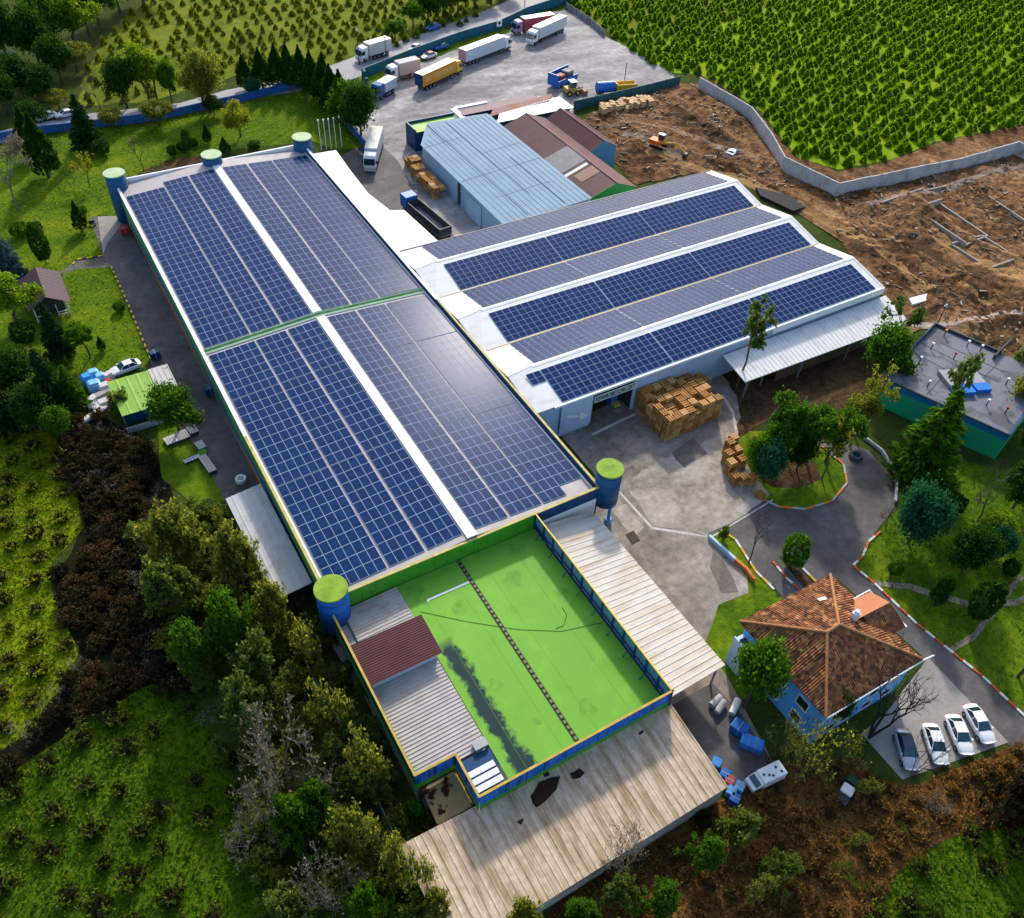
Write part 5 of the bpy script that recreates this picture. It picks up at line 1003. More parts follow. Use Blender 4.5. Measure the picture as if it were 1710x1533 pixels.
# boulders and logs on the construction side
BUNDLES = True
p = G(1222, 263); t = thing('spoil_tarp_car', 'dark car partly under white tarpaulins on the brown earth', 'car', (p.x, p.y, .4), .4); car_parts(t, DKBLUE, WHITE); b = MB(); b.face([(-1.9, -.9, 1.05), (-.6, -1, 1.5), (-.5, .9, 1.55), (-1.8, .9, 1.1)]); b.build('tarpaulin', WHITE, t)
# white/dark slabs at the construction site
for px, z, lb, mt_ in (([(1518, 498), (1548, 490), (1556, 499), (1524, 508)], .5, 'white slab lying at the end of the ochre track', WHITE), ([(1560, 490), (1608, 471), (1612, 475), (1566, 497)], .8, 'long grey plank lying on the brown earth', STEEL), ([(1465, 342), (1500, 335), (1492, 348), (1470, 348)], .6, 'pale concrete slab near the corner of the concrete wall', CONC), ([(1262, 312), (1330, 330), (1345, 345), (1325, 352), (1270, 326)], .7, 'black tarpaulin heap beside the gabled hall', BLACK)):
    P = [G(u, v, z) for u, v in px]; b = MB(); b.prism([(q.x, q.y) for q in P], z-.5, z); tag(b.build('slab' if mt_ is not BLACK else 'tarpaulin', mt_, None, (P[0].x, P[0].y, 0)), lb, 'slab' if mt_ is not BLACK else 'tarpaulin')

# ------------------------------------------------------------------ timber crates
def crate_mesh(w_, l_, h, mats, seed):
    r = random.Random(seed); b = MB(); n = 5
    for k in range(n):
        x = -w_/2+k*w_/n; b.box(x+.02, x+w_/n-.02, -l_/2, l_/2, h-.05+r.random()*.02, h, k % 2)
    for k in range(4):
        z = .05+k*(h-.1)/4
        b.box(-w_/2, w_/2, -l_/2, -l_/2+.05, z, z+(h-.1)/4-.04, (k+1) % 2); b.box(-w_/2, w_/2, l_/2-.05, l_/2, z, z+(h-.1)/4-.04, k % 2)
        b.box(-w_/2, -w_/2+.05, -l_/2+.05, l_/2-.05, z, z+(h-.1)/4-.04, k % 2); b.box(w_/2-.05, w_/2, -l_/2+.05, l_/2-.05, z, z+(h-.1)/4-.04, (k+1) % 2)
    for x in (-w_/2, w_/2-.08):
        for y in (-l_/2, l_/2-.08): b.box(x-.01, x+.09, y-.01, y+.09, 0, h-.06)
    b.box(-w_/2+.06, w_/2-.06, -l_/2+.06, l_/2-.06, .05, h-.07, 1)
    o = b.build('timber_crate', mats); me = o.data; bpy.data.objects.remove(o); return me
CM = [crate_mesh(1.06, 1.12, .78, [WOOD, WOODD], 1), crate_mesh(1.06, 1.12, .78, [mat('orange_timber', (.45, .22, .06), .75, .3, 1.2), WOODD], 2), crate_mesh(1.06, 1.12, .78, [mat('fresh_timber', (.58, .35, .14), .7, .2, 1.2), WOOD], 3)]
def crate(x, y, z, label, group, sc=1): 
    o = link('timber_crate', CM[rnd.randrange(3)], None, (x, y, z)); o.rotation_euler = (0, 0, rnd.choice((0, math.pi/2))+(rnd.random()-.5)*.08); o.scale = (sc, sc, 1)
    return tag(o, label, 'crate', group)
NX, NY = 8, 6
for i in range(NX):
    for j in range(NY):
        if j == 0 and i in (0,): pass
        x, y = 53.2+i*1.27+(rnd.random()-.5)*.16, 26.0+j*1.3+(rnd.random()-.5)*.16+(.35 if i > 4 else 0)
        top = 5 if not (j >= 4 and i >= 6) else 4
        if rnd.random() < .22: top -= 1
        if (i + j) % 7 == 3: top -= rnd.choice((0, 0, 1))
        for k in range(top):
            vis = k >= top-2 or j == 0 or i == 0
            if vis: crate(x, y, zl()+k*.80, 'timber crate on the top of the great block in the yard' if k == top-1 else 'timber crate in the sides of the great block in the yard', 'crates stacked in the great block in front of the gabled hall')
for i, (u, v, n_) in enumerate(((1178, 640, 4), (1190, 636, 4), (1170, 652, 3), (1204, 632, 3), (1216, 628, 3), (1186, 655, 2))):
    p = G(u, v)
    for k in range(n_): crate(p.x, p.y+1.5, zl()+k*.8, 'darker timber crate in the stacks under the end of the white canopy', 'crates stacked under the canopy end')
for u, v, n_ in ((1214, 757, 3), (1212, 775, 3), (1216, 790, 3), (1228, 762, 2), (1235, 778, 2), (1224, 806, 2), (1238, 808, 2), (1252, 808, 2), (1222, 742, 2)):
    p = G(u, v)
    for k in range(n_): crate(p.x, p.y, zl()+k*.8, 'timber crate in the small stacks at the edge of the traffic island', 'crates stacked beside the traffic island')
p = G(1268, 830); crate(p.x, p.y, zl(), 'single yellow timber crate lying alone by the orange kerb', None)
for j in range(13):
    for i in range(2):
        y = 101.3+j*1.2; x = 54.4+i*1.2+(j > 8)*.9; n_ = 3 if j < 4 else (3 if (j % 3) else 2)
        for k in range(n_):
            if k == n_-1 or i == 0: crate(x+(rnd.random()-.5)*.25, y+(rnd.random()-.5)*.2, zl()+k*.8, 'timber crate in the long stack against the blue warehouse wall', 'crates stacked along the blue warehouse', 1.0)
BM_ = crate_mesh(2.0, 1.1, 1.0, [mat('bleached_timber', (.62, .46, .28), .8, .25, 1.5), mat('orange_cut_ends', (.52, .25, .07), .8, .25, 2)], 9)
for k in range(21):
    u, v = 1004+(k % 11)*7.6+rnd.random()*5, 191-(k % 11)*1.5-(k//11)*9+rnd.random()*4; p = G(u, v)
    o = link('timber_bundle', BM_, None, (p.x, p.y, earth_z(p.x, p.y)-.05+(.0 if k % 4 else .25))); o.rotation_euler = ((rnd.random()-.5)*.3, (rnd.random()-.5)*.3, rnd.random()*3); o.scale = (.7+.6*rnd.random(), .9+.4*rnd.random(), .9+.5*rnd.random())
    tag(o, 'pale timber bundle in the tumbled heap beside the teal fence', 'timber', 'timber bundles heaped by the teal fence')
p = G(8, 128); t = thing('white_shed', 'white gabled shed peeping out of the wood at the upper left edge', 'shed', (p.x, p.y, 0), .3); b = MB(); b.box(-4, 3, -3, 3, 0, 3.2); b.face([(3, -3, 3.2), (3, 3, 3.2), (3, 0, 5)]); b.face([(-4, -3, 3.2), (-4, 0, 5), (-4, 3, 3.2)]); b.build('wall', WHITE, t); b = MB(); b.face([(-4.3, -3.4, 3.0), (3.3, -3.4, 3.0), (3.3, 0, 5.1), (-4.3, 0, 5.1)]); b.face([(-4.3, 3.4, 3.0), (-4.3, 0, 5.1), (3.3, 0, 5.1), (3.3, 3.4, 3.0)]); b.build('roof', flat('pale_shed_roof', (.6, .55, .53)), t)
# blue crates, bundles, misc at the canopy end
def bundle(u, v, l_, w_, h, rz, mt_, label, group, name='blue_bundle', cat='bundle', straps=2, z=1.0):
    p = G(u, v, z); t = thing(name, label, cat, (p.x, p.y, zl()), rz, group); t.scale = (.88, .88, .88); b = MB(); b.box(-l_/2, l_/2, -w_/2, w_/2, .1, h); b.build('cover', mt_, t, bevel=.08); b = MB()
    for k in range(straps): x = -l_/2+(k+1)*l_/(straps+1); b.box(x-.06, x+.06, -w_/2-.02, w_/2+.02, .08, h+.02)
    b.build('strap', flat('strap_grey', (.25, .27, .28)), t); b = MB(); b.box(-l_/2+.1, l_/2-.1, -w_/2+.1, w_/2-.1, 0, .12); b.build('pallet', WOODD, t)
bundle(1236, 1214, 2.0, 1.5, 1.4, -1.2, BLUE, 'nearer-the-house blue wrapped bundle of the row of two', None, straps=1)
bundle(1256, 1240, 2.6, 1.5, 1.4, -.95, mat('bright_tarp_blue', (.03, .22, .65), .4, .2, 1), 'longer bright blue tarpaulin bundle below the first bundle', None)
for u, v, lb, mt_ in ((1197, 1272, 'bright blue bin beside the canopy end', flat('bin_blue', (.03, .25, .7))), (1211, 1291, 'blue crate between the bright bin and the red box', BLUE), (1219, 1302, 'small dull red box among the blue crates', mat('dull_red', (.35, .08, .08))), (1222, 1320, 'blue slatted crate at the corner of the tan canopy', mat('slat_blue', (.1, .28, .6))), (1236, 1312, 'pale blue slatted crate beside the corner one', mat('slat_blue_pale', (.16, .34, .62))), (1228, 1332, 'lowest blue slatted crate near the undergrowth', BLUE)):
    bundle(u, v, 1.15, 1.05, 1.15, .5, mt_, lb, None, 'plastic_crate', 'crate', 1)
for k, (u, v, lb) in enumerate(((1196, 1176, 'grey pipe leaning among junk under the leafy tree'), (1202, 1184, 'pale pipe lying among junk under the leafy tree'), (1224, 1182, 'white drum lying beside the junk under the leafy tree'))):
    p = G(u, v); b = MB(); b.tube((-.8, -.3*k, .4), (.8, .3, .45+.1*k), .38, .38, 14); o = b.build('pipe_section', CONC if k < 2 else WHITE); o.location = (p.x, p.y, 0); tag(o, lb, 'pipe')
p = G(1428, 764); t = bpy.data.meshes.new('lorry_tyre'); bm = bmesh.new(); bmesh.ops.create_cone(bm, segments=28, radius1=.5, radius2=.5, depth=.4)
bm.free(); b = MB(); n = 24
for k in range(n):
    a0, a1 = 2*math.pi*k/n, 2*math.pi*(k+1)/n
    for (ra, za), (rb, zb) in (((.95, 0), (1.0, .3)), ((1.0, .3), (.85, .6)), ((.85, .6), (.55, .55)), ((.55, .55), (.5, .05))): b.face([(ra*math.cos(a0), ra*math.sin(a0), za), (ra*math.cos(a1), ra*math.sin(a1), za), (rb*math.cos(a1), rb*math.sin(a1), zb), (rb*math.cos(a0), rb*math.sin(a0), zb)])
for k in range(n): a0, a1 = 2*math.pi*k/n, 2*math.pi*(k+1)/n; b.face([(0, 0, .12), (.5*math.cos(a0), .5*math.sin(a0), .12), (.5*math.cos(a1), .5*math.sin(a1), .12)], 1)
o = b.build('planter_tyre', [flat('dusty_tyre', (.06, .065, .075)), flat('blue_water', (.02, .09, .16), .2)]); o.location = (p.x, p.y, zl()); tag(o, 'big tyre planter with blue centre standing on the curving lane', 'tyre')
p = G(403, 803); b = MB(); b.tube((0, 0, 0), (0, 0, .5), .75, .7, 20, 0); b.tube((0, 0, .5), (0, 0, .53), .42, .4, 16, 1); o = b.build('well_cover', [WHITE, GLASS]); o.location = (p.x, p.y, zl()); tag(o, 'round white well cover with a dark centre on the left service road', 'well cover')
p = G(1056, 898); b = MB(); b.prism([(-.7, -.9), (.6, -.8), (.8, .9), (-.5, .8)], 0, .03); o = b.build('drain_grate', mat('rusty_grate', (.06, .045, .03), .8, .3, 3)); o.location = (p.x, p.y, zl()); tag(o, 'dark square drain grate in the yard beside the white canopy', 'drain')
# junk heap by the green-roofed shed
JW = mat('white_sack', (.6, .58, .57), .8, .12, 2); JB = mat('sky_blue_tank', (.22, .52, .8), .5, .1, 1)
for u, v, w_, l_, h, mt_, lb in ((146, 634, 1.3, 1.3, 1.4, flat('strong_blue_tank', (.05, .35, .75)), 'strong blue tank at the outer edge of the junk heap'), (157, 627, 1.3, 1.2, 1.5, JB, 'pale blue tank at the top of the junk heap'), (168, 632, 1.2, 1.2, 1.3, JB, 'pale blue tank next to the white van'), (158, 645, 1.5, 1.4, 1.4, JB, 'pale blue tank in the middle of the junk heap'), (175, 648, 1.4, 1.3, 1.2, JW, 'white sack between tanks and green roof'), (172, 660, 2.4, 1.2, .9, mat('rumpled_grey', (.35, .32, .3)), 'rumpled grey sheet on the junk heap'), (156, 668, 1.5, 1.2, .9, JW, 'white bundle below the blue tanks'), (180, 670, 2.8, 1.3, .7, JW, 'long white sheet stack beside the green roof'), (152, 676, 1.0, 1.0, .7, JW, 'small white sack at the lower junk edge'), (163, 682, 1.0, .9, .6, JW, 'low white sack next to the bramble'), (130, 672, .9, .9, 1.6, JW, 'white bucket standing apart at the left of the junk'), (154, 694, 4.2, .8, .5, JW, 'long white trough at the bottom of the junk heap'), (181, 630, 1.3, 1.0, 1.2, JW, 'white drum behind the green roof'), (182, 640, 1.0, .9, 1.0, RED, 'red box beside the corner of the green roof')):
    p = G(u, v, h/2); t = thing('junk_item', lb, 'junk', (p.x, p.y, 0), .25+(rnd.random()-.5)*.6); t.scale = (1.25, 1.25, 1.15); b = MB(); b.box(-w_/2, w_/2, -l_/2, l_/2, 0, h*.85); b.build('body', mt_, t, bevel=.22 if h > .6 else .1); b = MB(); b.box(-w_/2*.7, w_/2*.7, -l_/2*.7, l_/2*.7, h*.8, h); b.build('top', mt_, t, bevel=.08)
for u, v, w_, l_, h, mt_, lb in ((288, 735, 2.0, 1.6, .5, JW, 'white frame leaning in the grass near the service road'), (306, 728, 1.5, 1.8, .6, STEEL, 'grey pallet stack under the bright green tree'), (322, 719, 1.2, 1.6, .6, JW, 'white pallet beside the service road edge'), (335, 745, 1.1, 1.6, .6, JW, 'white pallet above the green box on the road edge'), (339, 757, 1.1, .9, .6, GREEN, 'small green box between white pallets'), (347, 776, 1.1, 3.6, .7, mat('pinkish_pallet', (.55, .48, .44)), 'long pinkish pallet stack at the service road edge'), (321, 767, 2.2, .7, .4, JW, 'white trough lying on the grass by the road')):
    p = G(u, v, h/2); t = thing('pallet_stack', lb, 'pallet', (p.x, p.y, 0), .12); b = MB()
    for k in range(5): b.box(-w_/2+k*w_/5+.02, -w_/2+(k+1)*w_/5-.03, -l_/2, l_/2, h-.06, h)
    b.build('top_boards', mt_, t); b = MB(); b.box(-w_/2+.05, w_/2-.05, -l_/2+.05, l_/2-.05, 0, h-.07); b.build('base', DARKSTEEL if mt_ is not GREEN else GREEN, t)
# machines along the left wall of the hall
for u, v, mt_, lb in ((207, 383, RED, 'orange-red cabinet at the foot of the far left tower'), (258, 590, DKBLUE, 'blue bin at the end of the yellow kerb'), (350, 650, DKBLUE, 'dark blue machine against the left hall wall')):
    p = G(u, v); bundle(u, v, 1.6, 1.2, 1.5, .1, mt_, lb, None, 'storage_bin', 'bin', 1)
p = G(196, 372); t = G(155, 377); b = MB(); b.box(-.5, .5, -.3, .3, .4, .5); b.box(-.5, -.4, -.3, .3, 0, .4); b.box(.4, .5, -.3, .3, 0, .4); b.box(-.5, .5, .25, .32, .5, .9); o = b.build('garden_bench', DARKSTEEL); o.location = (t.x, t.y, 0); tag(o, 'small dark bench at the lawn end of the pale concrete square', 'bench')
# ------------------------------------------------------------------ vegetation
L_DARK = leaf('leaf_dark_green', [(.012, .040, .006), (.024, .068, .009), (.045, .105, .012)], .35)
L_MID = leaf('leaf_mid_green', [(.025, .075, .008), (.055, .14, .010), (.10, .21, .014)], .45)
L_LIME = leaf('leaf_lime_green', [(.08, .15, .010), (.16, .26, .012), (.25, .34, .018)], .5)
L_OLIVE = leaf('leaf_olive', [(.065, .09, .015), (.14, .165, .026), (.26, .26, .045)], .5)
L_YELLOW = leaf('leaf_yellow_green', [(.11, .14, .012), (.21, .23, .02), (.32, .31, .03)], .5)
L_SPRUCE = leaf('needle_blue', [(.03, .07, .075), (.07, .13, .14), (.13, .2, .21)], .15)
L_TEAL = leaf('leaf_blue_green', [(.012, .06, .03), (.02, .10, .05), (.04, .15, .075)], .3)
L_BROWN = leaf('dead_brown_leaf', [(.07, .035, .014), (.17, .085, .03), (.36, .19, .06), (.11, .10, .022)], .35)
L_BRIAR_SHADE = leaf('bramble_and_shade_leaf', [(.008, .010, .004), (.022, .018, .008), (.055, .032, .016), (.018, .038, .009)], .2)
L_GREY = leaf('grey_bud', [(.10, .09, .07), (.19, .17, .13), (.28, .25, .2)], .2)
L_PLANT = leaf('plantation_leaf', [(.06, .14, .005), (.135, .26, .009), (.26, .40, .012)], .65)
L_GRASS1 = leaf('grass_blade_bright', [(.08, .13, .006), (.17, .24, .008), (.30, .34, .02), (.07, .15, .006)], .5)
L_GRASS2 = leaf('grass_blade_dark', [(.025, .06, .006), (.06, .12, .008), (.13, .20, .012), (.19, .20, .018)], .5)
L_DULL = leaf('leaf_dull_green', [(.045, .08, .018), (.10, .155, .03), (.19, .24, .05)], .5)
TWIG = flat('pale_twig', (.16, .12, .085), .9); TWIGD = flat('dark_twig', (.035, .026, .02), .9); TWIGO = flat('mossy_twig', (.14, .13, .05), .9)
def quads(P, size, rng, up=0.0, el=1.5, jit=.4, axis=None):
    N = len(P); P = np.asarray(P, float)
    a = rng.normal(size=(N, 3)) if axis is None else np.asarray(axis)+rng.normal(size=(N, 3))*.35
    a[:, 2] += up; a /= np.linalg.norm(a, axis=1)[:, None]+1e-9
    c = np.cross(a, rng.normal(size=(N, 3))); c /= np.linalg.norm(c, axis=1)[:, None]+1e-9
    s_ = size*(1+jit*(rng.random(N)-.5)*2); a = a*(s_*el/2)[:, None]; c = c*(s_/2)[:, None]
    return np.stack([P-a, P+c, P+a, P-c], 1).reshape(-1, 3)
def branches(rng, base, d0, L, r, depth, out, tips, spread=.55, split=(2, 3), upb=.12, shrink=.72, nseg=2):
    p = Vector(base); d = Vector(d0).normalized()
    for k in range(nseg):
        q = p+d*(L/nseg); r2 = r*(1-.28/nseg*(k+1)); out.append((p.copy(), q.copy(), r*(1-.28/nseg*k), r2)); p = q
        d = (d+Vector(rng.normal(size=3))*.14+Vector((0, 0, upb*.4))).normalized()
    if depth == 0: tips.append((p, d)); return
    for k in range(rng.integers(split[0], split[1]+1)):
        e = (d+Vector(rng.normal(size=3))*spread+Vector((0, 0, upb))).normalized()
        branches(rng, p, e, L*shrink*(.8+.4*rng.random()), r*.66, depth-1, out, tips, spread, split, upb, shrink, nseg)
def branch_mesh(name, segs, mt, thin=5):
    b = MB()
    for p, q, r0, r1 in segs: b.tube(p, q, max(r0, .012), max(r1, .010), 6 if r0 > .08 else 3, 0, False)
    me = bpy.data.meshes.new(name); me.from_pydata(b.v, [], b.f); me.materials.append(mt); me.update(); return me
PROTO = {}
def reg(key, W, H, trunk, crown): PROTO[key] = (W, H, trunk, crown)
def mk_broad(key, seed, leafm, W=6, H=8, n=38, per=125, leafs=.25, bark=BARK, low=.28, dense=1.0, squash=1.0):
    r = np.random.default_rng(seed); segs, tips = [], []
    branches(r, (0, 0, 0), (0, 0, 1), H*low*1.1, .03*H, 3, segs, tips, .6, (2, 3), .25, .7)
    C_ = []
    for k in range(n):
        d = r.normal(size=3); d /= np.linalg.norm(d); d[2] = d[2]*.9+.1; rad = (.45+.55*r.random()**.5)
        c = np.array([d[0]*W/2*rad*.85, d[1]*W/2*rad*.85, H*(low+1)/2+d[2]*H*(1-low)/2*.85*rad*squash]); C_.append(c)
    C_ += [np.array(t[0]) for t in tips if t[0].z > H*low]
    pts = np.concatenate([c+np.random.default_rng(seed+i).normal(size=(int(per*dense*(.5+r.random())), 3))*(W*.075*(.7+.7*r.random())) for i, c in enumerate(C_)])
    pts = pts[pts[:, 2] > H*low*.6]
    reg(key, W, H, branch_mesh('trunk', segs, bark), npmesh('crown', quads(pts, leafs, r, .1), 4, leafm))
def mk_ball(key, seed, leafm, W=2, H=2.2, n=1100, leafs=.17, stem=.12):
    r = np.random.default_rng(seed); d = r.normal(size=(n, 3)); d /= np.linalg.norm(d, axis=1)[:, None]; rad = .72+.28*r.random(n)**.6
    lump = 1+.12*np.sin(d[:, 0]*5+seed)*np.cos(d[:, 1]*4)
    p = d*(rad*lump)[:, None]*np.array([W/2, W/2, H*(1-stem)/2]); p[:, 2] += H*(1+stem)/2
    segs = [(Vector((0, 0, 0)), Vector((0, 0, H*.6)), .06, .05)]; reg(key, W, H, branch_mesh('trunk', segs, BARK), npmesh('crown', quads(p, leafs, r), 4, leafm))
def mk_cone(key, seed, leafm, W=2.4, H=9, n=2600, leafs=.3, stem=.12, power=.8, up=1.4):
    r = np.random.default_rng(seed); t = r.random(n)**.75; a = r.random(n)*6.283
    prof = np.sin(np.clip(t*1.0+.06, 0, 1)*math.pi)**.35*(1-t)**power*1.25
    rad = prof*W/2*(.55+.45*r.random(n)**.4)*(1+.22*np.sin(a*3+t*9+seed)*np.sin(t*23)); z = H*(stem+(1-stem)*t)
    p = np.stack([rad*np.cos(a), rad*np.sin(a), z], 1)
    ax = np.stack([np.cos(a)*.5, np.sin(a)*.5, np.full(n, up)], 1)
    segs = [(Vector((0, 0, 0)), Vector((0, 0, H*.85)), .02*H+.04, .03)]; reg(key, W, H, branch_mesh('trunk', segs, BARK), npmesh('crown', quads(p, leafs, r, 0, 2, .4, ax), 4, leafm))
def mk_conifer(key, seed, leafm, W=6, H=11, whorls=17, leafs=.34, per=26):
    r = np.random.default_rng(seed); P, A = [], []; segs = [(Vector((0, 0, 0)), Vector((0, 0, H)), .02*H, .02)]
    for k in range(whorls):
        t = k/(whorls-1); z = H*(.13+.85*t); R = W/2*(1-t)**.85+.15; n = int(5+6*(1-t)); a0 = r.random()*6
        for j in range(n):
            a = a0+6.283*j/n+r.normal()*.2; RR = R*(.75+.4*r.random()); dz = -.25*RR*(1-t)+.1
            segs.append((Vector((0, 0, z)), Vector((RR*math.cos(a), RR*math.sin(a), z+dz)), .05*(1-t)+.015, .012))
            m_ = int(per*(RR/W*2+.3)); s_ = r.random(m_)**.6; wd = (1-s_*.6)*.16*RR+.12
            off = r.normal(size=m_)*wd
            P.append(np.stack([s_*RR*math.cos(a)-off*math.sin(a), s_*RR*math.sin(a)+off*math.cos(a), z+dz*s_+r.normal(size=m_)*.1], 1)); A.append(np.tile([math.cos(a), math.sin(a), -.1], (m_, 1)))
    P, A = np.concatenate(P), np.concatenate(A); reg(key, W, H, branch_mesh('trunk', segs, BARK), npmesh('crown', quads(P, leafs, r, 0, 2.2, .4, A), 4, leafm))
def mk_bare(key, seed, bark, H=6, W=5, depth=5, leafm=None, nl=0, leafs=.14, spread=.5, split=(2, 3), trunk=.22, multi=1, upb=.14):
    r = np.random.default_rng(seed); segs, tips = [], []
    for k in range(multi):
        d0 = (0, 0, 1) if multi == 1 else (r.normal()*.55, r.normal()*.55, 1)
        branches(r, (r.normal()*.1*(multi > 1), r.normal()*.1*(multi > 1), 0), d0, H*trunk, .018*H/(1 if multi == 1 else 1.8), depth, segs, tips, spread, split, upb, .76)
    zz = max(max(s_[0].z, s_[1].z) for s_ in segs); xx = max(max(abs(s_[1].x), abs(s_[1].y)) for s_ in segs)
    k1, k2 = W/2/xx, H/zz; segs = [(Vector((p.x*k1, p.y*k1, p.z*k2)), Vector((q.x*k1, q.y*k1, q.z*k2)), r0, r1) for p, q, r0, r1 in segs]
    tr = branch_mesh('branches' if leafm is None else 'trunk', segs, bark); cr = None
    if leafm is not None:
        pts = np.array([[(p.x+(q.x-p.x)*u) for u in (.3, .7, 1)]+[(p.y+(q.y-p.y)*u) for u in (.3, .7, 1)]+[(p.z+(q.z-p.z)*u) for u in (.3, .7, 1)] for p, q, r0, r1 in segs if r0 < .045]).reshape(-1, 3, 3).transpose(0, 2, 1).reshape(-1, 3)
        idx = r.integers(0, len(pts), nl); p = pts[idx]+r.normal(size=(nl, 3))*.16; cr = npmesh('crown', quads(p, leafs, r, .1, 1.8), 4, leafm)
    reg(key, W, H, tr, cr)
mk_broad('broad', 1, L_MID); mk_broad('broad2', 2, L_DARK, n=40); mk_broad('lime', 3, L_LIME, W=5, H=9, n=36); mk_broad('olive', 4, L_OLIVE, W=6, H=8, per=110, leafs=.22)
mk_broad('teal', 5, L_TEAL, W=7, H=7, n=48, per=150, leafs=.25, low=.18); mk_broad('clump', 6, L_MID, W=5, H=8, n=26, per=170, leafs=.24, low=.42); mk_broad('yellow', 7, L_YELLOW, W=5, H=6, n=26, per=85, leafs=.2)

mk_ball('ball', 10, L_DARK); mk_ball('ball2', 11, L_MID, 2.2, 2)
mk_cone('cypress', 12, L_DARK, 3.2, 10, 3200); mk_cone('cypress2', 13, leaf('leaf_cypress', [(.012, .04, .006), (.025, .07, .009), (.05, .12, .012)], .3), 3.6, 10, 3400); mk_cone('smallcone', 14, L_DARK, 1.6, 3.2, 1000, .17)
mk_conifer('conifer', 15, leaf('needle_dark', [(.008, .028, .008), (.016, .05, .012), (.028, .075, .016)], .2)); mk_conifer('conifer2', 16, L_MID, 7, 10, 14, .4); mk_conifer('spruce', 17, L_SPRUCE, 6, 8, 14, .34, 34)
mk_bare('bare', 20, BARK, 6, 6, 5); mk_bare('barebig', 55, flat('dark_bark', (.035, .028, .022), .9), 11, 7, 5, spread=.62, multi=3, trunk=.26); mk_bare('bare2', 21, TWIG, 6, 7, 5, spread=.6); mk_bare('baregrey', 22, GREYBARK, 9, 7, 6, L_GREY, 900, .16); mk_bare('feather', 23, BARK, 9, 6, 5, leaf('leaf_fresh', [(.05, .09, .02), (.09, .14, .03), (.14, .18, .05)], .4), 1500, .24); mk_bare('feather2', 24, BARK, 7, 5, 5, L_YELLOW, 900, .18)
mk_bare('twigs', 25, TWIG, 4, 6, 4, L_OLIVE, 900, .2, .55, (2, 3), .2, 6); mk_bare('twigs2', 26, TWIGO, 4.5, 8, 4, L_YELLOW, 420, .15, .6, (2, 3), .2, 8); mk_bare('twigs3', 27, flat('grey_twig', (.2, .17, .14), .9), 3.5, 6, 4, L_GREY, 500, .1, .6, (2, 3), .2, 6)
mk_bare('briar', 28, TWIGD, 2.2, 4.5, 3, L_BRIAR_SHADE, 2200, .18, .8, (2, 3), .25, 9, .02); mk_bare('briar2', 29, flat('red_briar', (.07, .035, .025), .9), 2.0, 4, 3, leaf('briar_brown', [(.03, .016, .008), (.07, .036, .016), (.13, .07, .03), (.03, .035, .01)], .2), 1500, .16, .8, (2, 3), .25, 9, .02); mk_bare('fern', 30, flat('dead_stalk', (.16, .08, .03), .9), 1.1, 2.6, 2, L_BROWN, 500, .22, .8, (2, 3), .35, 9, .0); mk_bare('shrub', 31, TWIGD, 2.2, 3.5, 3, L_DULL, 2600, .16, .7, (2, 3), .2, 7)
def mk_plant(key, seed, leafm, W=2.4, H=2.6, n=520, leafs=.27):
    r = np.random.default_rng(seed); d = r.normal(size=(n, 3)); d[:, 2] = np.abs(d[:, 2]); d /= np.linalg.norm(d, axis=1)[:, None]; t = d[:, 2]; rad = (.6+.4*r.random(n))
    p = d*rad[:, None]*np.array([W/2, W/2, H]); p[:, :2] *= (1-.35*t)[:, None]; reg(key, W, H, None, npmesh('crown', quads(p, leafs, r, .5, 1.7), 4, leafm))
mk_plant('plant', 40, L_PLANT); mk_plant('plant2', 41, L_PLANT, 2.2, 2.9); mk_plant('plant3', 42, leaf('plantation_leaf_dark', [(.045, .11, .004), (.10, .20, .007), (.19, .31, .010)], .6), 2.5, 2.4)
mk_plant('plantlow', 43, leaf('plantation_leaf_olive', [(.04, .06, .006), (.10, .13, .008), (.20, .22, .012)], .5), 2.6, 1.5, 300, .24)

mk_bare('willow', 108, TWIGO, 7, 8, 4, L_OLIVE, 6500, .2, .5, (2, 3), .25, 10, .16); mk_bare('willow2', 109, TWIGD, 6.5, 8, 4, L_MID, 8000, .18, .5, (2, 3), .25, 10, .14); mk_bare('willow3', 119, TWIG, 7, 8, 4, L_DULL, 6500, .2, .5, (2, 3), .25, 10, .16)
def mk_hazel(key, seed, leafm, W=2.6, H=1.8):
    r = np.random.default_rng(seed); V, MI = [], []
    for k in range(15):
        a = r.random()*6.28; R = W/2*(.45+.55*r.random()); hh = H*(.55+.45*r.random()); pts = [np.array([R*math.cos(a)*t**.8, R*math.sin(a)*t**.8, hh*(t if t < .7 else .7+(t-.7)*.5)]) for t in (0, .35, .7, 1)]
        for p, q in zip(pts[:-1], pts[1:]):
            sd = np.cross(q-p, r.normal(size=3)); sd = sd/np.linalg.norm(sd)*.035; V += [p-sd, q-sd*.6, q+sd*.6, p+sd]; MI.append(0)
            sd = np.array([0, 0, .03]); V += [p-sd, q-sd*.6, q+sd*.6, p+sd]; MI.append(0)
        lp = np.array([pts[1]+(pts[3]-pts[1])*r.random()+r.normal(size=3)*.1 for _ in range(9)]); lq = quads(lp, .15, r, .2, 1.8); V += list(lq); MI += [1]*9
    shade_core = r.normal(size=(170, 3))*np.array([.36, .36, .22])+np.array([0, 0, .42]); shade_core[:, 2] = np.abs(shade_core[:, 2]); V += list(quads(shade_core, .2, r)); MI += [2]*170  # dark leaf colour paints shade into the heart of the bush
    reg(key, W, H, None, npmesh('crown', np.array(V), 4, [TWIGD, leafm, L_BRIAR_SHADE], MI))
mk_hazel('hazel', 32, L_YELLOW); mk_hazel('hazel2', 33, L_GRASS2)
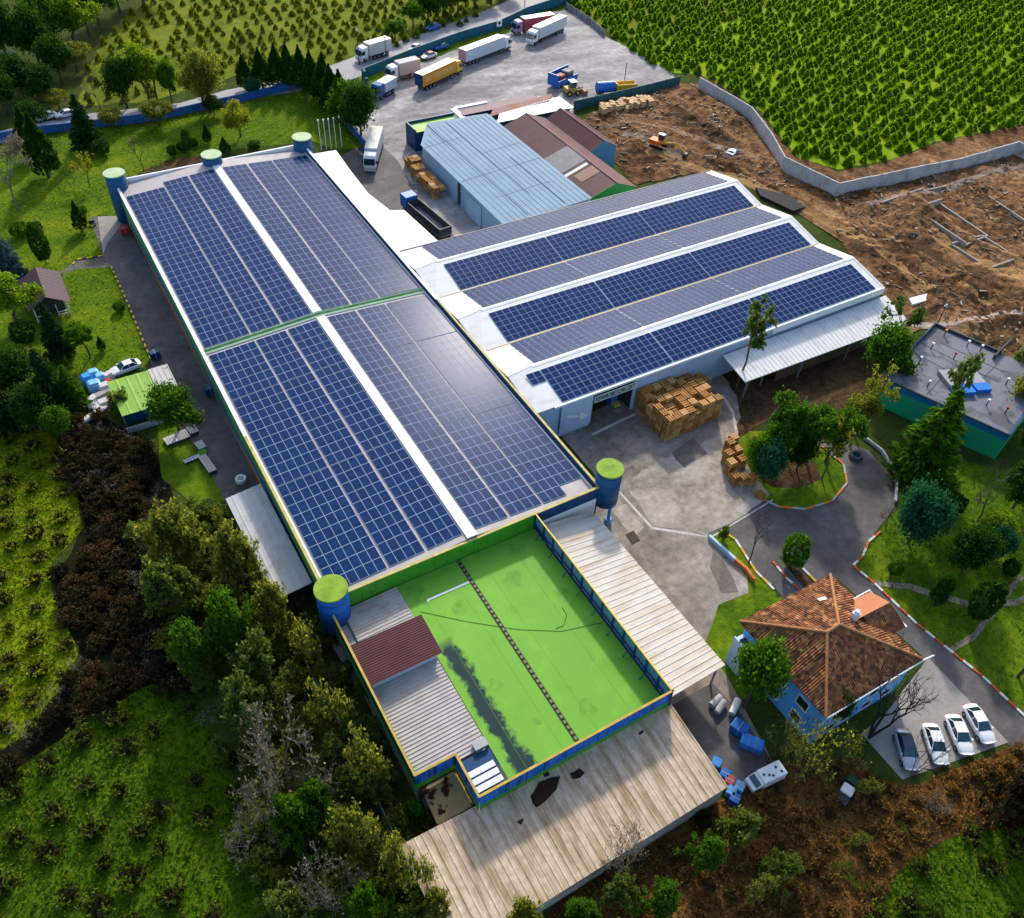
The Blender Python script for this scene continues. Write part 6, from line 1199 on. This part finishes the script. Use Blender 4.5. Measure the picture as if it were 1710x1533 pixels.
PLANTN = {'broad': 'broadleaf_tree', 'broad2': 'broadleaf_tree', 'lime': 'broadleaf_tree', 'olive': 'broadleaf_tree', 'teal': 'broadleaf_tree', 'clump': 'broadleaf_tree', 'yellow': 'broadleaf_tree', 'willow': 'bushy_tree', 'willow2': 'bushy_tree', 'willow3': 'bushy_tree', 'ball': 'clipped_bush', 'ball2': 'clipped_bush', 'cypress': 'cypress_tree', 'cypress2': 'cypress_tree', 'smallcone': 'cone_bush', 'conifer': 'conifer_tree', 'conifer2': 'conifer_tree', 'spruce': 'spruce_tree', 'bare': 'bare_tree', 'barebig': 'bare_tree', 'bare2': 'bare_tree', 'baregrey': 'bare_tree', 'feather': 'slender_tree', 'feather2': 'slender_tree', 'twigs': 'twiggy_shrub', 'twigs2': 'twiggy_shrub', 'twigs3': 'twiggy_shrub', 'briar': 'bramble_bush', 'briar2': 'bramble_bush', 'fern': 'bracken_clump', 'shrub': 'shrub', 'hazel': 'hazel_bush', 'hazel2': 'hazel_bush', 'plant': 'plantation_bush', 'plant2': 'plantation_bush', 'plant3': 'plantation_bush', 'plantlow': 'olive_bush'}
CATS = {'broadleaf_tree': 'tree', 'bushy_tree': 'tree', 'cypress_tree': 'tree', 'conifer_tree': 'tree', 'spruce_tree': 'tree', 'bare_tree': 'tree', 'slender_tree': 'tree'}
def plant(kind, x, y, h, wm, label, group=None, z=0, rz=None, simple=False):
    W, H, tr, cr = PROTO[kind]; nm = PLANTN[kind]; sc = (wm/W, wm/W, h/H); rz = rnd.random()*6.28 if rz is None else rz; cat = CATS.get(nm, 'bush' if 'clump' not in nm else 'bracken')
    if simple or tr is None or cr is None:
        o = link(nm, cr if cr is not None else tr, None, (x, y, z)); o.scale = sc; o.rotation_euler = (0, 0, rz); return tag(o, label, cat, group)
    t = thing(nm, label, cat, (x, y, z), rz, group); t.scale = sc; link('trunk', tr, t); link('crown', cr, t); return t
def tree(kind, base, top, wpx, label, group=None):
    h = hgt(top, base); p = G(*base); dist = proj((p.x, p.y, h/2))[2]; return plant(kind, p.x, p.y, h, wpx*dist/F_PX, label, group)

# --- park on the left
ORD = ['first', 'second', 'third', 'fourth', 'fifth', 'sixth', 'seventh', 'eighth', 'ninth', 'tenth', 'eleventh', 'twelfth', 'thirteenth', 'fourteenth', 'fifteenth']
TREES = [
 ('conifer', (148, 245), (126, 158), 52, 'dark spreading conifer at the lawn edge in front of the blue garden wall'),
 ('cypress', (58, 262), (22, 178), 40, 'left one of the two big dark cypresses at the upper left edge'), ('cypress', (82, 296), (52, 190), 50, 'right one of the two big dark cypresses at the upper left edge'),
 ('baregrey', (30, 350), (12, 205), 95, 'large grey leafless tree at the left edge below the cypresses'), ('ball', (173, 258), (172, 233), 28, 'round dark clipped bush on the lawn near the dark conifer'),
 ('bare', (241, 288), (228, 226), 62, 'wide bare tree behind the far edge of the big hall'), ('feather2', (150, 310), (138, 252), 38, 'thin half-bare tree in the middle of the left lawn'), ('bare', (128, 330), (118, 292), 26, 'tiny bare tree on the left lawn near the dark clump'),
 ('smallcone', (138, 386), (124, 336), 24, 'dark teardrop-shaped bush near the concrete square'), ('ball2', (140, 358), (136, 345), 16, 'small green bush just behind the teardrop bush'),
 ('bare2', (168, 182), (152, 105), 55, 'brown bare tree between the road and the upper left field'), ('broad2', (213, 180), (192, 97), 52, 'dark bushy tree beyond the road, left of the lime ones'), ('lime', (250, 168), (240, 68), 48, 'tall lime green tree beyond the road'), ('lime', (262, 164), (262, 84), 36, 'second lime green tree touching the tall one'), ('broad', (288, 172), (283, 98), 34, 'narrow green tree right of the lime pair'), ('olive', (342, 188), (330, 104), 52, 'olive tree on the road edge left of its taller twin'), ('olive', (352, 188), (355, 78), 64, 'taller spreading olive tree over the blue garden wall'),
 ('olive', (190, 218), (187, 180), 36, 'pale willow-like bush on the lawn against the blue wall'), ('olive', (266, 210), (262, 168), 48, 'pale willow-like tree on the lawn in front of the blue wall'), ('broad2', (358, 192), (352, 160), 32, 'dark low tree beside the blue wall under the olive ones'), ('yellow', (402, 228), (398, 170), 46, 'light yellow-green tree alone on the lawn'), ('teal', (423, 160), (418, 132), 30, 'blue-green bush leaning over the blue garden wall'), ('bare', (488, 222), (478, 186), 22, 'thin bare sapling near the dark flower bed'),
 ('ball', (316, 256), (314, 216), 16, 'lollipop-shaped clipped bush behind the far tower'), ('ball', (305, 252), (303, 238), 18, 'dark clipped bush left of the lollipop bush'), ('ball', (290, 262), (290, 242), 16, 'dark clipped bush nearest the bare tree'), ('smallcone', (348, 240), (343, 208), 16, 'slim dark cone bush behind the far tower'), ('smallcone', (377, 258), (370, 230), 20, 'dark cone bush right of the far tower'), ('ball', (325, 246), (322, 232), 14, 'low dark clipped bush between the lollipop and the cone'), ('ball', (425, 248), (420, 236), 22, 'low dark bush behind the hall roof edge'), ('bare', (275, 254), (272, 236), 10, 'thin stump-like sapling near the planting bed'),
 ('spruce', (22, 470), (6, 380), 60, 'blue-grey spruce at the left edge'), ('lime', (28, 538), (14, 458), 60, 'lime green tree left of the plum-roofed hut'), ('ball', (78, 442), (68, 376), 30, 'two-tier topiary tree on the lawn above the hut'), ('ball', (60, 388), (52, 372), 26, 'dark round bush beside the blue-grey spruce'), ('ball2', (35, 395), (30, 372), 30, 'dark bush behind the blue-grey spruce'),
 ('conifer', (106, 598), (82, 505), 52, 'dark conifer in front of the plum-roofed hut'), ('ball', (46, 574), (46, 538), 40, 'round dark bush left of the dark conifer'), ('clump', (151, 596), (143, 545), 32, 'small flat-topped tree on the lawn'), ('smallcone', (172, 586), (170, 562), 14, 'tiny dark cone beside the flat-topped tree'), ('ball2', (201, 520), (201, 505), 20, 'low green bush near the yellow kerb'),
 ('conifer', (100, 690), (68, 585), 62, 'dark feathery conifer at the edge of the left wood'), ('conifer2', (130, 680), (100, 612), 50, 'green conifer next to the bramble, behind the junk heap'), ('broad2', (40, 668), (28, 588), 70, 'dark tree in the left wood below the round bush'), ('conifer', (20, 720), (8, 625), 60, 'dark conifer at the left edge above the bright field'), ('broad2', (70, 720), (60, 650), 60, 'dark tree between the conifers of the left wood'), ('broad', (108, 735), (100, 680), 46, 'green tree in the left wood above the bramble'), ('twigs', (60, 625), (45, 580), 50, 'bare twiggy shrub at the lawn foot'),
 ('broad', (300, 722), (298, 648), 78, 'bright green round tree beside the lime-roofed shed'), ('shrub', (205, 690), (205, 655), 40, 'dark shrub leaning over the corner of the lime shed roof'),
 # right side
 ('feather', (1228, 652), (1262, 510), 84, 'tall slender tree rising in front of the gabled hall panels'), ('feather', (1490, 590), (1476, 505), 78, 'feathery half-bare tree at the far end of the white canopy'), ('broad', (1462, 640), (1462, 545), 76, 'leafy tree against the corner of the emerald building'), ('feather2', (1442, 705), (1468, 610), 60, 'forked dark-trunked tree on the soil beside the emerald wall'), ('feather', (1552, 740), (1560, 590), 66, 'thin half-bare tree in front of the flat grey roof'), ('conifer2', (1530, 790), (1535, 655), 116, 'big dark green conifer in front of the emerald wall'),
 ('olive', (1700, 700), (1705, 625), 60, 'blue-green bushy tree at the right edge beside the emerald building'), ('feather', (1700, 610), (1700, 470), 60, 'tall thin dark tree at the right edge behind the grey roof'), ('broad2', (1705, 780), (1700, 690), 70, 'dark tree at the right end of the emerald wall'), ('shrub', (1690, 640), (1690, 585), 50, 'yellow-green shrub by the step of the grey roof'),
 ('clump', (1288, 775), (1290, 695), 54, 'left front tree of the pine clump on the traffic island'), ('clump', (1312, 762), (1318, 690), 48, 'back left tree of the pine clump on the traffic island'), ('clump', (1345, 768), (1350, 690), 58, 'middle tree of the pine clump on the traffic island'), ('clump', (1378, 772), (1386, 692), 52, 'right tree of the pine clump on the traffic island'), ('broad', (1258, 790), (1254, 728), 48, 'lowest leafy tree at the left end of the island clump'), ('teal', (1275, 805), (1262, 745), 56, 'dark blue-green bush behind the small crate stacks'), ('broad2', (1330, 785), (1335, 735), 46, 'dark undergrowth tree in the middle of the island clump'), ('feather2', (1372, 800), (1402, 700), 60, 'leaning bare-trunked tree at the right of the island'), ('olive', (1425, 722), (1425, 655), 50, 'olive tree on the verge behind the lane bend'),
 ('bare', (1250, 940), (1256, 855), 82, 'wide dark bare tree on the grass verge above the house lane'), ('ball2', (1319, 944), (1320, 898), 46, 'small round-headed tree beside the tiled roof'), ('shrub', (1206, 900), (1208, 880), 20, 'small shrub at the tip of the grass verge'),
 ('teal', (1516, 905), (1536, 820), 88, 'rounded blue-green tree on the right lawn beside the lane'), ('ball', (1586, 860), (1576, 828), 32, 'dark round bush behind the rounded blue-green tree'), ('bare2', (1478, 880), (1478, 838), 52, 'low bare shrub at the lane bend'), ('bare2', (1632, 870), (1652, 775), 110, 'wide brown bare shrub at the upper right of the lawn'), ('broad2', (1605, 955), (1612, 890), 70, 'dark green tree in the middle of the right lawn'), ('ball', (1623, 1036), (1624, 972), 48, 'dark round-headed tree where the stone paths meet'), ('broad2', (1549, 1020), (1549, 962), 34, 'small dark tree on the lawn near the stone path'), ('teal', (1655, 930), (1650, 885), 50, 'blue-green shrub right of the dark lawn tree'), ('ball', (1680, 960), (1680, 938), 28, 'low dark bush near the right edge path'), ('lime', (1650, 905), (1640, 855), 60, 'yellow-green shrub in front of the wide bare shrub'), ('broad', (1700, 1130), (1690, 1000), 80, 'green tree cut by the right edge beside the kerb'), ('broad2', (1690, 850), (1700, 775), 70, 'dark tree mass at the right edge above the lawn'), ('ball2', (1490, 960), (1490, 940), 26, 'low green shrub near the lawn tip'),
 ('broad', (1242, 1180), (1248, 1075), 92, 'leafy tree in front of the blue house wall'), ('twigs2', (1335, 1290), (1325, 1200), 130, 'sprawling mossy yellow-green shrub below the blue house'), ('twigs2', (1298, 1262), (1292, 1190), 80, 'mossy shrub between the blue bundles and the house'), ('twigs2', (1405, 1275), (1400, 1225), 80, 'mossy tangle between the house corner and the parked cars'), ('barebig', (1452, 1232), (1500, 1120), 170, 'dark bare tree leaning over the parking pad'), ('bare', (1490, 1330), (1500, 1225), 70, 'thin bare tree in front of the dark-roofed car'), ('broad2', (1380, 1215), (1390, 1160), 40, 'dark ivy shrub against the house front'), ('feather', (1690, 1290), (1705, 1190), 50, 'thin dark tree at the right edge of the parking pad'),
 # left bank
 ('willow', (315, 960), (320, 850), 150, 'olive feathery tree at the top of the overgrown bank'), ('willow', (400, 990), (400, 880), 120, 'olive tree beside the small grey canopy'), ('willow3', (300, 1020), (300, 920), 120, 'dull green tree over the dark bramble edge'), ('willow2', (410, 1090), (405, 975), 120, 'green bushy tree in the middle of the overgrown bank'), ('willow', (465, 1060), (462, 960), 90, 'olive tree left of the near left tower'), ('willow2', (345, 1120), (345, 1030), 110, 'green bushy tree beside the dark bramble hollow'), ('willow3', (450, 1150), (445, 1060), 120, 'dull green tree left of the slat fence top'), ('twigs', (520, 1120), (515, 1040), 80, 'yellowish shrub at the foot of the near left tower'), ('willow3', (430, 1210), (430, 1130), 130, 'grey-green tree above the big bare shrub'),
 ('twigs3', (490, 1320), (490, 1190), 190, 'big grey bare shrub left of the slat fence'), ('twigs', (560, 1220), (560, 1140), 90, 'olive shrub between the fence and the green-roofed block'), ('twigs', (620, 1310), (615, 1225), 90, 'olive shrub against the foot of the teal parapet'), ('twigs3', (450, 1400), (450, 1300), 150, 'grey bare shrub at the lower left of the bank'), ('willow2', (500, 1420), (500, 1340), 110, 'green shrub under the grey bare shrubs'), ('twigs', (600, 1430), (595, 1350), 110, 'pale olive shrub left of the tan canopy corner'), ('twigs3', (560, 1520), (555, 1430), 140, 'grey tangle at the bottom of the bank'), ('willow2', (625, 1545), (622, 1480), 90, 'fresh green shrub at the bottom edge left of the tan canopy'), ('willow2', (690, 1380), (690, 1345), 60, 'green shrub in the corner between parapet and tan canopy'), ('twigs', (660, 1470), (655, 1400), 80, 'olive shrub at the end of the slat fence'), ('willow3', (480, 1545), (478, 1480), 100, 'dull green shrub at the bottom edge of the bank'), ('willow', (730, 1540), (728, 1480), 70, 'green shrub overlapping the left edge of the tan canopy'), ('twigs', (700, 1500), (690, 1420), 70, 'twiggy shrub leaning on the tan canopy corner'), ('willow2', (540, 1380), (540, 1310), 90, 'fresh green shrub beside the middle of the slat fence'),
 # along the front
 ('twigs3', (1030, 1460), (1040, 1370), 100, 'grey bare shrub overlapping the tan canopy edge'), ('willow3', (1030, 1505), (1030, 1462), 90, 'dull shrub in front of the pale canopy wall'), ('willow2', (1165, 1440), (1165, 1398), 90, 'green shrub right of the pale canopy wall'), ('shrub', (1225, 1400), (1225, 1365), 70, 'dark green shrub below the blue slatted crates'), ('willow', (868, 1570), (868, 1510), 80, 'yellow-green shrub at the bottom edge below the canopy corner'), ('willow2', (1090, 1520), (1090, 1478), 90, 'green shrub at the bottom edge in front of the canopy'), ('willow2', (965, 1560), (965, 1515), 90, 'green shrub at the bottom edge beside the yellow-green one'), ('twigs', (1260, 1500), (1260, 1470), 70, 'green shrub in the dead bracken'), ('willow3', (1300, 1470), (1300, 1440), 90, 'bright green shrub amid the rusty bracken'), ('twigs', (1440, 1330), (1440, 1305), 50, 'green shrub below the parking pad corner'), ('twigs', (1425, 1415), (1425, 1395), 45, 'small green shrub in the bracken'), ('briar', (1680, 1360), (1680, 1290), 120, 'black bramble hollow at the right edge'), ('twigs3', (1555, 1355), (1555, 1330), 60, 'dark shrub in front of the white cars'),
]
for i, (k_, b_, t_, w_, lb) in enumerate(TREES): tree(k_, b_, t_, w_, lb)
for k_, (x, y, tx, ty, w_) in enumerate(((412, 150, 408, 92, 30), (440, 150, 432, 80, 34), (466, 148, 460, 74, 34), (485, 148, 488, 72, 30), (506, 152, 506, 76, 34), (524, 162, 524, 84, 36), (541, 172, 540, 98, 38), (556, 186, 552, 108, 40), (572, 202, 570, 118, 44), (545, 168, 516, 88, 30))):
    tree('cypress2', (x, y), (tx, ty), w_, ORD[k_]+' dark cypress of the curved row, counted from the country road', 'cypresses in the curved row')
tree('broad', (585, 215), (575, 132), 52, 'broad green tree joining the near end of the cypress row'); tree('broad2', (604, 238), (590, 142), 62, 'big round dark tree at the near end of the cypress row')
for n_, (u, v, tx, ty, w_, k_) in enumerate(((20, 120, 8, -10, 60, 'broad2'), (70, 118, 30, 10, 60, 'broad2'), (95, 90, 62, -20, 60, 'broad'), (125, 80, 95, -20, 56, 'lime'), (150, 62, 125, -40, 56, 'broad2'), (105, 140, 85, 60, 56, 'broad2'), (40, 165, 30, 90, 64, 'broad2'), (75, 170, 60, 110, 60, 'broad2'), (10, 190, 0, 120, 60, 'broad2'), (165, 40, 150, -50, 60, 'broad'), (200, 20, 180, -60, 60, 'broad2'), (240, 6, 220, -60, 60, 'broad2'), (130, 120, 110, 70, 50, 'olive'), (60, 212, 52, 170, 44, 'broad2'), (100, 182, 92, 150, 40, 'olive'))):
    tree(k_, (u, v), (tx, ty), w_, {'broad2': 'dark', 'broad': 'mid-green', 'lime': 'lime green', 'olive': 'olive'}[k_]+' tall tree in the wood filling the upper left corner', 'trees of the upper left wood')
for n_, (u, v, tx, ty, w_, k_) in enumerate(((690, 45, 680, 0, 40, 'broad'), (715, 38, 700, -16, 44, 'broad2'), (740, 28, 728, -26, 46, 'broad'), (765, 20, 752, -34, 44, 'broad2'), (792, 12, 782, -40, 44, 'broad'), (820, 6, 812, -44, 40, 'lime'), (660, 66, 655, 34, 34, 'broad'), (852, -4, 845, -50, 40, 'broad2'), (876, 10, 866, -46, 26, 'feather'))):
    tree(k_, (u, v), (tx, ty), w_, ORD[n_]+' roadside tree in the line of trees beyond the country road', 'roadside trees at the top of the photo')

# --- plantation rows
def rows(poly, kinds, dx, dy, rz, hh, wm, label, group, jit=.25, limit=300, z=0, name=None, cam_first=True, skip=0):
    xs, ys = [p[0] for p in poly], [p[1] for p in poly]; cx, cy = sum(xs)/len(xs), sum(ys)/len(ys); R = max(max(xs)-min(xs), max(ys)-min(ys)); pts = []
    n1, n2 = int(R/dx)+2, int(R/dy)+2; ca, sa = math.cos(rz), math.sin(rz)
    for i in range(-n1, n1):
        for j in range(-n2, n2):
            u, v = (i+.5*(j % 2))*dx, j*dy; x, y = cx+u*ca-v*sa+rnd.gauss(0, jit), cy+u*sa+v*ca+rnd.gauss(0, jit)
            if not inside(x, y, poly) or rnd.random() < skip: continue
            pu, pv, d_ = proj((x, y, .8))
            if -30 < pu < 1740 and -30 < pv < 1563: pts.append((d_, x, y))
    pts.sort(); V = {}
    for k, (d_, x, y) in enumerate(pts):
        kd = kinds[rnd.randrange(len(kinds))]; h = hh*(.62+.7*rnd.random()); ww = wm*(.7+.55*rnd.random())
        if k < limit: plant(kd, x, y, h, ww, label, group, z, simple=True)
        else:
            W, H, tr, cr = PROTO[kd]; a = rnd.random()*6.28; n = len(cr.vertices); co_ = np.empty(n*3, 'f'); cr.vertices.foreach_get('co', co_); co_ = co_.reshape(-1, 3)
            q = np.stack([(co_[:, 0]*math.cos(a)-co_[:, 1]*math.sin(a))*ww/W+x, (co_[:, 0]*math.sin(a)+co_[:, 1]*math.cos(a))*ww/W+y, co_[:, 2]*h/H+z], 1).reshape(-1, 4, 3)
            V.setdefault(kd, []).append(q.reshape(-1, 3))
    if V: tag(link('plantation_bushes', npmesh('plantation_bushes', np.concatenate([x_ for kd in V for x_ in V[kd]]), 4, [PROTO[kd][3].materials[0] for kd in V], np.concatenate([np.full(sum(len(x_) for x_ in V[kd])//4, i_) for i_, kd in enumerate(V)]))), 'far rows of the bush plantation running to the top edge of the photo: '+label, 'bushes', None, 'stuff')
    return len(pts)
ROWANG = math.radians(20)
print('TR', rows(TRP, ['plant', 'plant2', 'plant3'], 2.9, 2.8, ROWANG, 2.0, 2.3, 'small dark green bush in the dense rows behind the concrete wall', 'bushes of the big plantation behind the wall', .45, skip=.04))
TLP = [(p.x, p.y) for p in wpoly(TLF)]
print('TL', rows(TLP, ['plantlow'], 4.0, 3.6, .5, 1.7, 2.0, 'small olive bush in the sparse rows above the country road', 'bushes of the sparse plantation above the road', .45, skip=.1))
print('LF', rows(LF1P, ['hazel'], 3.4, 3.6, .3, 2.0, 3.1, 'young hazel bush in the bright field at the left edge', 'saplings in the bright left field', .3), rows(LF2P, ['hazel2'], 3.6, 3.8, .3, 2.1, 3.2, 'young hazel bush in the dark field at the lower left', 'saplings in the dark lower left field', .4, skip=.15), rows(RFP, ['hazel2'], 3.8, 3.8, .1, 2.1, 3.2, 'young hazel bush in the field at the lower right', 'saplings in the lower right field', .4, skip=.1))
print('SCR', rows(SCRP, ['briar', 'briar', 'briar', 'briar2', 'twigs3', 'briar2'], 2.3, 2.1, .4, 1.7, 3.6, 'tangled dark bramble bush in the band between the two left fields', 'brambles between the left fields', .6), rows(BRKP, ['fern', 'fern', 'fern', 'fern', 'fern', 'briar2', 'fern', 'fern', 'twigs'], 2.1, 1.9, .2, .8, 2.2, 'rusty brown bracken clump on the slope below the parked cars', 'bracken clumps below the parked cars', .6, skip=.12))
BANK = [(p.x, p.y) for p in wpoly([(240, 860), (370, 850), (500, 960), (540, 1060), (700, 1300), (740, 1380), (680, 1410), (760, 1590), (480, 1590), (400, 1330), (340, 1180), (240, 1010)])]
print('BANK', rows(BANK, ['willow3', 'twigs', 'twigs3', 'willow', 'willow3', 'shrub'], 2.6, 2.5, .4, 3.2, 4.4, 'low shrub filling the overgrown bank between the fields and the halls', 'low shrubs of the overgrown bank', .7, skip=.06))
FRONT = [(p.x, p.y) for p in wpoly([(760, 1590), (780, 1545), (915, 1515), (1215, 1330), (1260, 1300), (1240, 1330), (1100, 1420), (940, 1520), (870, 1590)])]
print('FRONT', rows(FRONT, ['shrub', 'shrub', 'briar'], 2.4, 2.2, .4, 1.3, 2.6, 'low green shrub growing along the foot of the pale canopy wall', 'low shrubs along the canopy wall', .5))

# --- grass that nobody could count
def grass(name, poly, dens, size, mt, label, seed):
    r = np.random.default_rng(seed); xs, ys = [p[0] for p in poly], [p[1] for p in poly]; A = (max(xs)-min(xs))*(max(ys)-min(ys)); N = int(A*dens)
    P = np.stack([min(xs)+r.random(N)*(max(xs)-min(xs)), min(ys)+r.random(N)*(max(ys)-min(ys)), np.full(N, .12)], 1); keep = np.zeros(N, bool)
    x, y = P[:, 0], P[:, 1]; j = len(poly)-1
    for i in range(len(poly)):
        xi, yi, xj, yj = poly[i][0], poly[i][1], poly[j][0], poly[j][1]
        with np.errstate(divide='ignore', invalid='ignore'): keep ^= ((yi > y) != (yj > y)) & (x < (xj-xi)*(y-yi)/(yj-yi)+xi)
        j = i
    P = P[keep]; P[:, 2] += r.random(len(P))*.12
    tag(link(name, npmesh(name, quads(P, size, r, .9, 2.6), 4, mt)), label, 'grass', None, 'stuff')
grass('field_grass', LF1P, 16, .17, L_GRASS1, 'bright tussocky grass of the left field', 1)
grass('field_grass', LF2P, 16, .17, L_GRASS2, 'dark tussocky grass of the lower left field', 2)
grass('field_grass', RFP, 16, .17, L_GRASS2, 'dark tussocky grass of the lower right field', 3)

grass('bracken_litter', BRKP, 14, .17, L_BROWN, 'rusty litter of dead bracken fronds on the slope', 4)
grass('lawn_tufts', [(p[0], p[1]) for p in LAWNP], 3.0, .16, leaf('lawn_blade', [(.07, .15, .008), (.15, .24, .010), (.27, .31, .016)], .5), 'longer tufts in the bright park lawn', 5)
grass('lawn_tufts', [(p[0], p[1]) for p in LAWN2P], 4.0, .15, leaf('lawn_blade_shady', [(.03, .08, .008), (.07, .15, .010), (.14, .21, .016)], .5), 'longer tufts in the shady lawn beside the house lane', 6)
def rubble(name, poly, n_, label, seed):
    r = np.random.default_rng(seed); xs, ys = [p[0] for p in poly], [p[1] for p in poly]; V = []
    cube = np.array([(-1,-1,-1),(1,-1,-1),(1,1,-1),(-1,1,-1),(-1,-1,1),(1,-1,1),(1,1,1),(-1,1,1)], float)*.5
    while len(V) < n_*24:
        x, y = min(xs)+r.random()*(max(xs)-min(xs)), min(ys)+r.random()*(max(ys)-min(ys))
        if mnoise.noise((x*.08, y*.08, 2)) < -.1 or not inside(x, y, poly) or proj((x, y, 0))[0] > 1740: continue
        a = r.random()*6.28; s_ = np.array([.2+r.random()**3*1.6, .15+.25*r.random(), .15+.2*r.random()]); c = (cube+r.normal(size=(8, 3))*.1)*s_; q = c.copy(); q[:, 0] = c[:, 0]*math.cos(a)-c[:, 1]*math.sin(a)+x; q[:, 1] = c[:, 0]*math.sin(a)+c[:, 1]*math.cos(a)+y; q[:, 2] += earth_z(x, y)+.06
        for f in ((3,2,1,0),(4,5,6,7),(0,1,5,4),(1,2,6,5),(2,3,7,6),(3,0,4,7)): V += [q[k] for k in f]
    tag(link(name, npmesh(name, np.array(V), 4, leaf('rubble_tones', [(.05, .03, .02), (.14, .085, .05), (.25, .16, .10), (.38, .3, .24)], 0))), label, 'rubble', None, 'stuff')
rubble('rubble', CP, 1000, 'scattered clods, stones and board scraps on the churned brown earth', 8)
